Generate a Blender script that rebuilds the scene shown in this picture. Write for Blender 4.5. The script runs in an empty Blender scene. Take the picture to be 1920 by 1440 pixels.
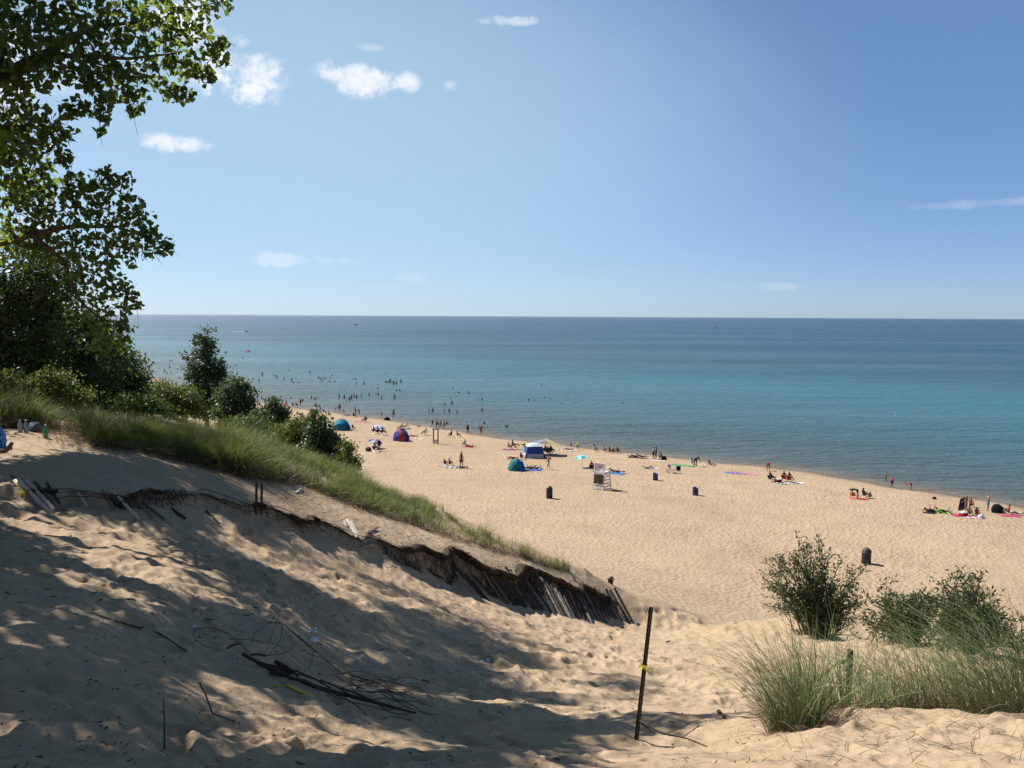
import bpy, bmesh, math, random
import numpy as np
from mathutils import Vector, Matrix, Euler, Quaternion

random.seed(7)
RNG = np.random.default_rng(7)
R = math.radians
SC = bpy.context.scene
COL = SC.collection

# ------------------------------------------------------------------ camera
EYE = 20.0                                   # metres above the lake
FPX, CX, CY = 1600.0, 960.0, 720.0           # lens in photo pixels
PITCH, ROLL = R(4.54), R(0.31)
cam_d = bpy.data.cameras.new('camera')
cam_d.sensor_width = 36.0
cam_d.lens = 36.0 * FPX / 1920.0
cam_d.clip_start = 0.1
cam_d.clip_end = 120000.0
cam = bpy.data.objects.new('camera', cam_d)
COL.objects.link(cam)
CAM_M = (Matrix.Rotation(R(90) - PITCH, 3, 'X') @ Matrix.Rotation(ROLL, 3, 'Z'))
cam.matrix_world = Matrix.Translation((0, 0, EYE)) @ CAM_M.to_4x4()
SC.camera = cam
CAMN = np.array(CAM_M)

# ------------------------------------------------------------------ sky, sun, exposure
SUN_EL, SUN_AZ = R(47.0), R(-58.0)           # azimuth from the view direction, negative = left
SUN = Vector((math.sin(SUN_AZ) * math.cos(SUN_EL), math.cos(SUN_AZ) * math.cos(SUN_EL), math.sin(SUN_EL)))
world = bpy.data.worlds.new('World')
SC.world = world
world.use_nodes = True
SC.view_settings.view_transform = 'Standard'
SC.view_settings.look = 'None'
SC.view_settings.gamma = 1.0
SC.view_settings.use_curve_mapping = False
SC.cycles.max_bounces = 7
SC.cycles.diffuse_bounces = 3
SC.cycles.glossy_bounces = 3
SC.cycles.transmission_bounces = 4
SC.view_settings.exposure = 0.945
sun_d = bpy.data.lights.new('sun', 'SUN')
sun_d.energy = 5.0
sun_d.angle = R(0.53)
sun_d.color = (1.0, 0.965, 0.91)
sun = bpy.data.objects.new('sun', sun_d)
COL.objects.link(sun)
sun.rotation_euler = (-SUN).to_track_quat('-Z', 'Y').to_euler()
sun.location = (0, 0, 60)


def ray(px, py):
    v = CAMN @ np.array([(px - CX) / FPX, (CY - py) / FPX, -1.0])
    return v / np.linalg.norm(v)


SKY_MUL, SKY_ADD = (0.64, 0.61, 0.66), (0.5, 1.15, 2.0)


def build_world():
    nt = world.node_tree
    nt.nodes.clear()
    N, L = nt.nodes.new, nt.links.new
    out = N('ShaderNodeOutputWorld')
    sky = N('ShaderNodeTexSky')
    sky.sky_type = 'NISHITA'
    sky.sun_disc = False
    sky.sun_elevation = SUN_EL
    sky.sun_rotation = SUN_AZ
    sky.altitude = 4000
    sky.air_density = 1.0
    sky.dust_density = 8.0
    sky.ozone_density = 3.0
    bg = N('ShaderNodeBackground')
    bg.inputs['Strength'].default_value = 0.063
    tint = N('ShaderNodeMix')                  # summer haze: the clear-sky model evened out by a pale blue veil
    tint.data_type = 'RGBA'
    tint.blend_type = 'MULTIPLY'
    tint.inputs['Factor'].default_value = 1.0
    tint.inputs['B'].default_value = (SKY_MUL[0], SKY_MUL[1], SKY_MUL[2], 1)
    L(sky.outputs[0], tint.inputs['A'])
    veil = N('ShaderNodeMix')
    veil.data_type = 'RGBA'
    veil.blend_type = 'ADD'
    veil.inputs['Factor'].default_value = 1.0
    veil.inputs['B'].default_value = (SKY_ADD[0], SKY_ADD[1], SKY_ADD[2], 1)
    L(tint.outputs['Result'], veil.inputs['A'])
    L(veil.outputs['Result'], bg.inputs['Color'])
    tc = N('ShaderNodeTexCoord')
    noise = N('ShaderNodeTexNoise')
    noise.inputs['Scale'].default_value = 17.0
    noise.inputs['Detail'].default_value = 9.0
    noise.inputs['Roughness'].default_value = 0.62
    L(tc.outputs['Generated'], noise.inputs['Vector'])

    def math_(op, a, b=None, clamp=False):
        m = N('ShaderNodeMath')
        m.operation = op
        m.use_clamp = clamp
        for i, v in enumerate((a, b)):
            if v is None:
                continue
            if isinstance(v, (int, float)):
                m.inputs[i].default_value = v
            else:
                L(v, m.inputs[i])
        return m.outputs[0]

    def dot(vec):
        m = N('ShaderNodeVectorMath')
        m.operation = 'DOT_PRODUCT'
        L(tc.outputs['Generated'], m.inputs[0])
        m.inputs[1].default_value = vec
        return m.outputs['Value']
    noise2 = N('ShaderNodeTexNoise')
    noise2.inputs['Scale'].default_value = 75.0
    noise2.inputs['Detail'].default_value = 6.0
    noise2.inputs['Roughness'].default_value = 0.6
    L(tc.outputs['Generated'], noise2.inputs['Vector'])
    nz = math_('ADD', math_('SUBTRACT', noise.outputs['Fac'], 0.5), math_('MULTIPLY', math_('SUBTRACT', noise2.outputs['Fac'], 0.5), 0.5))
    # cumulus puffs: (px, py, half width px, half height px, opacity, noise amount)
    clouds = [(465, 130, 72, 60, 1.0, 2.8), (425, 165, 60, 30, .9, 3.2), (395, 120, 50, 50, .75, 3.4), (340, 45, 70, 40, .9, 3.0), (645, 148, 84, 32, .95, 3.0), (605, 132, 40, 22, .8, 2.6),
              (768, 154, 27, 21, .95, 1.3), (845, 160, 17, 13, .75, 1.3), (300, 264, 44, 19, .95, 2.6), (360, 271, 30, 15, .9, 2.6),
              (75, 428, 40, 26, .9, 2.6), (530, 488, 55, 13, .35, 3.4), (640, 490, 66, 11, .3, 3.6), (955, 40, 52, 9, .5, 3.4),
              (690, 88, 34, 8, .3, 3.4), (1870, 380, 130, 10, .22, 2.0), (780, 520, 40, 10, .15, 3.0), (1460, 537, 60, 9, .15, 3.0),
              (20, 150, 110, 70, .9, 2.8), (1365, 535, 40, 8, .12, 3.)]
    # thin high veil, soft-edged, thickest on the left
    clouds = [(340, 330, 1200, 620, .40, .06), (760, 160, 760, 340, .12, .08)] + clouds
    acc = veil_acc = None
    for px, py, sx, sy, op, na in clouds:
        c = Vector(ray(px, py))
        a = Vector((c.y, -c.x, 0)).normalized()
        b = a.cross(c).normalized()
        if b.z < 0:
            b = -b
        u = math_('MULTIPLY', dot(a), FPX / sx)
        v = math_('MULTIPLY', dot(b), FPX / sy)
        # flatter base: the lower half falls off faster
        v = math_('MULTIPLY', v, 1.0)
        d2 = math_('ADD', math_('MULTIPLY', u, u), math_('MULTIPLY', v, v))
        front = math_('GREATER_THAN', dot(c), 0.5)
        m = math_('ADD', math_('SUBTRACT', 1.0, d2), math_('MULTIPLY', nz, na * 1.5))
        mr = N('ShaderNodeMapRange')
        mr.interpolation_type = 'SMOOTHSTEP'
        L(m, mr.inputs['Value'])
        mr.inputs['From Min'].default_value = 0.05 if na > 1 else 0.0
        mr.inputs['From Max'].default_value = 1.5 if na > 1 else 1.05
        mr.inputs['To Max'].default_value = op
        o = math_('MULTIPLY', mr.outputs[0], front)
        if na < 1:
            veil_acc = o if veil_acc is None else math_('SUBTRACT', math_('ADD', veil_acc, o), math_('MULTIPLY', veil_acc, o))
        else:
            acc = o if acc is None else math_('SUBTRACT', math_('ADD', acc, o), math_('MULTIPLY', acc, o))
    vb = N('ShaderNodeBackground')
    vb.inputs['Color'].default_value = (0.64, 0.87, 0.97, 1)
    vb.inputs['Strength'].default_value = 0.54
    vm = N('ShaderNodeMixShader')
    L(veil_acc, vm.inputs[0])
    L(bg.outputs[0], vm.inputs[1])
    L(vb.outputs[0], vm.inputs[2])
    cb = N('ShaderNodeBackground')
    cb.inputs['Color'].default_value = (0.92, 0.95, 1.0, 1)
    cb.inputs['Strength'].default_value = 0.54
    mix = N('ShaderNodeMixShader')
    L(acc, mix.inputs[0])
    L(vm.outputs[0], mix.inputs[1])
    L(cb.outputs[0], mix.inputs[2])
    L(mix.outputs[0], out.inputs['Surface'])


build_world()

# ------------------------------------------------------------------ helpers


def mat(name, color, rough=0.6, spec=0.3, metal=0.0, var=0.0, var_scale=8.0, bump=0.0, bump_scale=60.0, trans=0.0, sheen=0.0):
    """Procedural Principled material with optional colour mottling and bump."""
    m = bpy.data.materials.new(name)
    m.use_nodes = True
    nt = m.node_tree
    N, L = nt.nodes.new, nt.links.new
    p = nt.nodes['Principled BSDF']
    p.inputs['Base Color'].default_value = (*color, 1)
    p.inputs['Roughness'].default_value = rough
    p.inputs['Specular IOR Level'].default_value = spec
    p.inputs['Metallic'].default_value = metal
    if var or bump:
        tc = N('ShaderNodeTexCoord')
    if var:
        n = N('ShaderNodeTexNoise')
        n.inputs['Scale'].default_value = var_scale
        n.inputs['Detail'].default_value = 5
        L(tc.outputs['Object'], n.inputs['Vector'])
        mx = N('ShaderNodeMix')
        mx.data_type = 'RGBA'
        lo = [max(0, c * (1 - var)) for c in color]
        hi = [min(1, c * (1 + var)) for c in color]
        mx.inputs['A'].default_value = (*lo, 1)
        mx.inputs['B'].default_value = (*hi, 1)
        mr = N('ShaderNodeMapRange')
        mr.inputs['From Min'].default_value = .3
        mr.inputs['From Max'].default_value = .7
        L(n.outputs['Fac'], mr.inputs['Value'])
        L(mr.outputs[0], mx.inputs['Factor'])
        L(mx.outputs['Result'], p.inputs['Base Color'])
    if bump:
        n2 = N('ShaderNodeTexNoise')
        n2.inputs['Scale'].default_value = bump_scale
        n2.inputs['Detail'].default_value = 4
        L(tc.outputs['Object'], n2.inputs['Vector'])
        bp = N('ShaderNodeBump')
        bp.inputs['Strength'].default_value = bump
        bp.inputs['Distance'].default_value = 0.02
        L(n2.outputs['Fac'], bp.inputs['Height'])
        L(bp.outputs[0], p.inputs['Normal'])
    if trans:
        tr = N('ShaderNodeBsdfTranslucent')
        tr.inputs['Color'].default_value = (*[min(1, c * 1.0) for c in color], 1)
        ms = N('ShaderNodeMixShader')
        ms.inputs[0].default_value = trans
        L(p.outputs[0], ms.inputs[1])
        L(tr.outputs[0], ms.inputs[2])
        L(ms.outputs[0], nt.nodes['Material Output'].inputs['Surface'])
    return m


def np_mesh(name, verts, faces, mats, smooth=False, fmat=None):
    """verts (n,3) array, faces: (m,k) array or list of arrays of equal k."""
    me = bpy.data.meshes.new(name)
    verts = np.asarray(verts, dtype=np.float32)
    fl = faces if isinstance(faces, list) else [faces]
    fl = [np.asarray(f, dtype=np.int32) for f in fl if len(f)]
    me.vertices.add(len(verts))
    me.vertices.foreach_set('co', verts.ravel())
    nl = sum(f.size for f in fl)
    npoly = sum(len(f) for f in fl)
    me.loops.add(nl)
    me.polygons.add(npoly)
    me.loops.foreach_set('vertex_index', np.concatenate([f.ravel() for f in fl]))
    tot = np.concatenate([np.full(len(f), f.shape[1], dtype=np.int32) for f in fl])
    start = np.concatenate([[0], np.cumsum(tot)[:-1]]).astype(np.int32)
    me.polygons.foreach_set('loop_start', start)
    me.polygons.foreach_set('loop_total', tot)
    if smooth:
        me.polygons.foreach_set('use_smooth', np.ones(npoly, dtype=bool))
    if fmat is not None:
        me.polygons.foreach_set('material_index', np.asarray(fmat, dtype=np.int32))
    me.update()
    me.validate()
    for m in (mats if isinstance(mats, (list, tuple)) else [mats]):
        me.materials.append(m)
    return me


def link(name, data, parent=None, loc=None, rot=None, scale=None):
    o = bpy.data.objects.new(name, data)
    COL.objects.link(o)
    if parent is not None:
        o.parent = parent
    if loc is not None:
        o.location = loc
    if rot is not None:
        o.rotation_euler = rot
    if scale is not None:
        o.scale = scale if hasattr(scale, '__len__') else (scale,) * 3
    return o


def tag(o, label=None, cat=None, group=None, kind=None):
    if label:
        o['label'] = label
    if cat:
        o['category'] = cat
    if group:
        o['group'] = group
    if kind:
        o['kind'] = kind
    return o


def thing(name, label, cat, loc=(0, 0, 0), rz=0.0, group=None):
    o = bpy.data.objects.new(name, None)
    o.empty_display_size = 0.2
    COL.objects.link(o)
    o.location = loc
    o.rotation_euler = (0, 0, rz)
    return tag(o, label, cat, group)


class MB:
    """Collects simple shapes into one mesh."""

    def __init__(self):
        self.v, self.f = [], []

    def add(self, vs, fs):
        b = len(self.v)
        self.v += [tuple(x) for x in vs]
        self.f += [tuple(i + b for i in f) for f in fs]
        return self

    def box(self, c, s, rot=None):
        sx, sy, sz = (k / 2 for k in s)
        vs = [Vector((x, y, z)) for x in (-sx, sx) for y in (-sy, sy) for z in (-sz, sz)]
        if rot is not None:
            m = rot if isinstance(rot, Matrix) else Euler(rot).to_matrix()
            vs = [m @ v for v in vs]
        c = Vector(c)
        return self.add([v + c for v in vs], [(0, 1, 3, 2), (4, 6, 7, 5), (0, 4, 5, 1), (2, 3, 7, 6), (0, 2, 6, 4), (1, 5, 7, 3)])

    def bar(self, a, b, w, h, up=(0, 0, 1)):
        """Rectangular bar from a to b: w across, h along 'up'."""
        a, b = Vector(a), Vector(b)
        d = (b - a).normalized()
        s = d.cross(Vector(up))
        if s.length < 1e-4:
            s = d.cross(Vector((1, 0, 0)))
        s.normalize()
        u = s.cross(d).normalized()
        vs = []
        for p in (a, b):
            for i, j in ((-1, -1), (1, -1), (1, 1), (-1, 1)):
                vs.append(p + s * (i * w / 2) + u * (j * h / 2))
        return self.add(vs, [(3, 2, 1, 0), (4, 5, 6, 7), (0, 1, 5, 4), (1, 2, 6, 5), (2, 3, 7, 6), (3, 0, 4, 7)])

    def tube(self, pts, rad, n=6, cap=True):
        pts = [Vector(p) for p in pts]
        if not hasattr(rad, '__len__'):
            rad = [rad] * len(pts)
        rings = []
        ref = Vector((0.13, 0.31, 0.94)).normalized()
        vs, fs = [], []
        for i, p in enumerate(pts):
            d = (pts[min(i + 1, len(pts) - 1)] - pts[max(i - 1, 0)])
            if d.length < 1e-9:
                d = Vector((0, 0, 1))
            d.normalize()
            s = d.cross(ref)
            if s.length < 0.05:
                s = d.cross(Vector((1, 0, 0)))
            s.normalize()
            u = s.cross(d)
            for k in range(n):
                a = 2 * math.pi * k / n
                vs.append(p + (s * math.cos(a) + u * math.sin(a)) * rad[i])
        for i in range(len(pts) - 1):
            for k in range(n):
                k2 = (k + 1) % n
                fs.append((i * n + k, i * n + k2, (i + 1) * n + k2, (i + 1) * n + k))
        if cap:
            fs.append(tuple(range(n - 1, -1, -1)))
            b = (len(pts) - 1) * n
            fs.append(tuple(b + k for k in range(n)))
        return self.add(vs, fs)

    def lathe(self, prof, n=16, c=(0, 0, 0)):
        vs, fs = [], []
        cx, cy, cz = c
        for r, z in prof:
            for k in range(n):
                a = 2 * math.pi * k / n
                vs.append((cx + r * math.cos(a), cy + r * math.sin(a), cz + z))
        for i in range(len(prof) - 1):
            for k in range(n):
                k2 = (k + 1) % n
                fs.append((i * n + k, i * n + k2, (i + 1) * n + k2, (i + 1) * n + k))
        return self.add(vs, fs)

    def mesh(self, name, m, smooth=False):
        me = bpy.data.meshes.new(name)
        me.from_pydata(self.v, [], self.f)
        me.update()
        for x in (m if isinstance(m, (list, tuple)) else [m]):
            me.materials.append(x)
        if smooth:
            me.polygons.foreach_set('use_smooth', [True] * len(me.polygons))
        return me

    def build(self, name, m, parent=None, smooth=False, loc=None, rot=None):
        return link(name, self.mesh(name, m, smooth), parent, loc, rot)


def sstep(a, b, x):
    t = np.clip((x - a) / (b - a), 0, 1)
    return t * t * (3 - 2 * t)


# ------------------------------------------------------------------ terrain heights
LAKE_N = np.array([0.68, 0.733])             # towards the lake; t = distance that way, u = along the bluff to the left
LAKE_U = np.array([-0.733, 0.68])


def px_at(px, py, Y):
    v = CAMN @ np.array([(px - CX) / FPX, (CY - py) / FPX, -1.0])
    v = v / v[1]
    return np.array([v[0] * Y, Y, EYE + v[2] * Y])


SHORE_PX = [(2300, 1020), (1920, 950), (1700, 915), (1560, 892), (1440, 874), (1310, 863), (1180, 848), (1000, 828), (900, 815), (840, 804), (700, 783), (640, 775), (600, 771),
            (560, 764), (520, 759), (480, 755), (400, 738), (300, 722), (200, 700), (100, 668)]
SHORE = np.array([px_at(px, py, 1.0) for px, py in SHORE_PX])
SHORE = np.array([[s[0] * k, s[1] * k] for s in SHORE for k in [EYE / (EYE - s[2])]])
_su, _st = SHORE @ LAKE_U, SHORE @ LAKE_N
_o = np.argsort(_su)
_su, _st = _su[_o], _st[_o]


def shore_t(u):
    return np.interp(u, _su, _st) + 0.35 * np.sin(u * 0.31) + 0.25 * np.sin(u * 0.83 + 1.0)


PROF_T = [-60, -20, -5, 5, 10, 15, 20, 26, 35, 46, 60]
PROF_Z = [21, 19.5, 18.6, 18, 17, 15.2, 12, 8.6, 4.8, 1.9, 1.45]


def profile(t, u):
    te = t - 4.0 * sstep(22, 38, u)
    return np.interp(te, PROF_T, PROF_Z)


CTRL = [(-300, 1440, 2.6), (0, 1440, 3.0), (300, 1440, 3.2), (600, 1440, 3.4), (960, 1440, 3.8), (1250, 1440, 4.0), (1560, 1440, 4.1), (1900, 1440, 4.0), (2200, 1440, 4.0),
        (0, 1300, 4.1), (0, 1200, 5.3), (0, 1100, 7.2), (0, 1000, 9.8), (0, 955, 11.2), (0, 895, 12.6), (0, 845, 14), (0, 800, 17),
        (-300, 1200, 5.4), (-300, 1000, 9.5), (-300, 860, 13),
        (250, 1350, 4.0), (250, 1250, 5.2), (250, 1150, 7), (250, 1050, 9.6), (250, 1000, 11.6), (250, 930, 12.8), (250, 870, 14.4), (250, 830, 17),
        (480, 1350, 4.6), (480, 1250, 6.4), (480, 1150, 8.7), (480, 1060, 11.3), (480, 1015, 13.2), (480, 950, 14.5), (480, 900, 16.5), (480, 865, 19),
        (700, 1380, 5.2), (700, 1280, 7.8), (700, 1180, 10.8), (700, 1100, 13.6), (700, 1070, 15.2), (700, 1010, 16.6), (700, 960, 19), (700, 935, 20.8),
        (850, 1390, 5.7), (850, 1300, 8.3), (850, 1200, 11.8), (850, 1130, 15), (850, 1100, 16.8), (850, 1050, 18), (850, 1008, 20.5),
        (1000, 1395, 6), (1000, 1300, 9.3), (1000, 1220, 13), (1000, 1160, 17), (1000, 1140, 18.6), (1000, 1080, 20), (1000, 1055, 21.5),
        (1193, 1387, 6.6), (1190, 1300, 10.2), (1190, 1230, 14.5), (1190, 1185, 20.2), (1190, 1172, 21.8), (1150, 1116, 22.5),
        (1330, 1390, 6.6), (1330, 1300, 10.5), (1330, 1220, 16), (1330, 1172, 23),
        (1430, 1395, 6.2), (1430, 1290, 10.5), (1430, 1205, 17), (1430, 1168, 20),
        (1490, 1154, 18.5), (1560, 1190, 17.3), (1610, 1215, 17),
        (1690, 1197, 13.5), (1800, 1217, 13), (1900, 1235, 12.5),
        (1480, 1370, 6.3), (1560, 1330, 6.6), (1700, 1335, 6.8), (1800, 1345, 6.5), (1920, 1350, 6.2), (2200, 1360, 6.0), (1560, 1385, 5.2), (1800, 1390, 5.0)]
CP = [px_at(*c) for c in CTRL]
for x, y, z in [(0, 0, 18.4), (-3, 0, 18.6), (3, 0, 18.0), (0, -3, 19), (-8, 0, 19), (8, 0, 17.5), (0, -10, 20), (-8, 5, 18.6), (7, 4, 16.9), (9, 9, 15.4), (13, 12, 13.2),
                (3.7, 9.6, 15.3), (5.6, 9.8, 15.4)]:
    CP.append(np.array([x, y, z]))
for c in [(480, 865, 19), (700, 935, 20.8), (850, 1008, 20.5), (1000, 1055, 21.5), (1150, 1116, 22.5), (1330, 1172, 23)]:
    b = px_at(*c)
    for k, dz in ((2.2, 0.62), (5.0, 2.0)):
        CP.append(b + np.array([LAKE_N[0] * k, LAKE_N[1] * k, -dz]))
for c in [(1560, 1190, 17.3), (1690, 1197, 13.5), (1800, 1217, 13), (1900, 1235, 12.5)]:
    b = px_at(*c)
    CP.append(b + np.array([LAKE_N[0] * 3, LAKE_N[1] * 3, -1.5]))
for u in (-40, -25, -10, 5, 20, 35, 50, 70, 95, 130):
    for t in (-30, -5, 8, 16, 24, 32, 42, 52, 62):
        if t < 30 and -16 < u < 25 and t > -12:
            continue
        p = LAKE_N * t + LAKE_U * u
        CP.append(np.array([p[0], p[1], float(profile(t, u))]))
CP = np.array(CP)


def _fit():
    n = len(CP)
    d = np.sqrt(((CP[:, None, :2] - CP[None, :, :2]) ** 2).sum(-1))
    A = np.zeros((n + 3, n + 3))
    A[:n, :n] = d + np.eye(n) * -0.02
    P = np.c_[np.ones(n), CP[:, :2]]
    A[:n, n:] = P
    A[n:, :n] = P.T
    return np.linalg.solve(A, np.r_[CP[:, 2], 0, 0, 0])


RBF = _fit()
# crest of the little scarp that the fence hangs over: world polyline from the photo
SCARP = np.array([px_at(px, py, Y)[:2] for px, py, Y in [(-320, 890, 10.5), (-60, 905, 11.6), (60, 915, 12.0), (150, 925, 12.3), (250, 938, 12.8), (330, 955, 13.3), (420, 968, 14.0), (520, 978, 14.8), (600, 990, 15.5),
                  (680, 1012, 16.2), (760, 1035, 16.9), (850, 1062, 17.7), (940, 1085, 18.8), (1040, 1105, 20.2), (1130, 1125, 21.6), (1170, 1150, 22.2)]])


def seg_dist(P, poly):
    """signed distance (positive on the far side / lake side) and arc parameter of points to a polyline."""
    best = np.full(len(P), 1e9)
    sg = np.zeros(len(P))
    par = np.zeros(len(P))
    acc = 0.0
    for a, b in zip(poly[:-1], poly[1:]):
        ab = b - a
        l = np.linalg.norm(ab)
        t = np.clip(((P - a) @ ab) / (l * l), 0, 1)
        q = a + t[:, None] * ab
        d = np.linalg.norm(P - q, axis=1)
        s = ab[0] * (P[:, 1] - a[1]) - ab[1] * (P[:, 0] - a[0])
        m = d < best
        best[m] = d[m]
        sg[m] = np.sign(s[m])
        par[m] = acc + t[m] * l
        acc += l
    return best * sg, par, acc


def scarp_wob(par):
    return 0.14 * np.sin(par * 2.3) + 0.09 * np.sin(par * 5.7 + 1) + 0.22 * vnoise(par * 1.9, par * 0.0, 7) + 0.14 * vnoise(par * 5.1, par * 0.0, 8)


def scarp_edge(par):
    """points on the lip of the scarp and the horizontal direction out of it, by arc length"""
    par = np.asarray(par, dtype=float)
    d = np.linalg.norm(np.diff(SCARP, axis=0), axis=1)
    acc = np.r_[0, np.cumsum(d)]
    x, y = np.interp(par, acc, SCARP[:, 0]), np.interp(par, acc, SCARP[:, 1])
    tx, ty = np.interp(par + .3, acc, SCARP[:, 0]) - np.interp(par - .3, acc, SCARP[:, 0]), np.interp(par + .3, acc, SCARP[:, 1]) - np.interp(par - .3, acc, SCARP[:, 1])
    n = np.c_[ty, -tx] / np.hypot(tx, ty)[:, None]          # towards the camera side
    w = scarp_wob(par)
    return np.c_[x, y] + n * w[:, None], n, acc[-1]


def base_height(x, y):
    x = np.atleast_1d(np.asarray(x, dtype=float)).ravel()
    y = np.atleast_1d(np.asarray(y, dtype=float)).ravel()
    P = np.c_[x, y]
    t, u = P @ LAKE_N, P @ LAKE_U
    ts = shore_t(u)
    s = ts - t                                # metres inland from the waterline
    beach = np.where(s > 0, 0.14 * (1 - np.exp(-np.maximum(s, 0) / 1.6)) + 0.03 * np.minimum(s, 60) + 0.10 * sstep(2, 7, s), 0.07 * s)
    beach = np.maximum(beach, -6)
    z = beach.copy()
    near = t < 62
    w = sstep(44, 60, t)
    Pn = P[near]
    zr = np.empty(len(Pn))
    n = len(CP)
    far = np.linalg.norm(Pn, axis=1) > 170
    for i in range(0, len(Pn), 40000):
        q = Pn[i:i + 40000]
        d = np.sqrt(((q[:, None, :] - CP[None, :, :2]) ** 2).sum(-1))
        zr[i:i + 40000] = d @ RBF[:n] + RBF[n] + q @ RBF[n + 1:]
    k = sstep(80, 120, np.abs(u[near]))
    zr = zr * (1 - k) + profile(t[near], u[near]) * k
    zr = np.maximum(zr, np.minimum(beach[near], 2.0) - 0.3)
    # scarp: the ground under the fence is washed out
    m = (np.abs(Pn[:, 0]) < 30) & (Pn[:, 1] > 6) & (Pn[:, 1] < 27)
    if m.any():
        sd, par, tot = seg_dist(Pn[m], SCARP)
        env = sstep(0, 2.0, par) * (1 - sstep(tot - 1.6, tot + 0.05, par))
        wob = scarp_wob(par)
        dd = sd + wob
        amp = 0.17 + 0.29 * sstep(8.0, 10.5, par) * (1 - 0.4 * sstep(14.5, 16.5, par))
        step = amp * (sstep(-0.10, 0.05, dd) - 0.5)
        fade = np.exp(-(dd / 1.7) ** 2)
        zr[m] += env * step * fade
    z[near] = zr * (1 - w[near]) + beach[near] * w[near]
    return z


def hash2(ix, iy, k):
    h = (ix * 374761393 + iy * 668265263 + k * 1274126177) & 0xFFFFFFFF
    h = ((h ^ (h >> 13)) * 1103515245) & 0xFFFFFFFF
    h = ((h ^ (h >> 16)) * 2246822519) & 0xFFFFFFFF
    return (h ^ (h >> 15)).astype(np.float64) / 4294967295.0


def cell(x, y, k, sharp=7.0):
    """smooth cellular bowls: 0 at a pit's centre, rising to soft crests between pits."""
    ix, iy = np.floor(x).astype(np.int64), np.floor(y).astype(np.int64)
    acc = np.zeros_like(x)
    for dx in (-1, 0, 1):
        for dy in (-1, 0, 1):
            jx, jy = ix + dx, iy + dy
            cx = jx + 0.08 + 0.84 * hash2(jx, jy, k)
            cy = jy + 0.08 + 0.84 * hash2(jx, jy, k + 1)
            r = 0.75 + 0.6 * hash2(jx, jy, k + 2)
            d = ((x - cx) ** 2 + (y - cy) ** 2) / r
            acc += np.exp(-sharp * d)
    return -np.log(acc + 1e-6) / sharp


def prints(x, y, k, a0=.60, b0=.30):
    """trodden pits: overlapping footprints with pushed-up rims, one per unit cell"""
    ix, iy = np.floor(x).astype(np.int64), np.floor(y).astype(np.int64)
    acc = np.zeros_like(x)
    for dx in (-1, 0, 1):
        for dy in (-1, 0, 1):
            jx, jy = ix + dx, iy + dy
            u, v = x - (jx + hash2(jx, jy, k)), y - (jy + hash2(jx, jy, k + 1))
            an = 6.283 * hash2(jx, jy, k + 2)
            c, s_ = np.cos(an), np.sin(an)
            sz = .7 + .6 * hash2(jx, jy, k + 3)
            dp = .45 + .75 * hash2(jx, jy, k + 4)
            p, q = (u * c + v * s_) / (a0 * sz), (-u * s_ + v * c) / (b0 * sz)
            r2 = p * p + q * q
            r = np.sqrt(r2)
            # steeper heel end, a rim thrown up mostly towards one side
            acc += dp * (-np.exp(-r2 * r2 * .8) * (1 + .35 * p) + .42 * np.exp(-((r - 1.32) / .34) ** 2) * (1 + .6 * np.tanh(2 * p)))
    return acc


def vnoise(x, y, k):
    ix, iy = np.floor(x).astype(np.int64), np.floor(y).astype(np.int64)
    fx, fy = x - ix, y - iy
    fx, fy = fx * fx * (3 - 2 * fx), fy * fy * (3 - 2 * fy)
    a, b = hash2(ix, iy, k), hash2(ix + 1, iy, k)
    c, d = hash2(ix, iy + 1, k), hash2(ix + 1, iy + 1, k)
    return (a * (1 - fx) + b * fx) * (1 - fy) + (c * (1 - fx) + d * fx) * fy - 0.5


def height(x, y):
    x = np.atleast_1d(np.asarray(x, dtype=float)).ravel()
    y = np.atleast_1d(np.asarray(y, dtype=float)).ravel()
    z = base_height(x, y)
    P = np.c_[x, y]
    t, u = P @ LAKE_N, P @ LAKE_U
    r = np.hypot(x, y)
    dune = 1 - sstep(26, 40, r)
    land = sstep(1.0, 6.0, shore_t(u) - t)
    wx = x + 0.25 * vnoise(x * 1.3, y * 1.3, 31)
    wy = y + 0.25 * vnoise(x * 1.3, y * 1.3, 37)
    sd, par, tot = seg_dist(P, SCARP)
    calm = 1 - 0.62 * sstep(-0.9, 0.2, sd) * (r > 8)        # less trodden above the fence
    calm *= 1 - 0.5 * sstep(3.2, 4.6, x) * (1 - sstep(7.5, 10, y))   # and on the grassy mound
    f1 = prints(wx * 2.15, wy * 2.15, 101)
    f2 = prints(wx * 3.7 + 5, wy * 3.7, 151)
    f3 = prints(wx * 9.1 + 2, wy * 9.1, 201, .5, .4)
    a1 = cell(wx * 1.3, wy * 1.5, 3, 7.0)
    big = vnoise(x * 0.55, y * 0.55, 51)
    patch = 0.55 + 0.9 * (vnoise(x * 0.7, y * 0.7, 61) + .5)
    z += dune * calm * (patch * (0.036 * f1 + 0.017 * f2 + 0.0055 * f3) + 0.10 * np.minimum(a1, 0.75) - 0.02 + 0.15 * big + 0.07 * vnoise(x * 1.4, y * 1.4, 71))
    b1 = cell(x * 1.25, y * 1.25, 91)
    z += (1 - dune) * land * (0.085 * np.minimum(b1, 0.8) - 0.02 + 0.10 * vnoise(x * 0.12, y * 0.12, 93))
    return z


GX, GY, GS = np.arange(-45, 30, 0.1), np.arange(-2, 62, 0.1), 0.1
_gx, _gy = np.meshgrid(GX, GY)
GRID = base_height(_gx.ravel(), _gy.ravel()).reshape(_gx.shape)


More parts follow.
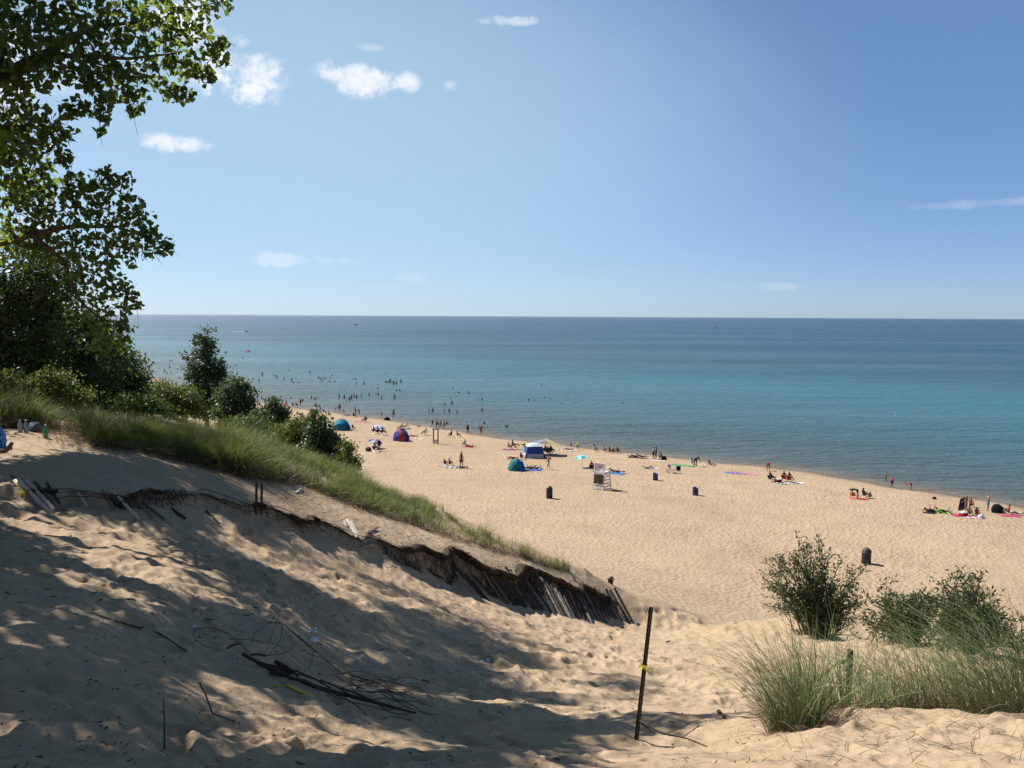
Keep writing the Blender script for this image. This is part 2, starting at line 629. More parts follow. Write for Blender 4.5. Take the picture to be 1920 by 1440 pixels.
def quick_height(x, y):
    """base height by grid lookup near the camera, exact elsewhere"""
    out = np.empty(len(x))
    fx, fy = (x - GX[0]) / GS, (y - GY[0]) / GS
    ok = (fx >= 0) & (fy >= 0) & (fx < len(GX) - 1.01) & (fy < len(GY) - 1.01)
    ix, iy = fx[ok].astype(int), fy[ok].astype(int)
    a, b = fx[ok] - ix, fy[ok] - iy
    out[ok] = (GRID[iy, ix] * (1 - a) + GRID[iy, ix + 1] * a) * (1 - b) + (GRID[iy + 1, ix] * (1 - a) + GRID[iy + 1, ix + 1] * a) * b
    if (~ok).any():
        out[~ok] = base_height(x[~ok], y[~ok])
    return out


def hit(px, py, near=2.0, fine=height):
    """point of the ground seen at a photo pixel."""
    v = CAMN @ np.array([(px - CX) / FPX, (CY - py) / FPX, -1.0])
    v = v / np.linalg.norm(v)
    for s in (np.arange(near, 60, 0.05), np.arange(60, 330, 0.3), np.arange(330, 900, 2)):
        z = EYE + v[2] * s
        h = quick_height(v[0] * s, v[1] * s)
        w = np.where(z < np.maximum(h, 0.0))[0]
        if len(w):
            break
    if len(w) == 0:
        return None
    i = w[0]
    s = s[i]
    return Vector((v[0] * s, v[1] * s, EYE + v[2] * s))


def ground(x, y):
    return float(height(x, y)[0])


def on_ground(px, py):
    p = hit(px, py)
    p.z = max(ground(p.x, p.y), 0.0)
    return p


def on_lake(px, py):
    v = ray(px, py)
    k = EYE / -v[2]
    return Vector((v[0] * k, v[1] * k, 0.0))


def mpp(p):
    """metres per photo pixel at a point"""
    d = CAMN.T @ (np.array(p) - np.array([0, 0, EYE]))
    return -d[2] / FPX


def project(p):
    d = CAMN.T @ (np.asarray(p, dtype=float).reshape(-1, 3) - np.array([0, 0, EYE])).T
    return CX + FPX * d[0] / -d[2], CY - FPX * d[1] / -d[2]


# ------------------------------------------------------------------ materials of the setting
def sand_material():
    m = bpy.data.materials.new('sand')
    m.use_nodes = True
    nt = m.node_tree
    N, L = nt.nodes.new, nt.links.new
    p = nt.nodes['Principled BSDF']
    p.inputs['Roughness'].default_value = 0.95
    p.inputs['Specular IOR Level'].default_value = 0.12
    geo = N('ShaderNodeNewGeometry')
    sep = N('ShaderNodeSeparateXYZ')
    L(geo.outputs['Position'], sep.inputs[0])

    def noise(scale, detail=4, rough=.55):
        n = N('ShaderNodeTexNoise')
        n.inputs['Scale'].default_value = scale
        n.inputs['Detail'].default_value = detail
        n.inputs['Roughness'].default_value = rough
        L(geo.outputs['Position'], n.inputs['Vector'])
        return n.outputs['Fac']

    def ramp(f, stops):
        r = N('ShaderNodeValToRGB')
        cr = r.color_ramp
        cr.elements[0].position, cr.elements[0].color = stops[0][0], (*stops[0][1], 1)
        cr.elements[1].position, cr.elements[1].color = stops[-1][0], (*stops[-1][1], 1)
        for pos, c in stops[1:-1]:
            e = cr.elements.new(pos)
            e.color = (*c, 1)
        L(f, r.inputs[0])
        return r.outputs[0]

    def mix(f, a, b, mode='MIX'):
        x = N('ShaderNodeMix')
        x.data_type = 'RGBA'
        x.blend_type = mode
        if isinstance(f, float):
            x.inputs['Factor'].default_value = f
        else:
            L(f, x.inputs['Factor'])
        for k, v in (('A', a), ('B', b)):
            if isinstance(v, tuple):
                x.inputs[k].default_value = (*v, 1)
            else:
                L(v, x.inputs[k])
        return x.outputs['Result']

    def mr(f, a, b, c=0., d=1.):
        x = N('ShaderNodeMapRange')
        L(f, x.inputs['Value'])
        for k, v in zip(('From Min', 'From Max', 'To Min', 'To Max'), (a, b, c, d)):
            x.inputs[k].default_value = v
        return x.outputs[0]
    base = ramp(noise(0.35, 6, .6), [(0.3, (.280, .196, .124)), (0.5, (.309, .223, .143)), (0.72, (.332, .245, .160))])
    base = mix(1.0, base, ramp(noise(0.045, 5, .6), [(0.32, (.90, .89, .88)), (0.5, (1, 1, 1)), (0.7, (1.06, 1.06, 1.05))]), 'MULTIPLY')
    grain = ramp(noise(9.0, 8, .7), [(0.3, (.82, .81, .80)), (0.5, (1, 1, 1)), (0.75, (1.06, 1.05, 1.03))])
    col = mix(1.0, base, grain, 'MULTIPLY')
    # dark bits of bark and shell in the sand
    speck = mr(noise(34.0, 2, .5), .70, .74)
    col = mix(speck, col, (.09, .065, .042))
    speck2 = mr(noise(5.5, 3, .5), .70, .73, 0., .55)
    col = mix(speck2, col, (.14, .10, .062))
    # wet sand along the waterline
    wet = mr(sep.outputs['Z'], .05, .22, 1., 0.)
    col = mix(wet, col, (.105, .076, .050))
    L(col, p.inputs['Base Color'])
    rg = mr(wet, 0., 1., .95, .42)
    L(rg, p.inputs['Roughness'])
    # relief: grains, small ripples, and trodden pits on the far beach
    vor = N('ShaderNodeTexVoronoi')
    vor.feature = 'SMOOTH_F1'
    vor.inputs['Scale'].default_value = 2.9
    vor.inputs['Smoothness'].default_value = 0.35
    vor.inputs['Randomness'].default_value = 1.0
    L(geo.outputs['Position'], vor.inputs['Vector'])
    b1 = N('ShaderNodeBump')
    b1.inputs['Strength'].default_value = 0.85
    b1.inputs['Distance'].default_value = 0.13
    L(vor.outputs['Distance'], b1.inputs['Height'])
    far = N('ShaderNodeVectorMath')
    far.operation = 'LENGTH'
    L(geo.outputs['Position'], far.inputs[0])
    mm = N('ShaderNodeMath')
    mm.operation = 'MULTIPLY'
    L(mr(far.outputs['Value'], 34, 48, 0.06, 1.0), mm.inputs[0])
    L(mr(noise(0.06, 5, .65), .35, .65, .45, 1.0), mm.inputs[1])
    L(mm.outputs[0], b1.inputs['Strength'])
    b2 = N('ShaderNodeBump')
    b2.inputs['Strength'].default_value = 0.7
    b2.inputs['Distance'].default_value = 0.03
    L(noise(11.0, 6, .62), b2.inputs['Height'])
    L(b1.outputs[0], b2.inputs['Normal'])
    b3 = N('ShaderNodeBump')
    b3.inputs['Strength'].default_value = 0.35
    b3.inputs['Distance'].default_value = 0.006
    L(noise(90.0, 3, .6), b3.inputs['Height'])
    L(b2.outputs[0], b3.inputs['Normal'])
    L(b3.outputs[0], p.inputs['Normal'])
    return m


def water_material():
    m = bpy.data.materials.new('lake_water')
    m.use_nodes = True
    nt = m.node_tree
    N, L = nt.nodes.new, nt.links.new
    p = nt.nodes['Principled BSDF']
    p.inputs['IOR'].default_value = 1.333
    geo = N('ShaderNodeNewGeometry')
    at = N('ShaderNodeAttribute')
    at.attribute_name = 'offshore'
    n = N('ShaderNodeTexNoise')
    n.inputs['Scale'].default_value = 0.02
    n.inputs['Detail'].default_value = 5
    mp = N('ShaderNodeMapping')
    mp.inputs['Rotation'].default_value = (0, 0, R(43))
    mp.inputs['Scale'].default_value = (0.35, 1.0, 1.0)
    L(geo.outputs['Position'], mp.inputs['Vector'])
    L(mp.outputs[0], n.inputs['Vector'])

    def mth(op, a, b):
        x = N('ShaderNodeMath')
        x.operation = op
        for i, v in enumerate((a, b)):
            if isinstance(v, (int, float)):
                x.inputs[i].default_value = v
            else:
                L(v, x.inputs[i])
        return x.outputs[0]
    # colour of the water column by distance offshore (log scale), broken up by sandbars and wind lanes
    off = mth('MAXIMUM', at.outputs['Fac'], 0.3)
    lg = mth('LOGARITHM', off, 10.0)
    lg = mth('ADD', lg, mth('MULTIPLY', mth('SUBTRACT', n.outputs['Fac'], .5), .42))
    r = N('ShaderNodeValToRGB')
    cr = r.color_ramp
    stops = [(0.0, (.110, .088, .062)), (0.16, (.052, .060, .055)), (.32, (.031, .060, .064)), (.42, (.024, .076, .094)), (.49, (.019, .082, .112)), (.55, (.014, .056, .082)),
             (.62, (.008, .048, .082)), (.76, (.004, .042, .084)), (1.0, (.003, .038, .082))]
    cr.elements[0].position, cr.elements[0].color = stops[0][0], (*stops[0][1], 1)
    cr.elements[1].position, cr.elements[1].color = stops[-1][0], (*stops[-1][1], 1)
    for pos, c in stops[1:-1]:
        cr.elements.new(pos).color = (*c, 1)
    L(mth('DIVIDE', lg, 4.3), r.inputs[0])
    nt.nodes.remove(p)
    df = N('ShaderNodeBsdfDiffuse')
    L(r.outputs[0], df.inputs['Color'])
    gl = N('ShaderNodeBsdfGlossy')
    gl.inputs['Roughness'].default_value = 0.36
    gl.inputs['Color'].default_value = (1, 1, 1, 1)
    fr = N('ShaderNodeFresnel')
    fr.inputs['IOR'].default_value = 1.333
    ms = N('ShaderNodeMixShader')
    L(mth('MULTIPLY', fr.outputs[0], 0.33), ms.inputs[0])      # wave faces tilted to the eye reflect less than a flat sheet
    L(df.outputs[0], ms.inputs[1])
    L(gl.outputs[0], ms.inputs[2])
    L(ms.outputs[0], nt.nodes['Material Output'].inputs['Surface'])
    # ripples, long low waves, and wind lanes where the surface is rougher or slick
    prev = None
    mp3 = N('ShaderNodeMapping')
    mp3.inputs['Rotation'].default_value = (0, 0, R(6))
    mp3.inputs['Scale'].default_value = (0.16, 1, 1)
    L(geo.outputs['Position'], mp3.inputs['Vector'])
    ln = N('ShaderNodeTexNoise')
    ln.inputs['Scale'].default_value = 0.012
    ln.inputs['Detail'].default_value = 6
    ln.inputs['Roughness'].default_value = 0.6
    L(mp3.outputs[0], ln.inputs['Vector'])
    lm = N('ShaderNodeMapRange')
    L(ln.outputs['Fac'], lm.inputs['Value'])
    lm.inputs['From Min'].default_value = .40
    lm.inputs['From Max'].default_value = .58
    lm.inputs['To Min'].default_value = .55
    lm.inputs['To Max'].default_value = 1.0
    lane = lm.outputs[0]
    for sc, dist, st, sx in ((0.60, .85, .9, .45), (0.10, 2.6, .7, .35), (2.2, .26, .9, .6)):
        mp2 = N('ShaderNodeMapping')
        mp2.inputs['Rotation'].default_value = (0, 0, R(-20))
        mp2.inputs['Scale'].default_value = (sx, 1, 1)
        L(geo.outputs['Position'], mp2.inputs['Vector'])
        nn = N('ShaderNodeTexNoise')
        nn.inputs['Scale'].default_value = sc
        nn.inputs['Detail'].default_value = 4
        L(mp2.outputs[0], nn.inputs['Vector'])
        b = N('ShaderNodeBump')
        b.inputs['Strength'].default_value = st
        b.inputs['Distance'].default_value = dist
        L(nn.outputs['Fac'], b.inputs['Height'])
        L(mth('MULTIPLY', lane, st), b.inputs['Strength'])
        if prev is not None:
            L(prev, b.inputs['Normal'])
        prev = b.outputs[0]
    for q in (df, gl, fr):
        L(prev, q.inputs['Normal'])
    return m


M_SAND = sand_material()
M_WATER = water_material()


# ------------------------------------------------------------------ the ground and the lake
def build_ground():
    fine = np.arange(-33.5, 33.5, 0.095)
    coarse = np.r_[np.arange(33.5, 60, 0.8), np.arange(60, 300, 4), np.arange(300, 326.5, 0.8)]
    az = np.radians(np.r_[fine, coarse])
    rad = np.r_[np.linspace(0.25, 2.2, 14)[:-1], np.exp(np.arange(math.log(2.2), math.log(30), 0.0052)),
                np.exp(np.arange(math.log(30), math.log(330), 0.011)), np.exp(np.linspace(math.log(330), math.log(3500), 26))]
    A, Rr = np.meshgrid(az, rad)
    X, Y = (Rr * np.sin(A)).ravel(), (Rr * np.cos(A)).ravel()
    Z = height(X, Y)
    nr, na = len(rad), len(az)
    V = np.c_[X, Y, Z]
    i = np.arange(nr - 1)[:, None] * na
    j = np.arange(na)[None, :]
    j2 = (j + 1) % na
    F = np.stack([i + j, i + na + j, i + na + j2, i + j2], -1).reshape(-1, 4)
    c = len(V)
    V = np.r_[V, [[0, 0, float(height(0, 0)[0])]]]
    T = np.stack([np.full(na, c), np.arange(na), (np.arange(na) + 1) % na], -1)
    me = np_mesh('sand_ground', V, [F[:, ::-1], T[:, ::-1]], M_SAND, smooth=True)
    o = link('sand_ground', me)
    tag(o, 'pale trampled sand of the dune and the wide beach', None, None, 'structure')
    return o


def build_lake():
    # grid in bluff coordinates: t towards the open lake, u along the shore
    tt = np.r_[np.arange(92, 130, 2.0), np.exp(np.arange(math.log(130), math.log(90000), 0.06))]
    uu = np.r_[-np.exp(np.arange(math.log(90000), math.log(130), -0.08)), np.arange(-120, 330, 4.0), np.exp(np.arange(math.log(330), math.log(90000), 0.08))]
    T, U = np.meshgrid(tt, uu, indexing='ij')
    P = T.ravel()[:, None] * LAKE_N + U.ravel()[:, None] * LAKE_U
    V = np.c_[P, np.zeros(len(P))]
    n, m = len(tt), len(uu)
    i = np.arange(n - 1)[:, None] * m
    j = np.arange(m - 1)[None, :]
    F = np.stack([i + j, i + m + j, i + m + j + 1, i + j + 1], -1).reshape(-1, 4)
    # normal up
    a, b, c = V[F[0, 0]], V[F[0, 1]], V[F[0, 2]]
    if np.cross(b - a, c - a)[2] < 0:
        F = F[:, ::-1]
    me = np_mesh('lake', V, F, M_WATER, smooth=True)
    off = np.maximum(T.ravel() - shore_t(U.ravel()), 0.0).astype(np.float32)
    a = me.attributes.new('offshore', 'FLOAT', 'POINT')
    a.data.foreach_set('value', off)
    o = link('lake', me)
    tag(o, 'wide blue-green lake reaching to the horizon', None, None, 'structure')


build_ground()
build_lake()
#@@VEG@@
# ------------------------------------------------------------------ foliage
def leaf_mat(name, dark, light, trans, tfac=0.45, rough=0.5):
    m = bpy.data.materials.new(name)
    m.use_nodes = True
    nt = m.node_tree
    N, L = nt.nodes.new, nt.links.new
    p = nt.nodes['Principled BSDF']
    p.inputs['Roughness'].default_value = rough
    p.inputs['Specular IOR Level'].default_value = 0.35
    at = N('ShaderNodeAttribute')
    at.attribute_name = 'tint'
    mx = N('ShaderNodeMix')
    mx.data_type = 'RGBA'
    mx.inputs['A'].default_value = (*dark, 1)
    mx.inputs['B'].default_value = (*light, 1)
    L(at.outputs['Fac'], mx.inputs['Factor'])
    L(mx.outputs['Result'], p.inputs['Base Color'])
    tr = N('ShaderNodeBsdfTranslucent')
    m2 = N('ShaderNodeMix')
    m2.data_type = 'RGBA'
    m2.inputs['A'].default_value = (*[c * .7 for c in trans], 1)
    m2.inputs['B'].default_value = (*[min(1, c * 1.25) for c in trans], 1)
    L(at.outputs['Fac'], m2.inputs['Factor'])
    L(m2.outputs['Result'], tr.inputs['Color'])
    ms = N('ShaderNodeMixShader')
    ms.inputs[0].default_value = tfac
    L(p.outputs[0], ms.inputs[1])
    L(tr.outputs[0], ms.inputs[2])
    L(ms.outputs[0], nt.nodes['Material Output'].inputs['Surface'])
    return m


M_COTTON = leaf_mat('cottonwood_leaf', (.030, .060, .016), (.065, .105, .024), (.22, .30, .035), .42, .36)
M_SHRUB = leaf_mat('shrub_leaf', (.024, .046, .012), (.060, .092, .022), (.12, .17, .03), .34)
M_SHRUB_Y = leaf_mat('young_shrub_leaf', (.040, .064, .013), (.085, .112, .022), (.16, .20, .03), .36)
M_POPLAR = leaf_mat('poplar_leaf', (.022, .048, .020), (.055, .085, .034), (.10, .15, .04), .30)
M_WILLOW = leaf_mat('willow_leaf', (.032, .050, .018), (.085, .105, .042), (.10, .13, .035), .30)
M_GRASS = leaf_mat('marram_blade', (.040, .060, .014), (.170, .188, .052), (.17, .20, .04), .34, .55)
M_TUFT = leaf_mat('tuft_blade', (.075, .105, .036), (.245, .280, .125), (.20, .25, .07), .38, .5)
M_STRAW = leaf_mat('dry_blade', (.12, .080, .042), (.32, .25, .145), (.19, .145, .075), .22, .6)
M_THATCH = leaf_mat('dead_root', (.030, .020, .013), (.15, .095, .055), (.06, .04, .025), .08, .85)
for _m in (M_GRASS, M_TUFT):
    _m.node_tree.nodes['Principled BSDF'].inputs['Specular IOR Level'].default_value = 0.18
M_BARK = mat('bark', (.105, .078, .058), .9, .1, var=.45, var_scale=14, bump=.8, bump_scale=30)
M_TWIG = mat('twig_bark', (.075, .055, .042), .85, .1, var=.3, var_scale=20)


def set_tint(me, vals):
    a = me.attributes.new('tint', 'FLOAT', 'POINT')
    a.data.foreach_set('value', np.asarray(vals, dtype=np.float32))


LEAF_SHAPES = {
    'deltoid': (np.array([[0, 0, 0], [0, 1, -.06], [-.30, .62, .05], [-.50, .22, .06], [.30, .62, .05], [.50, .22, .06]]), [(0, 1, 2, 3), (0, 5, 4, 1)]),
    'oval': (np.array([[0, 0, 0], [0, 1, -.05], [-.28, .5, .07], [.28, .5, .07]]), [(0, 1, 2), (0, 3, 1)]),
    'lance': (np.array([[0, 0, 0], [0, 1, -.10], [-.20, .45, .03], [.20, .45, .03]]), [(0, 1, 2), (0, 3, 1)]),
}


def leaf_frames(n, down=0.5, rng=RNG):
    """random leaf frames: axis (length direction), side, normal"""
    ax = rng.normal(size=(n, 3))
    ax[:, 2] -= down
    ax /= np.linalg.norm(ax, axis=1)[:, None]
    q = rng.normal(size=(n, 3))
    sd = np.cross(ax, q)
    sd /= np.linalg.norm(sd, axis=1)[:, None] + 1e-9
    nm = np.cross(sd, ax)
    return ax, sd, nm


def leaves_mesh(name, P, size, shape, m, down=0.5, frames=None, tint=None):
    V0, F0 = LEAF_SHAPES[shape]
    n = len(P)
    size = np.broadcast_to(np.asarray(size, dtype=float), (n,))
    ax, sd, nm = frames if frames is not None else leaf_frames(n, down)
    V = P[:, None, :] + size[:, None, None] * (V0[None, :, 0, None] * sd[:, None, :] + V0[None, :, 1, None] * ax[:, None, :] + V0[None, :, 2, None] * nm[:, None, :])
    k = len(V0)
    F = (np.array(F0)[None] + (np.arange(n) * k)[:, None, None]).reshape(-1, len(F0[0]))
    me = np_mesh(name, V.reshape(-1, 3), F, m)
    if tint is None:
        tint = RNG.random(n) ** 1.4
    set_tint(me, np.repeat(tint, k))
    return me


def blades_mesh(name, base, az, length, lean, curve, width, m, tint, seg=5, up=1.0):
    """curved tapering grass blades"""
    n = len(base)
    s = np.linspace(0, 1, seg + 1)
    d = np.c_[np.cos(az), np.sin(az), np.zeros(n)]
    side = np.c_[-np.sin(az), np.cos(az), np.zeros(n)]
    hor = length[:, None] * (lean[:, None] * s + curve[:, None] * s ** 2.2)
    ver = length[:, None] * (s * np.sqrt(np.clip(1 - lean ** 2, .05, 1))[:, None] - 0.62 * curve[:, None] * s ** 2.6)
    mid = base[:, None, :] + hor[:, :, None] * d[:, None, :] + ver[:, :, None] * np.array([0, 0, up])
    w = width[:, None] * (1 - s ** 1.6 * 0.93)
    rotw = RNG.normal(0, .7, n)
    sw = side * np.cos(rotw)[:, None] + np.c_[np.zeros((n, 2)), np.sin(rotw)]
    L_ = mid - w[:, :, None] * sw[:, None, :] * .5
    R_ = mid + w[:, :, None] * sw[:, None, :] * .5
    V = np.stack([L_, R_], 2).reshape(n, -1, 3)
    k = 2 * (seg + 1)
    q = np.array([[2 * i, 2 * i + 1, 2 * i + 3, 2 * i + 2] for i in range(seg)])
    F = (q[None] + (np.arange(n) * k)[:, None, None]).reshape(-1, 4)
    me = np_mesh(name, V.reshape(-1, 3), F, m)
    set_tint(me, np.repeat(tint, k))
    return me


def inside(poly, x, y):
    x, y = np.asarray(x, dtype=float), np.asarray(y, dtype=float)
    r = np.zeros(x.shape, dtype=bool)
    n = len(poly)
    for i in range(n):
        x1, y1 = poly[i]
        x2, y2 = poly[(i + 1) % n]
        c = ((y1 > y) != (y2 > y)) & (x < (x2 - x1) * (y - y1) / (y2 - y1 + 1e-12) + x1)
        r ^= c
    return r


# ---- the old cottonwood whose limbs reach in from the left and shade the slope
def build_cottonwood():
    sun = np.array(SUN)
    base = np.array([-12.6, 14.6])
    zb = ground(*base)
    root = thing('cottonwood_tree', 'big cottonwood whose leafy limbs reach in from the left and shade the slope', 'tree', (base[0], base[1], zb - .1))
    org = np.array([base[0], base[1], zb - .1])
    # clusters in view, following the crown's outline: (px, py, radius px, distance)
    vis = [(15, 20, 60, 10), (70, 40, 60, 10.5), (140, 25, 60, 11), (205, 20, 55, 11), (270, 18, 52, 11), (330, 12, 46, 11.2), (385, 10, 30, 11.4), (420, 2, 18, 11.5),
           (25, 95, 52, 9.5), (90, 85, 50, 10), (150, 85, 52, 10.5), (215, 85, 52, 11), (275, 80, 48, 11), (335, 70, 42, 11.2), (380, 60, 32, 11.4), (405, 100, 26, 11.4), (420, 85, 12, 11.4),
           (190, 135, 42, 10.8), (240, 145, 40, 11), (295, 130, 42, 11.2), (345, 125, 34, 11.3), (375, 135, 22, 11.4), (393, 145, 12, 11.4), (350, 175, 17, 11.3), (320, 170, 22, 11.2), (255, 185, 20, 11), (247, 208, 9, 11),
           (200, 185, 22, 10.6), (190, 215, 17, 10.6), (188, 243, 8, 10.6), (150, 195, 24, 10.5), (130, 205, 18, 10.5), (165, 145, 36, 10.6), (110, 130, 30, 10.2), (60, 140, 40, 9.8), (15, 150, 40, 9.6),
           (20, 200, 42, 11), (60, 195, 30, 11), (45, 240, 42, 11.5), (90, 225, 24, 11.5), (95, 255, 34, 11.5), (125, 250, 15, 11.5), (20, 285, 46, 11.8), (70, 290, 34, 11.8), (112, 285, 16, 11.6), (124, 300, 12, 11.6),
           (15, 340, 50, 12), (60, 340, 32, 12), (85, 325, 20, 12), (25, 400, 52, 12.2), (70, 390, 28, 12.2), (45, 440, 42, 12.5),
           (205, 325, 20, 12.4), (190, 345, 30, 12.4), (235, 335, 14, 12.4), (225, 365, 32, 12.4), (160, 355, 34, 12.4), (130, 355, 28, 12.3), (255, 395, 26, 12.5), (215, 405, 40, 12.5), (170, 400, 38, 12.4), (120, 395, 34, 12.3),
           (265, 425, 30, 12.6), (285, 445, 24, 12.7), (305, 460, 17, 12.7), (318, 463, 8, 12.7), (235, 440, 38, 12.6), (190, 450, 40, 12.6), (145, 445, 36, 12.5), (285, 475, 16, 12.7), (245, 475, 24, 12.7), (200, 490, 22, 12.6),
           (110, 480, 34, 12.8), (150, 505, 36, 12.8), (190, 525, 34, 12.9), (220, 535, 26, 12.9), (245, 550, 17, 12.9), (258, 570, 10, 12.9), (180, 565, 36, 13), (225, 575, 28, 13), (205, 605, 32, 13), (170, 605, 26, 13), (232, 610, 16, 13), (222, 640, 22, 13.1), (190, 645, 26, 13.1), (236, 632, 10, 13.1)]
    vis += [(10, 235, 40, 10.6), (8, 310, 44, 11.2), (40, 365, 40, 12.4), (100, 350, 24, 12.2), (20, 470, 46, 12.8), (75, 455, 36, 12.8), (85, 425, 30, 12.6), (55, 270, 30, 11.0), (130, 330, 16, 12.2), (150, 470, 26, 12.6)]
    pts, size, cl = [], [], []
    for px, py, r, Y in vis:
        n = int(9 + (r ** 1.62) * 0.18)
        c = px_at(px, py, Y)
        rr = r * Y / FPX
        d = RNG.normal(size=(n, 3))
        d /= np.linalg.norm(d, axis=1)[:, None]
        d *= (RNG.random(n) ** .45)[:, None] * rr
        d[:, 1] *= 1.35
        pts.append(c + d)
        size.append(RNG.uniform(.072, .108, n))
        cl.append(c)
    nvis = sum(len(p) for p in pts)
    # the rest of the crown, out of frame: it is what shades the sand
    shade = [[(-250, 1440), (-250, 960), (0, 955), (150, 985), (300, 1005), (480, 1010), (620, 1060), (760, 1105), (860, 1140), (985, 1182), (905, 1200), (1090, 1228), (1190, 1262), (1195, 1385), (1000, 1402), (1060, 1440)],
             [(-250, 945), (-250, 850), (20, 872), (170, 848), (200, 835), (300, 848), (440, 882), (500, 935), (480, 975), (330, 955), (150, 925)]]
    shade.append([(-200, 850), (-200, 730), (150, 745), (450, 785), (540, 880), (480, 905), (350, 868), (170, 838), (120, 800)])
    lit = [[(120, 1200), (250, 1222), (400, 1288), (560, 1308), (900, 1388), (960, 1425), (560, 1390), (380, 1345), (250, 1300), (110, 1232)],
           [(520, 1235), (640, 1225), (720, 1280), (600, 1290)], [(130, 1010), (240, 1045), (330, 1085), (250, 1085), (140, 1060)]]
    def gap(gx, gy):
        # openings between the boughs
        q = vnoise(np.array([gx * .95 + gy * .25]), np.array([gy * .75]), 41)[0] + .55 * vnoise(np.array([gx * 2.1]), np.array([gy * 1.7]), 43)[0]
        return q < (.03 if gy < 6.5 else -.07)
    nclus, tries = 0, 0
    area = []
    while nclus < 980 and tries < 5600:
        tries += 1
        if random.random() < .74:
            px, py = random.uniform(-250, 1195), 960 + 480 * random.random() ** 1.25
            pl = shade[0]
        elif random.random() < .62:
            px, py = random.uniform(-250, 500), random.uniform(835, 975)
            pl = shade[1]
        else:
            px, py = random.uniform(-200, 540), random.uniform(740, 905)
            pl = shade[2]
        if not inside(pl, px, py):
            continue
        if any(inside(q, px, py) for q in lit) and random.random() < .9:
            continue
        g = hit(px, py)
        if g is None or g.y > 30 or gap(g.x, g.y):
            continue
        for _ in range(8):
            h = random.uniform(3.6 + _ * .9, 6.5 + _ * 1.2)
            p = np.array(g) + sun * (h / sun[2])
            if p[2] > EYE + 11.5 or p[2] < EYE + .5:
                continue
            rm = random.uniform(.30, .55)
            qx, qy = project(p)
            rp = rm * FPX / max(p[1], .5)
            if p[1] < 1.0 or qx[0] < -rp * .9 or qy[0] < -rp * .9:
                n = random.randint(66, 108)
                d = RNG.normal(size=(n, 3))
                d /= np.linalg.norm(d, axis=1)[:, None]
                d *= (RNG.random(n) ** .4)[:, None] * rm
                pts.append(p + d)
                size.append(RNG.uniform(.08, .115, n))
                cl.append(p)
                nclus += 1
                break
    # unseen leaves added to block sky light, shading no sunlit ground in view
    extra = 0
    for _ in range(2600):
        if extra >= 330:
            break
        p = np.array([random.uniform(-17, 0), random.uniform(0, 21), EYE + random.uniform(2.5, 11.5)])
        rm = random.uniform(.35, .60)
        qx, qy = project(p)
        rp = rm * FPX / max(p[1], .5)
        if p[1] > 1.0 and not (qx[0] < -rp or qy[0] < -rp):
            continue
        if np.linalg.norm((p - np.array([-9.0, 10.5, EYE + 5.5])) / np.array([9.5, 11, 6.5])) > 1:
            continue
        g = p.copy()
        for _k in range(4):
            zz = float(quick_height(np.array([g[0]]), np.array([g[1]]))[0])
            g = p - sun * ((p[2] - zz) / sun[2])
        if g[1] > 2.0:
            gx, gy = project(g)
            if -150 < gx[0] < 2050 and 700 < gy[0] < 1500 and not any(inside(q, gx[0], gy[0]) for q in shade):
                continue
            if any(inside(q, gx[0], gy[0]) for q in lit) or (g[1] > 3 and gap(g[0], g[1])):
                continue
        n = random.randint(66, 108)
        d = RNG.normal(size=(n, 3))
        d /= np.linalg.norm(d, axis=1)[:, None]
        d *= (RNG.random(n) ** .4)[:, None] * rm
        pts.append(p + d)
        size.append(RNG.uniform(.08, .115, n))
        cl.append(p)
        extra += 1
    P = np.concatenate(pts) - org
    S = np.concatenate(size)
    fr = leaf_frames(len(P), .55)
    tint = RNG.random(len(P)) ** 1.3
    # the 300 leaves that show largest are parts of their own
    qx, qy = project(P[:nvis] + org)
    vy = (P[:nvis] + org)[:, 1]
    seen = (qx > 0) & (qy > 0)
    order = np.argsort(-(S[:nvis] / vy) * seen - RNG.random(nvis) * .004 * seen)
    big = set(order[:300].tolist())
    unit = {}
    for k in range(6):
        me = leaves_mesh('leaf', np.zeros((1, 3)), 1.0, 'deltoid', M_COTTON, frames=(np.array([[0, 1., 0]]), np.array([[1., 0, 0]]), np.array([[0, 0, 1.]])), tint=np.array([k / 5.0 * .9]))
        unit[k] = me
    for i in sorted(big):
        o = bpy.data.objects.new('leaf', unit[i % 6])
        COL.objects.link(o)
        o.parent = root
        mm = Matrix(np.c_[fr[1][i] * S[i], fr[0][i] * S[i], fr[2][i] * S[i]].tolist()).to_4x4()
        mm.translation = Vector(P[i])
        o.matrix_local = mm
    keep = np.array([i for i in range(len(P)) if i not in big])
    me = leaves_mesh('crown', P[keep], S[keep], 'deltoid', M_COTTON, frames=tuple(f[keep] for f in fr), tint=tint[keep])
    o = link('crown', me, root)
    o['kind'] = 'stuff'
    # trunk and limbs
    C = np.array(cl) - org
    b = MB()
    top = Vector((0.9, -1.4, 5.2))
    b.tube([(0, 0, 0), (.1, -.1, .8), (.35, -.5, 2.4), tuple(top)], [.42, .34, .30, .25], 10)
    b.build('trunk', M_BARK, root, True)
    nv = len(vis)
    CO = C[nv:]
    cen = CO[RNG.choice(len(CO), 26, replace=False)]
    for _ in range(8):
        lab = np.argmin(((CO[:, None] - cen[None]) ** 2).sum(-1), 1)
        cen = np.array([CO[lab == k].mean(0) if (lab == k).any() else cen[k] for k in range(len(cen))])
    br, tw = MB(), MB()

    def in_frame(pts_):
        A_ = np.array([np.array(p_) for p_ in pts_]) + org
        A_ = np.concatenate([A_[:-1] * (1 - t_) + A_[1:] * t_ for t_ in (0, .25, .5, .75, 1)])
        A_ = A_[A_[:, 1] > .5]
        if len(A_) == 0:
            return False
        ux, uy = project(A_)
        return bool(((ux > -5) & (uy > -5) & (uy < 1500) & (ux < 1950)).any())
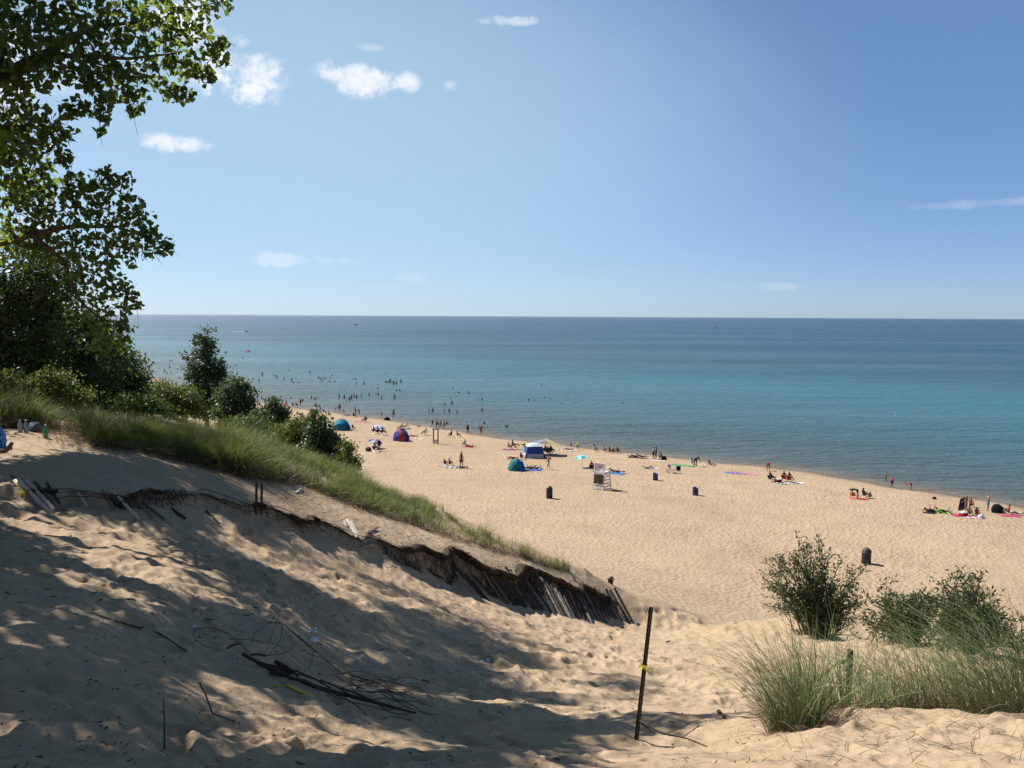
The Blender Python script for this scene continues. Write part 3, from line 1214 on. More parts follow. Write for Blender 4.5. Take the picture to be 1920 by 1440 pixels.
    for k, c in enumerate(cen):
        c = Vector(c)
        fork = Vector((.35, -.5, 2.4)).lerp(top, random.uniform(.2, 1))
        m1 = fork.lerp(c, .45) + Vector((-.5, 0, random.uniform(.2, .7)))
        seg = [fork, fork.lerp(m1, .5) + Vector((-.1, 0, .15)), m1, m1.lerp(c, .55) + Vector((0, 0, .12)), c]
        if not in_frame(seg):
            br.tube(seg, [.10, .085, .06, .04, .022], 6)
        for i in np.where(lab == k)[0]:
            q = Vector(CO[i])
            a = m1.lerp(c, random.uniform(.5, 1))
            mid = a.lerp(q, .5) + Vector((0, 0, (q - a).length * .12))
            if not in_frame([a, mid, q]):
                tw.tube([a, mid, q], [.016, .010, .004], 4, False)
    # twigs in view grow from the visible limbs, each tuft from the nearest one already joined
    nodes = [Vector(px_at(*a)) - Vector(org) for a in ((0, 148, 10.2), (30, 132, 10.2), (75, 108, 10.3), (128, 70, 10.6), (160, 105, 10.6), (190, 48, 10.9), (240, 110, 11), (280, 40, 11.1), (330, 100, 11.2),
                                                       (0, 455, 12.3), (30, 447, 12.3), (60, 440, 12.4), (130, 425, 12.5), (180, 425, 12.5), (220, 425, 12.6), (300, 455, 12.7), (120, 490, 12.7), (145, 560, 12.9), (190, 600, 13), (225, 625, 13), (-30, 300, 11.5), (-30, 230, 11))]
    todo = [Vector(C[i]) for i in range(nv)]
    while todo:
        best = min(((min((t - n_).length for n_ in nodes), i) for i, t in enumerate(todo)))
        t = todo.pop(best[1])
        n_ = min(nodes, key=lambda m_: (t - m_).length)
        mid = n_.lerp(t, .5) + Vector((random.gauss(0, .03), random.gauss(0, .03), random.gauss(.02, .03)))
        tw.tube([n_, mid, t], [.009, .007, .004], 4, False)
        for _ in range(4):
            e = t + Vector(RNG.normal(size=3)) * .10 + Vector((0, 0, -.05))
            tw.tube([mid.lerp(t, .7), e], [.004, .0018], 3, False)
        nodes.append(t)
    # the limb seen entering at the upper left
    lp = [Vector(px_at(*a)) - Vector(org) for a in ((-420, 330, 12.2), (-150, 225, 10.8), (0, 148, 10.2), (55, 118, 10.2), (95, 98, 10.4), (128, 70, 10.6), (190, 48, 10.9), (280, 40, 11.1))]
    br.tube(lp, [.15, .12, .085, .07, .06, .042, .028, .014], 8)
    lp2 = [Vector(px_at(*a)) - Vector(org) for a in ((60, 115, 10.2), (100, 104, 10.4), (160, 105, 10.6), (240, 110, 11), (330, 100, 11.2))]
    br.tube(lp2, [.05, .036, .028, .02, .01], 6)
    lp3 = [Vector(px_at(*a)) - Vector(org) for a in ((-420, 330, 12.2), (-200, 420, 12.2), (0, 455, 12.3), (60, 440, 12.4), (130, 425, 12.5), (220, 425, 12.6), (300, 455, 12.7))]
    br.tube(lp3, [.13, .10, .06, .045, .03, .02, .008], 6)
    lp4 = [Vector(px_at(*a)) - Vector(org) for a in ((60, 440, 12.4), (120, 490, 12.7), (145, 560, 12.9), (190, 600, 13), (225, 625, 13))]
    br.tube(lp4, [.035, .03, .02, .014, .006], 5)
    br.build('limbs', M_BARK, root, True)
    tw.build('twigs', M_TWIG, root)


def crown_points(ells, nclump, nleaf, rclump):
    """leaf points in clumps spread through ellipsoids: (centre, rx, ry, rz)"""
    vol = np.array([e[1] * e[2] * e[3] for e in ells]) ** (2 / 3.)
    cnt = np.maximum(3, (vol / vol.sum() * nclump)).astype(int)
    out, cen = [], []
    for (c, rx, ry, rz), k in zip(ells, cnt):
        d = RNG.normal(size=(k, 3))
        d /= np.linalg.norm(d, axis=1)[:, None]
        d *= (RNG.uniform(.35, 1.0, k) ** .6)[:, None]
        q = np.asarray(c) + d * np.array([rx, ry, rz])
        for p in q:
            m = max(4, int(nleaf * RNG.uniform(.6, 1.3)))
            e = RNG.normal(size=(m, 3)) * rclump * RNG.uniform(.6, 1.2) * np.array([1, 1, .75])
            out.append(p + e)
            cen.append(p)
    return np.concatenate(out), np.array(cen)


def shrub(name, label, cat, px, Y, ells, m, leaf, nclump, nleaf, rclump, trunk_r=.07, shape='oval', down=.2, group=None, spread=1.0, lean=0.0):
    """tree or shrub standing where column px meets distance Y; ells in photo pixels (px, py, rx, ry) at that distance."""
    c0 = px_at(px, 700, Y)
    zg = ground(c0[0], c0[1])
    org = np.array([c0[0], c0[1], zg - .05])
    root = thing(name, label, cat, tuple(org), 0, group)
    k = Y / FPX
    E = []
    for ex, ey, rx, ry in ells:
        E.append((px_at(ex, ey, Y) + np.array([0, RNG.uniform(-.25, .25) * rx * k, 0]), rx * k, rx * k * spread, ry * k))
    P, C = crown_points(E, nclump, nleaf, rclump)
    zmin = np.array([float(z) for z in height(P[:, 0], P[:, 1])])
    P = P[P[:, 2] > zmin + .02]
    me = leaves_mesh('crown', P - org, RNG.uniform(.7, 1.25, len(P)) * leaf, shape, m, down)
    o = link('crown', me, root)
    o['kind'] = 'stuff'
    b = MB()
    C = C - org
    ztop = C[:, 2].max()
    ctr = Vector((C[:, 0].mean(), C[:, 1].mean(), 0))
    stem = [Vector((0, 0, 0)), Vector((ctr.x * .3, ctr.y * .3, ztop * .3)), Vector((ctr.x * .7, ctr.y * .7, ztop * .62)), Vector((ctr.x, ctr.y, ztop * .95))]
    b.tube(stem, [trunk_r, trunk_r * .8, trunk_r * .5, trunk_r * .12], 7)
    for q in C[RNG.permutation(len(C))[:min(len(C), 46)]]:
        q = Vector(q)
        f = min(.85, max(.08, (q.z / max(ztop, .1)) * random.uniform(.45, .85)))
        a = stem[0].lerp(stem[1], f * 3) if f < .33 else (stem[1].lerp(stem[2], (f - .33) * 3) if f < .66 else stem[2].lerp(stem[3], (f - .66) * 3))
        b.tube([a, a.lerp(q, .5) + Vector((0, 0, -.04)), q], [trunk_r * .22, trunk_r * .14, trunk_r * .05], 4, False)
    b.build('trunk', M_TWIG, root)
    return root


def stem_bush(name, label, px, py, Y, ends, nsub, leaf, group=None):
    """willow-like bush: wiry stems fanning out of the sand, narrow leaves along them"""
    c0 = px_at(px, py, Y)
    zg = ground(c0[0], c0[1])
    org = np.array([c0[0], c0[1], zg - .05])
    root = thing(name, label, 'bush', tuple(org), 0, group)
    b = MB()
    P, A = [], []
    k = Y / FPX
    for ex, ey in ends:
        for rep_ in range(nsub):
            e = Vector(px_at(ex + random.gauss(0, 13), ey + random.gauss(0, 9), Y)) - Vector(org)
            e.y += random.gauss(0, .32)
            s0 = Vector((random.gauss(0, .16) + e.x * .18, random.gauss(0, .12), 0))
            s0.z = ground(org[0] + s0.x, org[1] + s0.y) - org[2] - .03
            mid = s0.lerp(e, .45) + Vector((-(e.x - s0.x) * .12, 0, abs(e.x - s0.x) * .15))
            path = [s0, s0.lerp(mid, .5) + Vector((0, 0, .04)), mid, mid.lerp(e, .55) + Vector((0, 0, .05)), e]
            b.tube(path, [.012, .010, .008, .006, .003], 4, False)
            L_ = (e - s0).length
            nl = int(37 * L_)
            for _ in range(nl):
                f = random.uniform(.22, 1.0) ** .8
                i = min(3, int(f * 4))
                q = path[i].lerp(path[i + 1], f * 4 - i)
                tw = Vector((random.gauss(0, .05), random.gauss(0, .06), random.gauss(.02, .04)))
                P.append(np.array(q + tw))
                d = (path[i + 1] - path[i]).normalized() * .7 + Vector(RNG.normal(size=3)) * .6
                A.append(np.array(d.normalized()))
            for _ in range(3):
                f = random.uniform(.35, .95)
                i = min(3, int(f * 4))
                q = path[i].lerp(path[i + 1], f * 4 - i)
                e2 = q + Vector((random.gauss(0, .16), random.gauss(0, .14), random.uniform(.05, .28)))
                b.tube([q, e2], [.004, .002], 3, False)
                for j in range(13):
                    P.append(np.array(q.lerp(e2, random.uniform(.2, 1.1)) + Vector(RNG.normal(size=3)) * .03))
                    A.append(np.array(((e2 - q).normalized() * .6 + Vector(RNG.normal(size=3)) * .6).normalized()))
    P, A = np.array(P), np.array(A)
    q = RNG.normal(size=A.shape)
    sd = np.cross(A, q)
    sd /= np.linalg.norm(sd, axis=1)[:, None]
    me = leaves_mesh('foliage', P, RNG.uniform(.7, 1.3, len(P)) * leaf, 'lance', M_WILLOW, frames=(A, sd, np.cross(sd, A)))
    o = link('foliage', me, root)
    o['kind'] = 'stuff'
    b.build('stems', M_TWIG, root)
    return root


def build_trees():
    g = 'trees and shrubs on the bluff'
    S = shrub
    S('leafy_tree', 'tall dark leafy tree rising behind the cottonwood limbs at the far left edge', 'tree', 20, 24, [(40, 540, 75, 100), (0, 610, 90, 110), (75, 610, 60, 80), (95, 510, 48, 60), (-60, 560, 90, 120), (20, 700, 90, 60), (-40, 680, 90, 90), (60, 740, 60, 30)], M_SHRUB, .13, 420, 62, .24, .12, group=g)
    S('leafy_tree', 'rounded dark shrub tree just right of the tallest left-edge tree', 'tree', 150, 27, [(140, 640, 62, 70), (110, 590, 50, 60), (180, 680, 60, 60), (120, 700, 70, 55), (60, 690, 60, 60), (150, 745, 60, 24), (70, 750, 50, 24)], M_SHRUB, .13, 340, 62, .24, .10, group=g)
    S('leafy_tree', 'dark shrub sloping down to the lake at the right end of the thicket', 'tree', 215, 30, [(215, 690, 46, 52), (240, 715, 36, 40), (190, 650, 40, 50), (255, 735, 24, 26), (200, 730, 50, 35), (240, 750, 36, 20), (190, 760, 50, 18)], M_SHRUB, .135, 270, 60, .24, .09, group=g)
    S('shrub', 'sunlit yellow-green shrub at the foot of the thicket, above the towel', 'shrub', 95, 21, [(95, 720, 34, 30), (125, 735, 22, 20), (70, 735, 30, 24), (20, 725, 40, 36), (150, 745, 30, 18)], M_SHRUB_Y, .085, 130, 50, .13, .05, group=g)
    S('shrub', 'low green shrub between the thicket and the tall young poplar', 'shrub', 320, 33, [(310, 738, 36, 22), (345, 748, 30, 22), (285, 745, 28, 24), (365, 765, 22, 16), (330, 765, 40, 18)], M_SHRUB_Y, .10, 170, 55, .18, .06, group=g)
    S('poplar_tree', 'tall slender young poplar standing alone against the water', 'tree', 386, 38, [(384, 632, 10, 20), (382, 655, 22, 24), (384, 685, 30, 28), (390, 715, 36, 28), (384, 745, 34, 26), (395, 765, 32, 22), (360, 700, 16, 18), (412, 700, 14, 14), (355, 670, 8, 10)], M_POPLAR, .15, 200, 38, .145, .10, group=g)
    S('poplar_tree', 'dark broad shrub leaning right beside the tall young poplar', 'shrub', 436, 36, [(440, 730, 24, 24), (425, 760, 32, 26), (455, 765, 24, 24), (472, 735, 8, 7), (440, 785, 26, 14), (462, 752, 14, 14)], M_POPLAR, .14, 150, 42, .17, .07, group=g)
    S('shrub', 'small pointed dark tree in front of the red umbrella', 'tree', 515, 34, [(516, 752, 7, 12), (516, 772, 20, 14), (508, 788, 28, 14), (492, 775, 14, 10), (500, 800, 24, 10), (535, 785, 8, 6)], M_POPLAR, .12, 130, 40, .13, .05, group=g)
    S('shrub', 'bright yellow-green shrub left of the dark slope tree', 'shrub', 560, 29, [(565, 800, 24, 20), (545, 810, 26, 18), (590, 815, 20, 22), (530, 825, 24, 16), (560, 835, 34, 18)], M_SHRUB_Y, .095, 160, 48, .13, .05, group=g)
    S('slope_tree', 'dark spiky-leaved small tree on the slope beside the beach', 'tree', 602, 28, [(594, 776, 14, 16), (600, 800, 30, 20), (606, 830, 32, 26), (600, 860, 34, 24), (626, 822, 16, 10), (588, 850, 34, 26), (624, 872, 22, 14), (632, 848, 10, 8)], M_POPLAR, .12, 180, 42, .13, .06, group=g)
    S('shrub', 'yellowish young shrub at the lower right end of the slope trees', 'shrub', 648, 27, [(650, 842, 14, 18), (646, 865, 24, 20), (657, 872, 17, 18), (636, 880, 24, 16), (650, 892, 24, 12)], M_SHRUB_Y, .08, 130, 44, .10, .04, group=g)
    S('shrub', 'low tangled scrub at the foot of the dark thicket end', 'shrub', 245, 28, [(255, 754, 44, 16), (212, 766, 44, 14), (290, 770, 34, 12)], M_SHRUB, .10, 110, 44, .17, .04, group=g)
    S('shrub', 'low scrub at the foot of the broad shrub beside the poplar', 'shrub', 470, 31, [(468, 795, 36, 16), (500, 815, 32, 13), (436, 800, 34, 14)], M_SHRUB, .095, 110, 42, .16, .04, group=g)
    S('shrub', 'low scrub under the bright yellow-green shrub', 'shrub', 556, 25.5, [(535, 852, 36, 14), (585, 880, 34, 13), (560, 866, 36, 14)], M_SHRUB_Y, .075, 110, 40, .12, .03, group=g)
    g2 = 'bushes on the sand mounds at the right'
    stem_bush('willow_bush', 'wiry green willow bush on the sand mound left of the lidded barrel', 1535, 1188, 17.3,
              [(1436, 1085), (1452, 1045), (1475, 1050), (1508, 1018), (1524, 1014), (1552, 1055), (1582, 1040), (1600, 1085), (1592, 1120), (1478, 1100), (1500, 1062), (1562, 1082), (1530, 1090), (1450, 1112), (1575, 1150), (1592, 1165), (1500, 1110), (1545, 1110), (1570, 1115), (1480, 1130), (1530, 1140), (1555, 1140), (1515, 1125), (1540, 1070), (1600, 1150), (1585, 1183), (1456, 1140), (1600, 1120)], 4, .07, g2)
    stem_bush('willow_bush', 'low broad willow bush with its foot buried in sand, second from the right', 1692, 1198, 13.6,
              [(1648, 1165), (1668, 1132), (1704, 1122), (1728, 1152), (1752, 1122), (1740, 1140), (1642, 1188), (1720, 1168), (1690, 1150), (1665, 1175), (1762, 1165), (1700, 1180), (1680, 1160), (1740, 1175)], 5, .072, g2)
    stem_bush('willow_bush', 'tallest willow bush near the right edge behind the marram grass', 1812, 1238, 12.8,
              [(1800, 1072), (1806, 1095), (1826, 1112), (1858, 1122), (1882, 1150), (1888, 1190), (1772, 1132), (1752, 1165), (1792, 1142), (1840, 1152), (1868, 1210), (1895, 1205), (1820, 1182), (1782, 1192), (1808, 1120), (1850, 1180), (1760, 1200), (1795, 1160), (1835, 1200), (1810, 1150), (1860, 1160)], 4, .072, g2)
    stem_bush('willow_bush', 'small bush cut by the right edge of the picture', 1925, 1240, 12.4, [(1908, 1192), (1920, 1180), (1935, 1200), (1912, 1215), (1950, 1190)], 3, .062, g2)


# ---- marram grass
def ridge_grass():
    low = [(-60, 800), (60, 808), (135, 805), (172, 838), (260, 850), (350, 868), (440, 890), (480, 905), (560, 905), (620, 930), (700, 962), (780, 988), (860, 1012), (960, 1040), (1045, 1068)]
    pts = []
    for px, py in low:
        h_ = hit(px, py)
        pts.append((h_.x, h_.y))
    back = []
    for (x, y), w in zip(pts, np.linspace(11, 1.2, len(pts)) ** 1.0):
        back.append((x + LAKE_N[0] * w, y + LAKE_N[1] * w))
    poly = pts + back[::-1]
    A = np.array(poly)
    lo, hi = A.min(0), A.max(0)
    n = 420000
    x, y = RNG.uniform(lo[0], hi[0], n), RNG.uniform(lo[1], hi[1], n)
    ok = inside(poly, x, y)
    # patchy: tufts and thin places
    dens = 1.4 * vnoise(x * 1.1, y * 1.1, 5) + 1.3 * vnoise(x * 3.3, y * 3.3, 6) + .30 + .55 * (1 - sstep(-8.5, -5, x))
    ok &= RNG.random(n) < np.clip(dens, .05, 1)
    x, y = x[ok], y[ok]
    if len(x) > 56000:
        q = RNG.choice(len(x), 56000, replace=False)
        x, y = x[q], y[q]
    z = height(x, y)
    n = len(x)
    right = sstep(-9, -2, x)
    L_ = RNG.uniform(.30, .90, n) * (1.06 - .54 * right) * (0.55 + .9 * (vnoise(x * .8, y * .8, 9) + .5)) * (.85 + .3 * (vnoise(x * 3.1, y * 3.1, 10) + .5))
    az = 5.0 * vnoise(x * 1.1, y * 1.1, 15) + RNG.normal(.1, 1.0, n)
    dry = RNG.random(n) < .20
    for nm, sel, m, lab in (('dune_grass', ~dry, M_GRASS, 'dense green marram grass along the ridge above the broken fence'), ('dry_grass', dry, M_STRAW, 'dry straw blades scattered through the ridge grass')):
        k = int(sel.sum())
        me = blades_mesh(nm, np.c_[x, y, z - .02][sel], az[sel], L_[sel] * (1 if nm == 'dune_grass' else .8), np.abs(RNG.normal(.12, .16, k)), RNG.uniform(.05, .7, k), RNG.uniform(.007, .014, k), m,
                         np.clip(RNG.random(k) ** 1.5 * .9 + .45 * (vnoise(x[sel] * .8, y[sel] * .8, 12) + .5), 0, 1), 4)
        tag(link(nm, me), lab, 'grass', None, 'stuff')
    # brown dead thatch under the edge of the grass and along the scarp
    xs, ys = [], []
    P2 = np.array(pts)
    for a, b in zip(P2[:-1], P2[1:]):
        for _ in range(int(210 * np.linalg.norm(b - a))):
            q = a + (b - a) * random.random() + LAKE_N * random.gauss(-.12, .30)
            xs.append(q[0]); ys.append(q[1])
    xs, ys = np.array(xs), np.array(ys)
    k = len(xs)
    zz = height(xs, ys)
    half = RNG.random(k) < .5
    for nm, sel, m, lab in (('dead_thatch', half, M_THATCH, 'brown dead grass stems hanging at the foot of the ridge grass'), ('bleached_stems', ~half, M_STRAW, 'pale bleached stems at the lower edge of the ridge grass')):
        j = int(sel.sum())
        me = blades_mesh(nm, np.c_[xs, ys, zz + .01][sel], RNG.normal(-1.7, 1.1, j), RNG.uniform(.15, .50, j), RNG.uniform(.2, .9, j), RNG.uniform(.2, .7, j), RNG.uniform(.005, .010, j), m, RNG.random(j), 3)
        tag(link(nm, me), lab, 'dead grass', None, 'stuff')


def tuft(label, px, py, Y, n, lean_az, length, radius, group):
    c = px_at(px, py, Y)
    zg = ground(c[0], c[1])
    root = thing('marram_grass_tuft', label, 'grass', (c[0], c[1], zg), 0, group)
    org = np.array([c[0], c[1], zg])
    for nm, k, m, ln, w, sp in (('green_blades', n, M_TUFT, length, .0062, .55), ('dry_blades', int(n * .16), M_STRAW, length * .9, .0062, .8), ('thatch', int(n * .55), M_THATCH, length * .42, .005, 1.5)):
        r = radius * np.sqrt(RNG.random(k))
        a = RNG.random(k) * 2 * np.pi
        x, y = r * np.cos(a), r * .55 * np.sin(a)
        z = height(org[0] + x, org[1] + y) - org[2] - .02
        # blades fan outwards from the tuft's heart, drawn over by the wind
        fx, fy = x / radius + .9 * math.cos(lean_az) + RNG.normal(0, sp, k), y / radius + .9 * math.sin(lean_az) + RNG.normal(0, sp, k)
        az = np.arctan2(fy, fx)
        L_ = ln * RNG.uniform(.35, 1.15, k)
        lean = np.clip(np.abs(RNG.normal(.24 if nm != 'thatch' else .6, .22, k)), 0, .9)
        cur = RNG.uniform(.08, .78, k) if nm != 'thatch' else RNG.uniform(.3, .9, k)
        me = blades_mesh(nm, np.c_[x, y, z], az, L_, lean, cur, w * RNG.uniform(.6, 1.2, k), m, RNG.random(k), 6)
        link(nm, me, root)['kind'] = 'stuff'


def build_grass():
    ridge_grass()
    g = 'marram grass on the right foreground mound'
    W = math.pi
    for lab, px, py, Y, n, az, ln, rad in (
            ('big fountain-like marram tuft at the left end of the sandy mound', 1492, 1368, 6.35, 440, W * .62, .92, .22),
            ('marram tuft just left of the wooden stake with yellow tape', 1545, 1338, 6.6, 190, W * .8, .9, .26),
            ('marram tuft growing in front of the wooden stake', 1612, 1326, 6.8, 190, W * .3, .8, .28),
            ('marram tuft just right of the wooden stake', 1680, 1330, 6.9, 200, W * .62, .85, .30),
            ('marram tuft in front of the low willow bush', 1745, 1335, 6.9, 220, W * .66, .9, .30),
            ('marram tuft in front of the tallest willow bush', 1815, 1340, 6.7, 260, W * .7, .98, .30),
            ('marram tuft second from the right edge on the sandy mound', 1872, 1350, 6.4, 270, W * .78, 1.02, .28),
            ('marram tuft touching the right edge of the picture', 1925, 1360, 6.1, 280, W * .7, 1.1, .28)):
        tuft(lab, px, py, Y, n, az, ln, rad, g)


build_cottonwood()
build_trees()
build_grass()
#@@OBJ@@
# ------------------------------------------------------------------ people
LEN = dict(torso=.42, neck=.15, head=.21, uarm=.29, farm=.25, hand=.10, thigh=.43, shin=.42, foot=.17)
# pose: torso direction, head direction, then (upper arm, forearm) and (thigh, shin, foot) for right and left, as (side, forward, up)
POSES = {
    'stand': ((0, .02, 1), (0, .05, 1), [((.22, 0, -1), (.08, .18, -1)), ((.25, .05, -1), (.05, .25, -1))], [((.05, .03, -1), (.02, -.05, -1), (.15, 1, -.2)), ((.08, .0, -1), (.03, -.03, -1), (.2, 1, -.2))]),
    'arms_out': ((0, -.04, 1), (0, .05, 1), [((1, .1, -.45), (1, .3, -.1)), ((1, .0, -.6), (.8, .4, -.3))], [((.12, .03, -1), (.04, -.05, -1), (.15, 1, -.2)), ((.14, .0, -1), (.05, -.03, -1), (.2, 1, -.2))]),
    'hands_hips': ((0, 0, 1), (.1, .1, 1), [((.75, -.25, -.8), (-.75, .35, -.4)), ((.7, -.2, -.8), (-.75, .35, -.4))], [((.08, .03, -1), (.03, -.05, -1), (.15, 1, -.2)), ((.12, .06, -1), (.03, -.09, -1), (.25, 1, -.2))]),
    'walk': ((0, .06, 1), (0, .08, 1), [((.18, .35, -1), (.05, .6, -1)), ((.2, -.4, -1), (.05, -.05, -1))], [((.05, -.3, -1), (.02, -.5, -1), (.1, 1, -.5)), ((.05, .42, -1), (.02, .02, -1), (.1, 1, .05))]),
    'arm_up': ((0, -.03, 1), (0, .1, 1), [((.45, .15, 1), (-.15, .2, 1)), ((.3, .1, -1), (.1, .4, -.9))], [((.06, .03, -1), (.02, -.05, -1), (.15, 1, -.2)), ((.1, .0, -1), (.03, -.03, -1), (.2, 1, -.2))]),
    'bend': ((0, 1, .12), (0, 1, -.25), [((.1, .35, -1), (.02, .3, -1)), ((.12, .2, -1), (.02, .35, -1))], [((.08, -.14, -1), (.03, .06, -1), (.15, 1, -.2)), ((.1, -.10, -1), (.03, .02, -1), (.2, 1, -.2))]),
    'sit': ((0, -.12, 1), (0, .12, 1), [((.2, .55, -.8), (-.25, .8, .1)), ((.2, .5, -.85), (-.25, .85, .05))], [((.14, .85, .62), (.02, .35, -1), (.15, 1, -.15)), ((.18, .9, .5), (.04, .3, -1), (.2, 1, -.15))]),
    'sit_back': ((0, -.5, 1), (0, -.15, 1), [((.3, -.55, -1), (.05, -.25, -1)), ((.32, -.5, -1), (.05, -.3, -1))], [((.12, 1, .42), (.03, .75, -.7), (.15, 1, .3)), ((.14, 1, .06), (.03, 1, -.1), (.2, .4, 1))]),
    'chair': ((0, -.42, 1), (0, -.05, 1), [((.3, .3, -.9), (-.15, 1, .05)), ((.3, .3, -.9), (-.15, 1, .05))], [((.12, 1, .12), (.03, .45, -1), (.15, 1, -.1)), ((.14, 1, .12), (.04, .55, -1), (.2, 1, -.1))]),
    'lie': ((0, -1, .10), (0, -1, .25), [((.5, .4, -.25), (.05, 1, 0)), ((.8, -.5, 0), (-.5, -.9, .2))], [((.10, 1, .0), (.03, 1, -.02), (.3, .3, 1)), ((.14, 1, .55), (.03, .5, -.85), (.2, 1, .1))]),
    'prone': ((0, 1, .30), (0, .6, 1), [((.35, .35, -.9), (-.3, 1, -.1)), ((.35, .35, -.9), (-.3, 1, -.1))], [((.12, -1, -.1), (.03, -1, .02), (.1, -.9, -.1)), ((.14, -1, -.1), (.03, -.35, .9), (.1, -.2, 1))]),
    'crouch': ((0, .5, 1), (0, .7, .8), [((.2, .7, -.8), (-.1, .8, -.5)), ((.2, .6, -.9), (-.1, .9, -.4))], [((.25, .9, .1), (.02, -.3, -1), (.15, 1, -.2)), ((.28, .85, -.05), (.03, -.25, -1), (.2, 1, -.2))]),
    'child_up': ((0, .0, 1), (0, .1, 1), [((.5, .5, -.5), (-.3, .5, -.7)), ((.5, .5, -.5), (-.3, .5, -.7))], [((.45, .8, -.15), (-.1, .25, -1), (.1, .8, -.7)), ((.45, .8, -.15), (-.1, .25, -1), (.1, .8, -.7))]),
}
M_EYE = mat('eye', (.02, .015, .012), .3)


def _n(v):
    return Vector(v).normalized()


def build_pose(name):
    td, hd, arms, legs = POSES[name]
    td, hd = _n(td), _n(hd)
    J, E, RAD = [], [], []

    def j(p, r):
        J.append(Vector(p))
        RAD.append(r)
        return len(J) - 1
    bones = []
    pel = j((0, 0, 0), (.135, .105))
    wa = j(td * .20, (.118, .09))
    ch = j(td * .40, (.150, .105))
    nk = j(td * .50 + hd * .03, (.058, .058))
    h0 = j(td * .50 + hd * .13, (.078, .088))
    h1 = j(td * .50 + hd * .24, (.075, .085))
    E += [(pel, wa), (wa, ch), (ch, nk), (nk, h0), (h0, h1)]
    bones += [('pelvis', pel, wa), ('torso', wa, ch), ('neck', ch, nk), ('head', nk, h1)]
    fing = []
    for s, (ua, fa) in zip((1, -1), arms):
        ua, fa = _n((ua[0] * s, ua[1], ua[2])), _n((fa[0] * s, fa[1], fa[2]))
        side = Vector((s, 0, 0))
        sh = j(td * .435 + side * .165, (.058, .058))
        el = j(J[sh] + ua * .28, (.042, .042))
        wr = j(J[el] + fa * .25, (.028, .032))
        ha = j(J[wr] + fa * .085, (.034, .020))
        E += [(ch, sh), (sh, el), (el, wr), (wr, ha)]
        bones += [('uarm', sh, el), ('farm', el, wr), ('hand', wr, ha)]
        fing.append((ha, fa, s))
    for s, (th, sn, ft) in zip((1, -1), legs):
        th, sn, ft = (_n((d[0] * s, d[1], d[2])) for d in (th, sn, ft))
        hp = j(Vector((.092 * s, 0, 0)) - td * .05, (.095, .1))
        kn = j(J[hp] + th * .42, (.058, .06))
        ca = j(J[kn] + sn * .12, (.056, .058))
        an = j(J[kn] + sn * .40, (.036, .04))
        to = j(J[an] + ft * .17 + sn * .035, (.040, .024))
        E += [(pel, hp), (hp, kn), (kn, ca), (ca, an), (an, to)]
        bones += [('thigh', hp, kn), ('shin', kn, an), ('foot', an, to)]
    me = bpy.data.meshes.new('pose_skeleton')
    me.from_pydata([tuple(p) for p in J], E, [])
    ob = bpy.data.objects.new('pose_skeleton', me)
    COL.objects.link(ob)
    md = ob.modifiers.new('skin', 'SKIN')
    md.use_smooth_shade = True
    md.branch_smoothing = .4
    for i, v in enumerate(me.skin_vertices[0].data):
        v.radius = RAD[i]
        v.use_root = (i == 0)
    sb = ob.modifiers.new('sub', 'SUBSURF')
    sb.levels = sb.render_levels = 1
    dg = bpy.context.evaluated_depsgraph_get()
    dg.update()
    ev = bpy.data.meshes.new_from_object(ob.evaluated_get(dg))
    V = np.array([v.co for v in ev.vertices])
    N_ = np.array([v.normal for v in ev.vertices])
    F = [tuple(p.vertices) for p in ev.polygons]
    bpy.data.objects.remove(ob)
    bpy.data.meshes.remove(ev)
    bpy.data.meshes.remove(me)
    # bone of every face
    cen = np.array([V[list(f)].mean(0) for f in F])
    best = np.full(len(F), 1e9)
    which = np.zeros(len(F), int)
    par = np.zeros(len(F))
    for k, (nm, a, b) in enumerate(bones):
        A, B = np.array(J[a]), np.array(J[b])
        ab = B - A
        t = np.clip(((cen - A) @ ab) / (ab @ ab), 0, 1)
        d = np.linalg.norm(cen - (A + t[:, None] * ab), axis=1)
        m = d < best
        best[m], which[m], par[m] = d[m], k, t[m]
    bn = np.array([bones[k][0] for k in which])
    extra = MB()
    # five bent fingers on each hand
    for ha, fa, s in fing:
        p = J[ha]
        up = Vector((0, 0, 1)) if abs(fa.z) < .8 else Vector((0, 1, 0))
        sd = fa.cross(up).normalized()
        cu = sd.cross(fa).normalized()
        for q, ln in zip((-.027, -.009, .009, .026), (.072, .082, .076, .058)):
            a = p + sd * q - fa * .01
            b = a + fa * ln * .55 - cu * .006
            extra.tube([a, b, b + fa * ln * .4 - cu * ln * .32], [.0095, .0085, .006], 5)
        a = p - fa * .055 + sd * .030 * s
        b = a + (fa * .6 + sd * s * .8).normalized() * .04
        extra.tube([a, b, b + (fa + sd * s * .15).normalized() * .032], [.011, .0095, .007], 5)
    # nose, ears
    hc = td * .50 + hd * .175
    fwd = Vector((0, 1, 0)) - hd * hd.y
    if fwd.length < .3:
        fwd = Vector((0, 0, 1)) - hd * hd.z
        if name == 'prone':
            fwd = -fwd
    fwd.normalize()
    sx = fwd.cross(hd).normalized()
    extra.tube([hc + fwd * .085 + hd * .02, hc + fwd * .113 - hd * .012, hc + fwd * .088 - hd * .026], [.006, .013, .008], 5)
    for s in (-1, 1):
        extra.tube([hc + sx * s * .074 - hd * .025, hc + sx * s * .088 + hd * .0, hc + sx * s * .076 + hd * .028], [.008, .016, .008], 5)
    nf = len(F) + len(extra.f)
    eyes = MB()
    for s in (-1, 1):
        e = hc + fwd * .083 + sx * s * .032 + hd * .022
        eyes.tube([e - fwd * .012, e + fwd * .003], [.011, .009], 6)
    eyes.tube([hc + fwd * .088 - hd * .052 + sx * -.022, hc + fwd * .092 - hd * .052, hc + fwd * .088 - hd * .052 + sx * .022], [.003, .006, .003], 4)
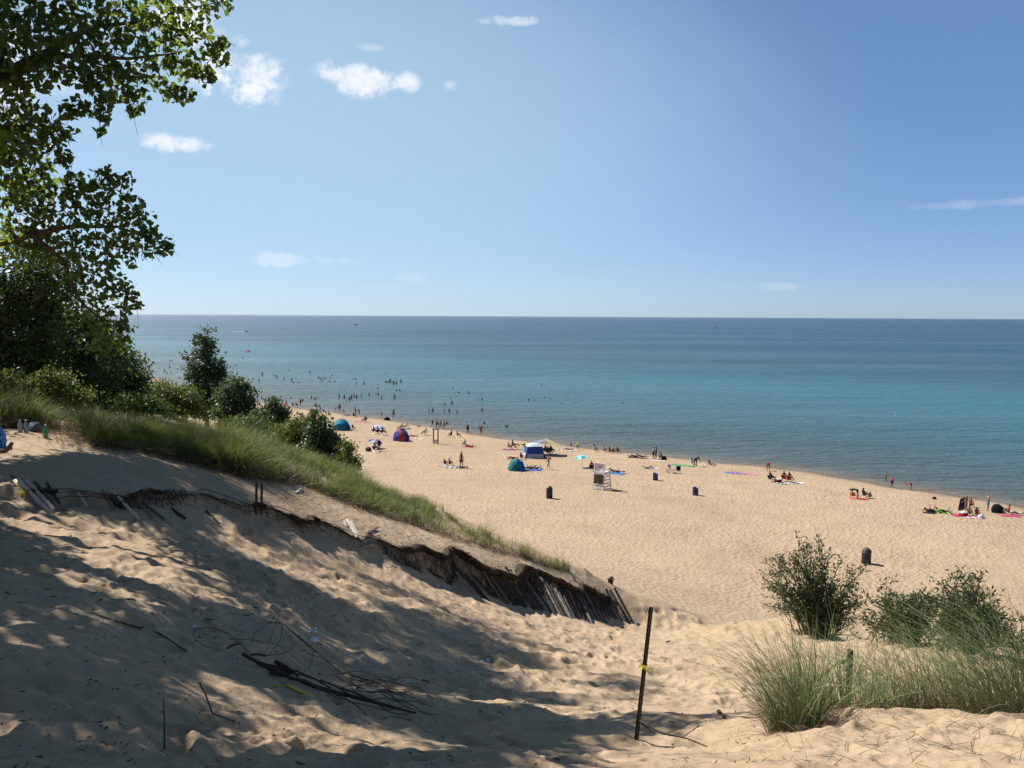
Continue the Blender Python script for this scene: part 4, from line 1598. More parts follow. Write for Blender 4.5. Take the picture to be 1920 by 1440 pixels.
    allv = [tuple(v) for v in V] + extra.v + eyes.v
    b1, b2 = len(V), len(V) + len(extra.v)
    allf = F + [tuple(i + b1 for i in f) for f in extra.f] + [tuple(i + b2 for i in f) for f in eyes.f]
    zmin = min(v[2] for v in allv)
    off = Vector((0, 0, -zmin))
    body = bpy.data.meshes.new('body_' + name)
    body.from_pydata([(v[0], v[1], v[2] - zmin) for v in allv], [], allf)
    body.update()
    body.polygons.foreach_set('use_smooth', [True] * len(allf))
    body.materials.append(M_SAND)
    body.materials.append(M_EYE)
    body.polygons.foreach_set('material_index', [0] * nf + [1] * len(eyes.f))

    def shell(nm, sel, d, cap=0.0):
        idx = np.where(sel)[0]
        used = {}
        vs, fs = [], []
        for i in idx:
            f = []
            for v in F[i]:
                if v not in used:
                    used[v] = len(vs)
                    vs.append(V[v] + N_[v] * d - np.array([0, 0, zmin]))
                f.append(used[v])
            fs.append(f)
        m = bpy.data.meshes.new(nm + '_' + name)
        m.from_pydata([tuple(v) for v in vs], [], fs)
        m.update()
        m.polygons.foreach_set('use_smooth', [True] * len(fs))
        m.materials.append(M_SAND)
        return m
    hd_, hcn, fw = np.array(hd), np.array(hc), np.array(fwd)
    rel = cen - hcn
    hairsel = (bn == 'head') & ((rel @ hd_ > .045) | ((rel @ fw < -.0) & (rel @ hd_ > -.06)))
    hairlong = hairsel | ((bn == 'head') & (rel @ fw < .02)) | ((bn == 'neck') & (rel @ fw < -.01))
    out = dict(body=body)
    out['hair'] = shell('hair', hairsel, .018)
    out['hair_long'] = shell('hair_long', hairlong, .022)
    out['swim_trunks'] = shell('swim_trunks', ((bn == 'pelvis') & (par < .6)) | ((bn == 'thigh') & (par < .62)), .014)
    out['swim_bottom'] = shell('swim_bottom', ((bn == 'pelvis') & (par < .45)) | ((bn == 'thigh') & (par < .16)), .010)
    out['shirt'] = shell('shirt', (bn == 'torso') | ((bn == 'pelvis') & (par > .35)) | ((bn == 'uarm') & (par < .6)) | ((bn == 'neck') & (par < .35)), .013)
    out['bikini_top'] = shell('bikini_top', (bn == 'torso') & (par > .45) & (par < .98), .010)
    out['swimsuit'] = shell('swimsuit', (bn == 'torso') | (bn == 'pelvis') | ((bn == 'thigh') & (par < .14)), .010)
    out['dress'] = shell('dress', (bn == 'torso') | (bn == 'pelvis') | ((bn == 'thigh') & (par < .8)), .03)
    tops = [v[2] for v in allv]
    out['h'] = max(tops) - zmin
    return out


POSE = {}


def pose(n):
    if n not in POSE:
        POSE[n] = build_pose(n)
    return POSE[n]


SKIN = [mat('skin_fair', (.32, .18, .125), .5, .3), mat('skin_tan', (.20, .104, .066), .5, .3), mat('skin_brown', (.11, .056, .036), .5, .3), mat('skin_dark', (.065, .035, .023), .5, .35)]
HAIR = [mat('hair_black', (.012, .010, .009), .5), mat('hair_brown', (.05, .028, .016), .5), mat('hair_blond', (.38, .26, .12), .5)]
_cloth = {}


def cloth(c, name='cloth'):
    k = tuple(round(x, 3) for x in c)
    if k not in _cloth:
        _cloth[k] = mat('%s_%d' % (name, len(_cloth)), tuple(x * .60 for x in c), .8, .15, var=.12, var_scale=5)
    return _cloth[k]


BLACK, NAVY, BLUE, RED, WHITE = (.015, .015, .018), (.018, .025, .07), (.03, .10, .42), (.45, .03, .025), (.75, .75, .73)
PINK, LIME, TEAL, ORANGE, YELLOW = (.65, .08, .20), (.28, .75, .06), (.02, .28, .36), (.75, .14, .03), (.70, .55, .12)
GREY, PURPLE, MAROON, GREEN, SKY = (.22, .22, .23), (.16, .07, .32), (.20, .02, .03), (.04, .26, .10), (.25, .55, .80)
LAKE_RZ = math.atan2(-LAKE_N[0], LAKE_N[1])
N_PEOPLE = 0


def person(loc, ps, label, rz=None, scale=1.0, skin=None, wear=None, hair=None, group=None, long=None, rx=0.0):
    """wear: list of (garment, colour)"""
    global N_PEOPLE
    N_PEOPLE += 1
    P = pose(ps)
    o = bpy.data.objects.new('person', P['body'])
    COL.objects.link(o)
    o.location = loc
    o.rotation_euler = (rx, 0, LAKE_RZ + random.uniform(-.5, .5) if rz is None else rz)
    o.scale = (scale,) * 3
    sk = SKIN[skin if skin is not None else random.choice((1, 1, 2, 2, 0, 3))]
    o.material_slots[0].link = 'OBJECT'
    o.material_slots[0].material = sk
    if wear is None:
        if random.random() < .55:
            wear = [('swim_trunks', random.choice((NAVY, BLACK, RED, BLUE, GREY, TEAL, MAROON)))]
        elif random.random() < .5:
            wear = [('swimsuit', random.choice((BLACK, NAVY, PINK, PURPLE, RED, TEAL)))]
        else:
            c = random.choice((BLACK, RED, BLUE, PINK, TEAL, ORANGE))
            wear = [('swim_bottom', c), ('bikini_top', c)]
    lng = (random.random() < .4) if long is None else long
    parts = [('hair_long' if lng else 'hair', HAIR[hair if hair is not None else random.choice((0, 0, 1, 1, 2))])] + [(g, cloth(c)) for g, c in wear]
    for g, m in parts:
        c = bpy.data.objects.new('hair' if g.startswith('hair') else g, P[g])
        COL.objects.link(c)
        c.parent = o
        c.material_slots[0].link = 'OBJECT'
        c.material_slots[0].material = m
    tag(o, label, 'person', group)
    return o


ORD = ['first', 'second', 'third', 'fourth', 'fifth', 'sixth', 'seventh', 'eighth', 'ninth', 'tenth', 'eleventh', 'twelfth', 'thirteenth', 'fourteenth', 'fifteenth', 'sixteenth', 'seventeenth', 'eighteenth', 'nineteenth', 'twentieth']


def bathers(phrase, items):
    """items: (px, waterline py, visible height px[, pose]) ; standing in the lake"""
    items = sorted(items)
    for i, it in enumerate(items):
        px, py, h = it[:3]
        ps = it[3] if len(it) > 3 else random.choice(('stand', 'stand', 'arms_out', 'hands_hips', 'walk'))
        p = on_lake(px, py)
        vis = h * mpp(p)
        sc = random.uniform(.88, 1.04)
        H = pose(ps)['h']
        if vis > H * sc:
            sc = vis / H * 1.02
        p.z = -(H * sc - max(vis, .26))
        if h <= 3.2:
            what = 'swimmer'
        else:
            what = 'bather'
        lab = ('%s from left of those %s' % (ORD[i], phrase)) if len(items) > 1 else '%s %s' % ('lone ' + what, phrase)
        person(p, ps, lab, random.uniform(-3, 3), sc, group='bathers in the lake')


def build_bathers():
    bathers('in the farther water between thicket and tall poplar', [(270, 677, 3), (275, 684, 3), (279, 686, 4), (283, 687, 4), (287, 681, 3), (319, 678, 4), (323, 678, 4), (318, 690, 5), (333, 693, 3), (340, 694, 4)])
    bathers('in the nearer water between thicket and tall poplar', [(281, 704, 5), (286, 704, 3), (308.5, 698, 6), (313, 702, 6), (320.6, 702, 6), (346, 703, 6)])
    bathers('at the distant waterline above the low green shrub', [(294, 718, 7), (301, 718, 10), (312, 721, 8), (322, 722, 9), (331, 723, 9), (343, 725, 7)])
    bathers('swimming far out to the right of the tall poplar', [(456, 673, 4), (440, 686, 3), (444, 687, 3)])
    bathers('in deep water above the small pointed tree', [(485.5, 716, 6), (489, 728, 3), (492, 706, 9), (512.5, 705, 3), (515, 705, 3), (519, 710, 7), (532.5, 713, 8), (542.5, 695, 3), (547, 716, 8), (550, 718, 3), (555, 711, 3), (560, 718, 3)])
    bathers('in the loose cluster above the dark slope tree', [(581, 702, 7), (597.5, 710, 5), (602, 713, 6), (607, 713, 6), (611, 713, 9), (603, 717, 4), (618, 716, 4), (623, 705, 4), (627.5, 717, 4), (620, 709, 3)])
    bathers('scattered in the water above the teal tent', [(662, 712, 3), (666.5, 712, 3), (668, 721, 5), (682.5, 721, 6), (696, 729, 3), (708, 729, 4), (708.5, 722, 3)])
    bathers('in the tight knot below the left buoy', [(723, 717, 4), (726, 718, 5), (730, 718, 6), (732, 716, 7), (737.5, 722, 8), (740, 722, 7), (743, 720, 6), (751.6, 718, 7), (743.5, 733, 4), (749.6, 733, 4), (735, 718, 5)])
    bathers('wading near shore above the red umbrella', [(466, 732, 8), (471, 734, 7), (483, 746, 8), (490.6, 749, 8), (504, 753, 9), (510, 752, 7), (536.5, 757, 8)])
    bathers('in the shallows above the bright yellow-green shrub', [(535.6, 747, 3), (545, 747, 4), (567.5, 753, 6), (584, 749, 9), (590, 749, 5), (593, 749, 5), (598, 748, 4), (649, 753, 3)])
    bathers('in the row wading above the teal tent', [(636, 748, 10), (645.6, 748, 8), (655.4, 752, 9), (658.8, 749, 9), (663.8, 745, 8), (668.8, 748, 9), (677.5, 744, 6), (692.5, 742, 7), (705, 741, 4), (709, 742, 7), (715, 749, 9), (740, 749, 10)])
    bathers('in the five wading behind the edge walkers', [(804, 775, 11, 'stand'), (811.6, 775, 11, 'walk'), (833.5, 776, 12, 'arms_out'), (842, 773, 9, 'stand'), (857, 778, 12, 'walk')])
    bathers('scattered in the water beyond the wading five', [(834, 758, 3), (847.5, 758, 8), (845, 748, 4), (849, 730, 4), (860, 737, 4), (878.5, 738, 7), (895.6, 750, 3), (904, 750, 4), (904, 772, 9)])
    bathers('in the shallows right of the edge walkers', [(837.5, 796, 6), (844, 795, 3), (876, 796, 5), (908, 795, 5), (821, 797, 7)])
    bathers('swimming between the wading five and the shade canopy', [(949, 801, 5), (952.5, 799, 4)])
    bathers('swimming far out above the shade canopy', [(991.5, 751, 4), (1000.7, 752, 5), (1021, 745.5, 3), (1031, 747, 3), (1053, 757, 4)])
    bathers('swimming far out above the lifeguard chair', [(1168, 756, 4)])
    bathers('wading behind the seated shore row', [(1070.6, 836, 8, 'stand'), (1112.4, 834, 4)])
    gk = 'children playing at the water edge'
    for px, py, ps, rz, sc, w, lab in ((1661, 901, 'stand', 2.0, .74, [('swim_trunks', GREEN)], 'dark-haired child in green trunks standing knee-deep, leftmost of three by the shore'),
                                       (1672, 917, 'stand', -1.2, .82, [('shirt', PINK), ('swim_trunks', BLACK)], 'child in pink shirt and black shorts at the water edge'),
                                       (1707.6, 920, 'bend', 1.2, .80, [('shirt', ORANGE), ('swim_trunks', BLACK)], 'child in orange shirt bending down at the water edge')):
        p = on_lake(px, py)
        p.z = max(float(base_height(p.x, p.y)[0]), -.35)
        person(p, ps, lab, rz, sc, 1, w, 0, gk, False)


def beach(px, py, ps, label, rz=None, scale=1.0, skin=None, wear=None, hair=None, long=None, lift=0.0, group='people on the beach'):
    p = on_ground(px, py)
    p.z += lift
    return person(p, ps, label, rz, scale, skin, wear, hair, group, long)


def build_people():
    L_ = LAKE_RZ
    B = beach
    edge = [(811, 801, 'walk'), (818, 803, 'stand'), (826, 804.5, 'walk'), (832.5, 805.6, 'walk')]
    for (px, py, ps), w, lab in zip(edge, ([('swim_trunks', NAVY)], [('swim_trunks', BLACK)], [('swim_bottom', BLACK), ('bikini_top', BLACK)], [('swim_trunks', MAROON)]),
                                    ('leftmost of four people walking along the water edge', 'second of four people walking along the water edge, in black trunks', 'third of four people walking along the water edge, in black bikini', 'rightmost of four people walking along the water edge')):
        B(px, py, ps, lab, R(-75), .98, 2, w)
    B(563.5, 761, 'stand', 'person in red trunks standing at the far waterline', 1.0, 1.0, 2, [('swim_trunks', RED)])
    B(497.5, 760, 'stand', 'person in red top on the far beach left of the red umbrella', .5, .95, 1, [('shirt', RED)])
    B(548.5, 762, 'sit', 'left of two people sitting on the far sand spit', L_, .95, 2)
    B(555.5, 762, 'sit', 'right of two people sitting on the far sand spit', L_, .95, 2)
    B(547, 777, 'stand', 'thin dark figure standing right of the red umbrella', 2.6, .85, 3, [('swim_trunks', BLACK)])
    B(592, 769, 'arms_out', 'person with arms spread at the inlet of the far beach', .4, .95, 2)
    B(600.6, 775, 'walk', 'person walking in the shallow inlet of the far beach', -1.2, .95, 1)
    B(616, 780, 'sit', 'person sitting alone above the bright yellow-green shrub', L_, 1, 1)
    B(629, 773, 'bend', 'person in navy shorts stooping at the waterline above the teal tent', -1.4, .95, 1, [('swim_trunks', NAVY)])
    B(637, 772, 'stand', 'person in red shirt at the waterline above the teal tent', .2, .95, 1, [('shirt', RED), ('swim_trunks', BLACK)])
    B(644, 773, 'sit', 'child sitting at the waterline beside the red shirt', L_, .65, 1)
    B(666, 776, 'stand', 'person in red standing next to a stooping one at the waterline', -1.0, .98, 1, [('swimsuit', RED)])
    B(673, 777, 'bend', 'person bending over at the waterline beside the one in red', 1.4, .95, 1, [('swim_trunks', MAROON)])
    B(663, 782, 'sit', 'dark-clothed person sitting by a towel near the far waterline', L_, 1, 2, [('shirt', BLACK)])
    B(653, 780, 'lie', 'person lying on a towel near the far waterline', 1.5, 1, 1)
    B(715.6, 783, 'stand', 'small child standing at the waterline above the white umbrella', .5, .62, 1)
    B(738, 784, 'arm_up', 'person with one arm raised standing in ankle-deep water', .2, 1.05, 1, [('swim_trunks', NAVY)])
    B(702, 813, 'chair', 'left of three people in folding chairs below the white umbrella', L_, 1, 2, [('shirt', MAROON)], lift=.18)
    B(709.5, 814, 'chair', 'middle of three people in folding chairs below the white umbrella', L_, 1, 1, [('shirt', RED)], lift=.18)
    B(718, 815, 'chair', 'right of three people in folding chairs below the white umbrella', L_, 1, 2, [('shirt', BLACK)], lift=.18)
    B(752, 803, 'sit_back', 'person reclining on a dark towel above the blue tent', 1.2, 1, 1, [('swim_trunks', NAVY)])
    B(761, 802, 'sit_back', 'person in white reclining on a towel above the blue tent', 1.2, 1, 2, [('shirt', WHITE)])
    B(785, 801, 'lie', 'child lying at the waterline left of the wooden frame', -.8, .7, 0, [('swimsuit', RED)])
    B(775, 819, 'lie', 'person lying on the red towel beside the blue tent', 1.4, 1, 1, [('swimsuit', RED)])
    B(797, 816, 'chair', 'person seated under a white cloth right of the red towel', 1.4, 1, 2, [('shirt', GREY)], lift=.18)
    B(846, 819, 'sit', 'long-haired person in black sitting by the waterline right of the wooden frame', 1.0, 1.02, 1, [('shirt', BLACK)], 0, True)
    B(857.5, 819, 'sit', 'person in dark swimwear sitting facing the long-haired one in black', -1.6, 1, 2, [('swimsuit', BLACK)], 0)
    B(877, 813, 'stand', 'dark figure standing ankle-deep left of the adult carrying a child', .4, .95, 3, [('swim_trunks', BLACK)])
    a = B(902, 816, 'hands_hips', 'adult carrying a child on the hip in ankle-deep water', -.4, 1.02, 1, [('swim_trunks', RED)])
    person(a.location + Vector((-.26, -.05, .78)), 'child_up', 'small child carried on the hip of an adult in ankle-deep water', -.6, .52, 1, [('swimsuit', RED)], None, 'people on the beach')
    B(871.5, 836, 'sit', 'person in white hat and shirt sitting beside the red towel', .6, 1, 1, [('shirt', WHITE)], 2)
    B(880, 838, 'prone', 'dark-haired person lying on a red towel', 1.4, 1, 2, [('swimsuit', RED)], 0, True)
    m = B(865, 877, 'stand', 'man in black shorts carrying a child on his shoulders', .1, 1.05, 1, [('swim_trunks', BLACK)], 1, False)
    person(m.location + Vector((0, -.02, 1.24)), 'child_up', 'child riding on the shoulders of a man', .1, .62, 1, [('swim_trunks', NAVY)], 1, 'people on the beach', False)
    B(834, 873, 'sit', 'left of two people sitting on a towel beside the man with a child', L_, .95, 1, [('shirt', NAVY)])
    B(843, 872, 'sit', 'right of two people sitting on a towel beside the man with a child', L_, .92, 2)
    B(867.5, 879, 'lie', 'person lying at the feet of the man with a child', 1.4, .95, 2, [('swimsuit', BLACK)])
    # umbrella and canopy group
    B(964, 836, 'sit_back', 'tanned person leaning back on the sand left of the lime umbrella', -1.4, 1.05, 2)
    B(954, 841, 'sit', 'person sitting on a red and blue towel left of the blue cabana', -1.2, .95, 1, [('swimsuit', RED)])
    B(961, 839, 'sit', 'second person on the red and blue towel left of the blue cabana', -1.2, .95, 2)
    B(984, 842, 'sit', 'person sitting on a green mat beside the blue cabana', -1.2, .9, 2, [('swim_trunks', NAVY)])
    B(1024, 850, 'chair', 'left of three people sitting in the shade of the canopy', L_, 1, 2, [('shirt', BLACK)], lift=.16)
    B(1029, 852, 'chair', 'middle of three people sitting in the shade of the canopy', L_, 1, 2, [('shirt', NAVY)], lift=.16)
    B(1034, 851, 'chair', 'right of three people sitting in the shade of the canopy', L_, 1, 3, [('shirt', BLACK)], lift=.16)
    B(962, 861, 'lie', 'person lying on a towel behind the blue and green pop-up tent', 1.3, 1, 1, [('swimsuit', MAROON)])
    B(977, 861, 'sit', 'person sitting upright behind the blue and green pop-up tent', L_, .95, 1)
    B(987, 880, 'prone', 'person lying nearest the blue and green pop-up tent', -1.5, .95, 2, [('swimsuit', NAVY)])
    B(997, 880, 'prone', 'middle person lying right of the blue and green pop-up tent', -1.5, .95, 2, [('swim_trunks', BLACK)])
    B(1007, 880, 'prone', 'farthest right person lying beside the pop-up tent on a blue towel', -1.5, .9, 1, [('swimsuit', BLUE)])
    B(1028, 880, 'walk', 'woman in patterned swimsuit walking across the sand below the canopy', 1.9, 1.02, 0, [('swimsuit', (.42, .30, .26))], 1, True)
    # along the waterline
    B(1080, 843, 'crouch', 'person in bright lime shirt leaning forward at the waterline', -1.6, 1.0, 1, [('shirt', LIME)])
    B(1066, 844, 'lie', 'dark figure lying at the waterline left of the lime shirt', 1.4, .95, 2, [('swimsuit', BLACK)])
    row = [(1115, 847, [('shirt', WHITE)], 1), (1132.5, 848, [('shirt', (.5, .48, .45))], 2), (1143, 849.5, [('swim_trunks', MAROON)], 2), (1150, 850, [('swimsuit', MAROON)], 1), (1158, 850, [('shirt', (.10, .03, .03))], 2)]
    for i, ((px, py, w, sk), lab) in enumerate(zip(row, ('person in white shirt sitting at the waterline, leftmost of the seated row', 'second from left of five people seated in a row at the waterline', 'middle of five people seated in a row at the waterline', 'fourth from left of five people seated in a row at the waterline', 'rightmost of five people seated in a row at the waterline'))):
        B(px, py, 'sit', lab, L_, 1.08 if i == 0 else .95, sk, w)
    B(1190, 858, 'lie', 'left of two people lying on dark towels left of the standing pair', 1.4, 1.05, 2, [('swimsuit', BLACK)])
    B(1202, 858, 'prone', 'right of two people lying on dark towels left of the standing pair', 1.4, 1.05, 2, [('swim_trunks', BLACK)])
    B(1225, 861, 'stand', 'left of two people standing close together by a white towel', -1.2, 1.02, 2, [('shirt', (.35, .30, .26)), ('swim_trunks', BLACK)], 1)
    B(1230, 860.5, 'hands_hips', 'right of two people standing close together by a white towel', 1.2, 1.06, 3, [('swim_trunks', BLACK)], 0)
    B(1241, 862, 'crouch', 'dark figure crouching right of the standing pair', 1.2, .9, 3, [('shirt', BLACK)])
    B(1215, 879, 'lie', 'person with a straw hat lying on white cloth left of the stroller', -1.5, 1, 0, [('swimsuit', WHITE)], 2)
    B(1297.5, 871, 'sit', 'person in white sitting on the green mat', L_, .92, 1, [('shirt', (.6, .6, .55))], 0)
    B(1304.6, 874, 'bend', 'dark-clothed person bending over beside the green mat', L_, 1.15, 3, [('shirt', BLACK), ('swim_trunks', BLACK)])
    B(1332, 873, 'sit_back', 'person in blue sitting at the waterline right of the green mat', -1.4, .95, 2, [('swim_trunks', (.05, .25, .45)), ('shirt', BLACK)])
    B(1440.6, 883, 'bend', 'person with white cap and red shorts bending at the waterline', -.2, 1.0, 1, [('swim_trunks', RED), ('shirt', MAROON)], 2)
    B(1446, 903, 'chair', 'dark figure in a folding chair left of the red cooler', -1.2, 1.0, 3, [('shirt', BLACK), ('swim_trunks', BLACK)], lift=.16)
    B(1471, 903, 'chair', 'person in a red folding chair, left of the red pair', L_, 1.0, 2, [('shirt', RED)], lift=.16)
    B(1481, 904, 'chair', 'person in a red folding chair, right of the red pair', L_, 1.0, 1, [('shirt', RED)], lift=.16)
    B(1606, 935, 'bend', 'person in black bending over the orange bags', 1.4, 1.05, 1, [('shirt', NAVY), ('swim_trunks', BLACK)])
    B(1619, 934, 'sit', 'person in red cap and dark shirt sitting by the orange towel', -1.3, 1.05, 1, [('shirt', NAVY)])
    B(1631, 935, 'sit', 'child in purple sitting right of the person in red cap', L_, .7, 1, [('shirt', PURPLE)])
    B(1737, 959, 'prone', 'left of two people lying with their feet up', 2.4, .95, 1, [('swimsuit', BLACK)])
    B(1746, 960, 'prone', 'right of two people lying with their feet up', 2.4, .95, 2, [('swim_trunks', NAVY)])
    B(1766, 961, 'prone', 'person lying under a bright lime cloth', 1.4, 1, 2, [('shirt', LIME), ('swim_trunks', BLACK)])
    B(1811, 962, 'arms_out', 'person in pink bikini shaking out a navy towel', .6, 1.02, 1, [('swim_bottom', PINK), ('bikini_top', PINK)], 1, True)
    B(1820, 952, 'sit', 'bare-backed person sitting behind the navy towel', L_, 1.02, 1, [('swim_bottom', BLACK)], 0)
    B(1852, 957, 'stand', 'blond woman in turquoise dress standing near the waterline', 1.3, 1.05, 0, [('dress', TEAL)], 2)
    B(1817, 967, 'sit', 'bare-backed person sitting behind the red cooler', L_, 1.0, 1, [('swim_trunks', GREEN)], 0)
    B(1831, 969, 'sit', 'person in maroon top sitting by the white jug', L_, .95, 1, [('shirt', MAROON)], 1)
    B(1891, 964, 'sit', 'person in pink sitting beside the black tipped umbrella', 1.2, 1.0, 1, [('shirt', (.45, .06, .12))], 0)
    B(1908, 965, 'lie', 'person in white lying at the right edge beside the pink towel', 1.4, .95, 1, [('swimsuit', WHITE)])
    B(684, 792, 'chair', 'lone person in a dark folding chair beside a pink towel', 1.2, 1, 2, [('shirt', BLACK)], lift=.16)
    B(704, 847, 'chair', 'person in a dark chair under the pink and blue umbrella', L_, 1, 2, [('shirt', MAROON)], lift=.16)
    B(711, 846, 'stand', 'dark figure standing under the pink and blue umbrella', .3, 1.0, 3, [('shirt', BLACK), ('swim_trunks', BLACK)])
    B(1110, 883, 'chair', 'person in a folding chair in the shade of the turquoise striped umbrella', -.4, 1, 3, [('shirt', RED)], lift=.16)
    B(1152, 886, 'prone', 'dark-haired person propped up on the blue towel beside the lifeguard chair', 1.4, .95, 2, [('swimsuit', BLACK)], 0, True)
    B(1160, 888, 'lie', 'person lying flat on the blue towel beside the lifeguard chair', 1.4, 1, 1, [('swim_trunks', PURPLE)])
    # the two on the dune
    p = Vector(px_at(1148, 1112, 23.6))
    p.z = ground(p.x, p.y)
    head = px_at(1149, 1082, 23.6)[2]
    g = pose('sit')['h']
    person((p.x, p.y, head - g * 1.02), 'sit', 'dark-haired person whose head shows above the end of the slat fence', -1.3, 1.02, 1, [('shirt', (.35, .28, .24))], 0, 'people on the dune', True)
    f = px_at(14, 862, 13.2)
    z = ground(f[0], f[1])
    person((f[0] - .98, f[1] + .04, z - .02), 'sit_back', 'person resting at the left edge, only bare shins and feet in view', R(-92), 1.02, 1, [('swim_trunks', (.42, .04, .07))], 1, 'people on the dune', False)


# ------------------------------------------------------------------ beach gear
M_WHITE = mat('white_paint', (.56, .55, .52), .55, .3, var=.10, var_scale=3)
M_BLACKPL = mat('black_plastic', (.016, .017, .022), .42, .4, var=.2)
M_BLUEDRUM = mat('blue_drum', (.010, .019, .12), .42, .4, var=.2)
M_NAVYDRUM = mat('navy_drum', (.009, .011, .034), .45, .4, var=.25)
M_STEEL = mat('grey_steel', (.35, .35, .36), .4, .5, .8)
M_DARKWOOD = mat('dark_wood', (.055, .040, .030), .85, .1, var=.3)
M_BROWNLID = mat('brown_lid', (.055, .040, .040), .6, .3, var=.2)


def drum(px, py, label, h, r, body, lid, group):
    p = on_ground(px, py)
    root = thing('trash_barrel', label, 'barrel', (p.x, p.y, p.z - .02), random.random() * 6, group)
    pr = [(0, 0), (r * .97, 0), (r, .015), (r, h * .30), (r * 1.03, h * .32), (r * 1.03, h * .345), (r, h * .365), (r, h * .64), (r * 1.03, h * .66), (r * 1.03, h * .685), (r, h * .705), (r, h * .97), (r * 1.04, h * .98), (r * 1.04, h), (r * .95, h), (r * .95, h * .9), (0, h * .88)]
    MB().lathe(pr, 20).build('drum', body, root, True)
    if lid:
        hh = .34
        pl = [(r * 1.06, h - .03), (r * 1.06, h + .03), (r * .98, h + .05)] + [(r * .98 * math.cos(a), h + .05 + hh * math.sin(a)) for a in np.linspace(0.12, 1.5, 8)] + [(0, h + .05 + hh)]
        o = MB().lathe(pl, 20).build('dome_lid', lid, root, True)
        fl = MB()
        fl.box((0, -r * .86, h + .17), (r * .95, .03, .19), (R(-18), 0, 0))
        fl.build('push_flap', M_BLACKPL, o)
    return root


def umbrella(px, py, label, r, hgt, cols, tilt=(0, 0), rz=0, lift=0):
    p = on_ground(px, py)
    root = thing('beach_umbrella', label, 'umbrella', (p.x, p.y, p.z - .05), rz, 'beach umbrellas')
    pole = MB()
    tl = Euler((tilt[0], tilt[1], 0)).to_matrix()
    top = Vector((0, 0, hgt * .55)) + tl @ Vector((0, 0, hgt * .45))
    pole.tube([(0, 0, -.2), (0, 0, hgt * .55), tuple(top)], .018, 7)
    pole.build('pole', M_WHITE, root)
    n = 8
    pr = [(0, 0), (.35, -.03), (.7, -.14), (1, -.32)]
    for k in range(n):
        b = MB()
        vs = []
        for rr, z in pr:
            for s in range(5):
                a = 2 * math.pi * (k + s / 4) / n
                sag = math.sin(math.pi * s / 4) * rr * .05
                vs.append(top + tl @ Vector((rr * r * math.cos(a) * (1 - sag), rr * r * math.sin(a) * (1 - sag), z * r)))
        for z_, off in ((0, 0), (1, .012)):
            pass
        f = []
        for i in range(3):
            for s in range(4):
                f.append((i * 5 + s, i * 5 + s + 1, (i + 1) * 5 + s + 1, (i + 1) * 5 + s))
        b.add(vs, f)
        b.build('canopy_panel', cloth(cols[k % len(cols)]), root, True)
    rb = MB()
    for k in range(n):
        a = 2 * math.pi * k / n
        rb.tube([top + tl @ Vector((0, 0, -.02)), top + tl @ Vector((.7 * r * math.cos(a), .7 * r * math.sin(a), -.16 * r)), top + tl @ Vector((r * math.cos(a), r * math.sin(a), -.33 * r))], .006, 4)
    rb.build('ribs', M_STEEL, root)
    return root


def popup_tent(px, py, label, W, D, H, cols, rz, name='popup_tent', edges=None, door=None):
    p = on_ground(px, py)
    root = thing(name, label, 'tent', (p.x, p.y, p.z - .02), rz, 'tents on the beach')
    edges = edges or np.linspace(0, R(118), len(cols) + 1)
    ribs = MB()
    for k, c in enumerate(cols):
        b = MB()
        vs = []
        na, ns = 5, 15
        for i in range(na):
            phi = edges[k] + (edges[k + 1] - edges[k]) * i / (na - 1)
            bulge = 1 - .05 * math.sin(math.pi * i / (na - 1))
            for s in range(ns):
                q = math.pi * s / (ns - 1)
                vs.append((W / 2 * math.cos(q), -D * math.sin(q) * math.cos(phi) * bulge, H * math.sin(q) * math.sin(phi) * bulge))
        f = [(i * ns + s, i * ns + s + 1, (i + 1) * ns + s + 1, (i + 1) * ns + s) for i in range(na - 1) for s in range(ns - 1)]
        b.add(vs, f)
        b.build('fabric_panel', cloth(c), root, True)
    if door:
        vs = []
        for i in range(7):
            phi = R(4 + 78 * i / 6)
            hw = .17 * (1 - i / 6.5)
            for q in (.62 - hw, .62, .62 + hw):
                a = math.pi * q
                vs.append((W / 2 * math.cos(a) * 1.015, -D * math.sin(a) * math.cos(phi) * 1.015, H * math.sin(a) * math.sin(phi) * 1.015 + .01))
        MB().add(vs, [(i * 3 + k, i * 3 + k + 1, (i + 1) * 3 + k + 1, (i + 1) * 3 + k) for i in range(6) for k in range(2)]).build('door_panel', cloth(door), root, True)
    for phi in edges[1:]:
        ribs.tube([(W / 2 * math.cos(math.pi * s / 14), -D * math.sin(math.pi * s / 14) * math.cos(phi), H * math.sin(math.pi * s / 14) * math.sin(phi) + .01) for s in range(15)], .012, 4)
    ribs.build('hoops', M_BLACKPL, root)
    fl = MB()
    fl.add([(W / 2 * math.cos(2 * math.pi * k / 20), -D * abs(math.sin(2 * math.pi * k / 20)) if k <= 10 else .35 * D * abs(math.sin(2 * math.pi * k / 20)), .012) for k in range(20)], [tuple(range(20))])
    fl.build('floor', cloth(cols[0]), root)
    return root


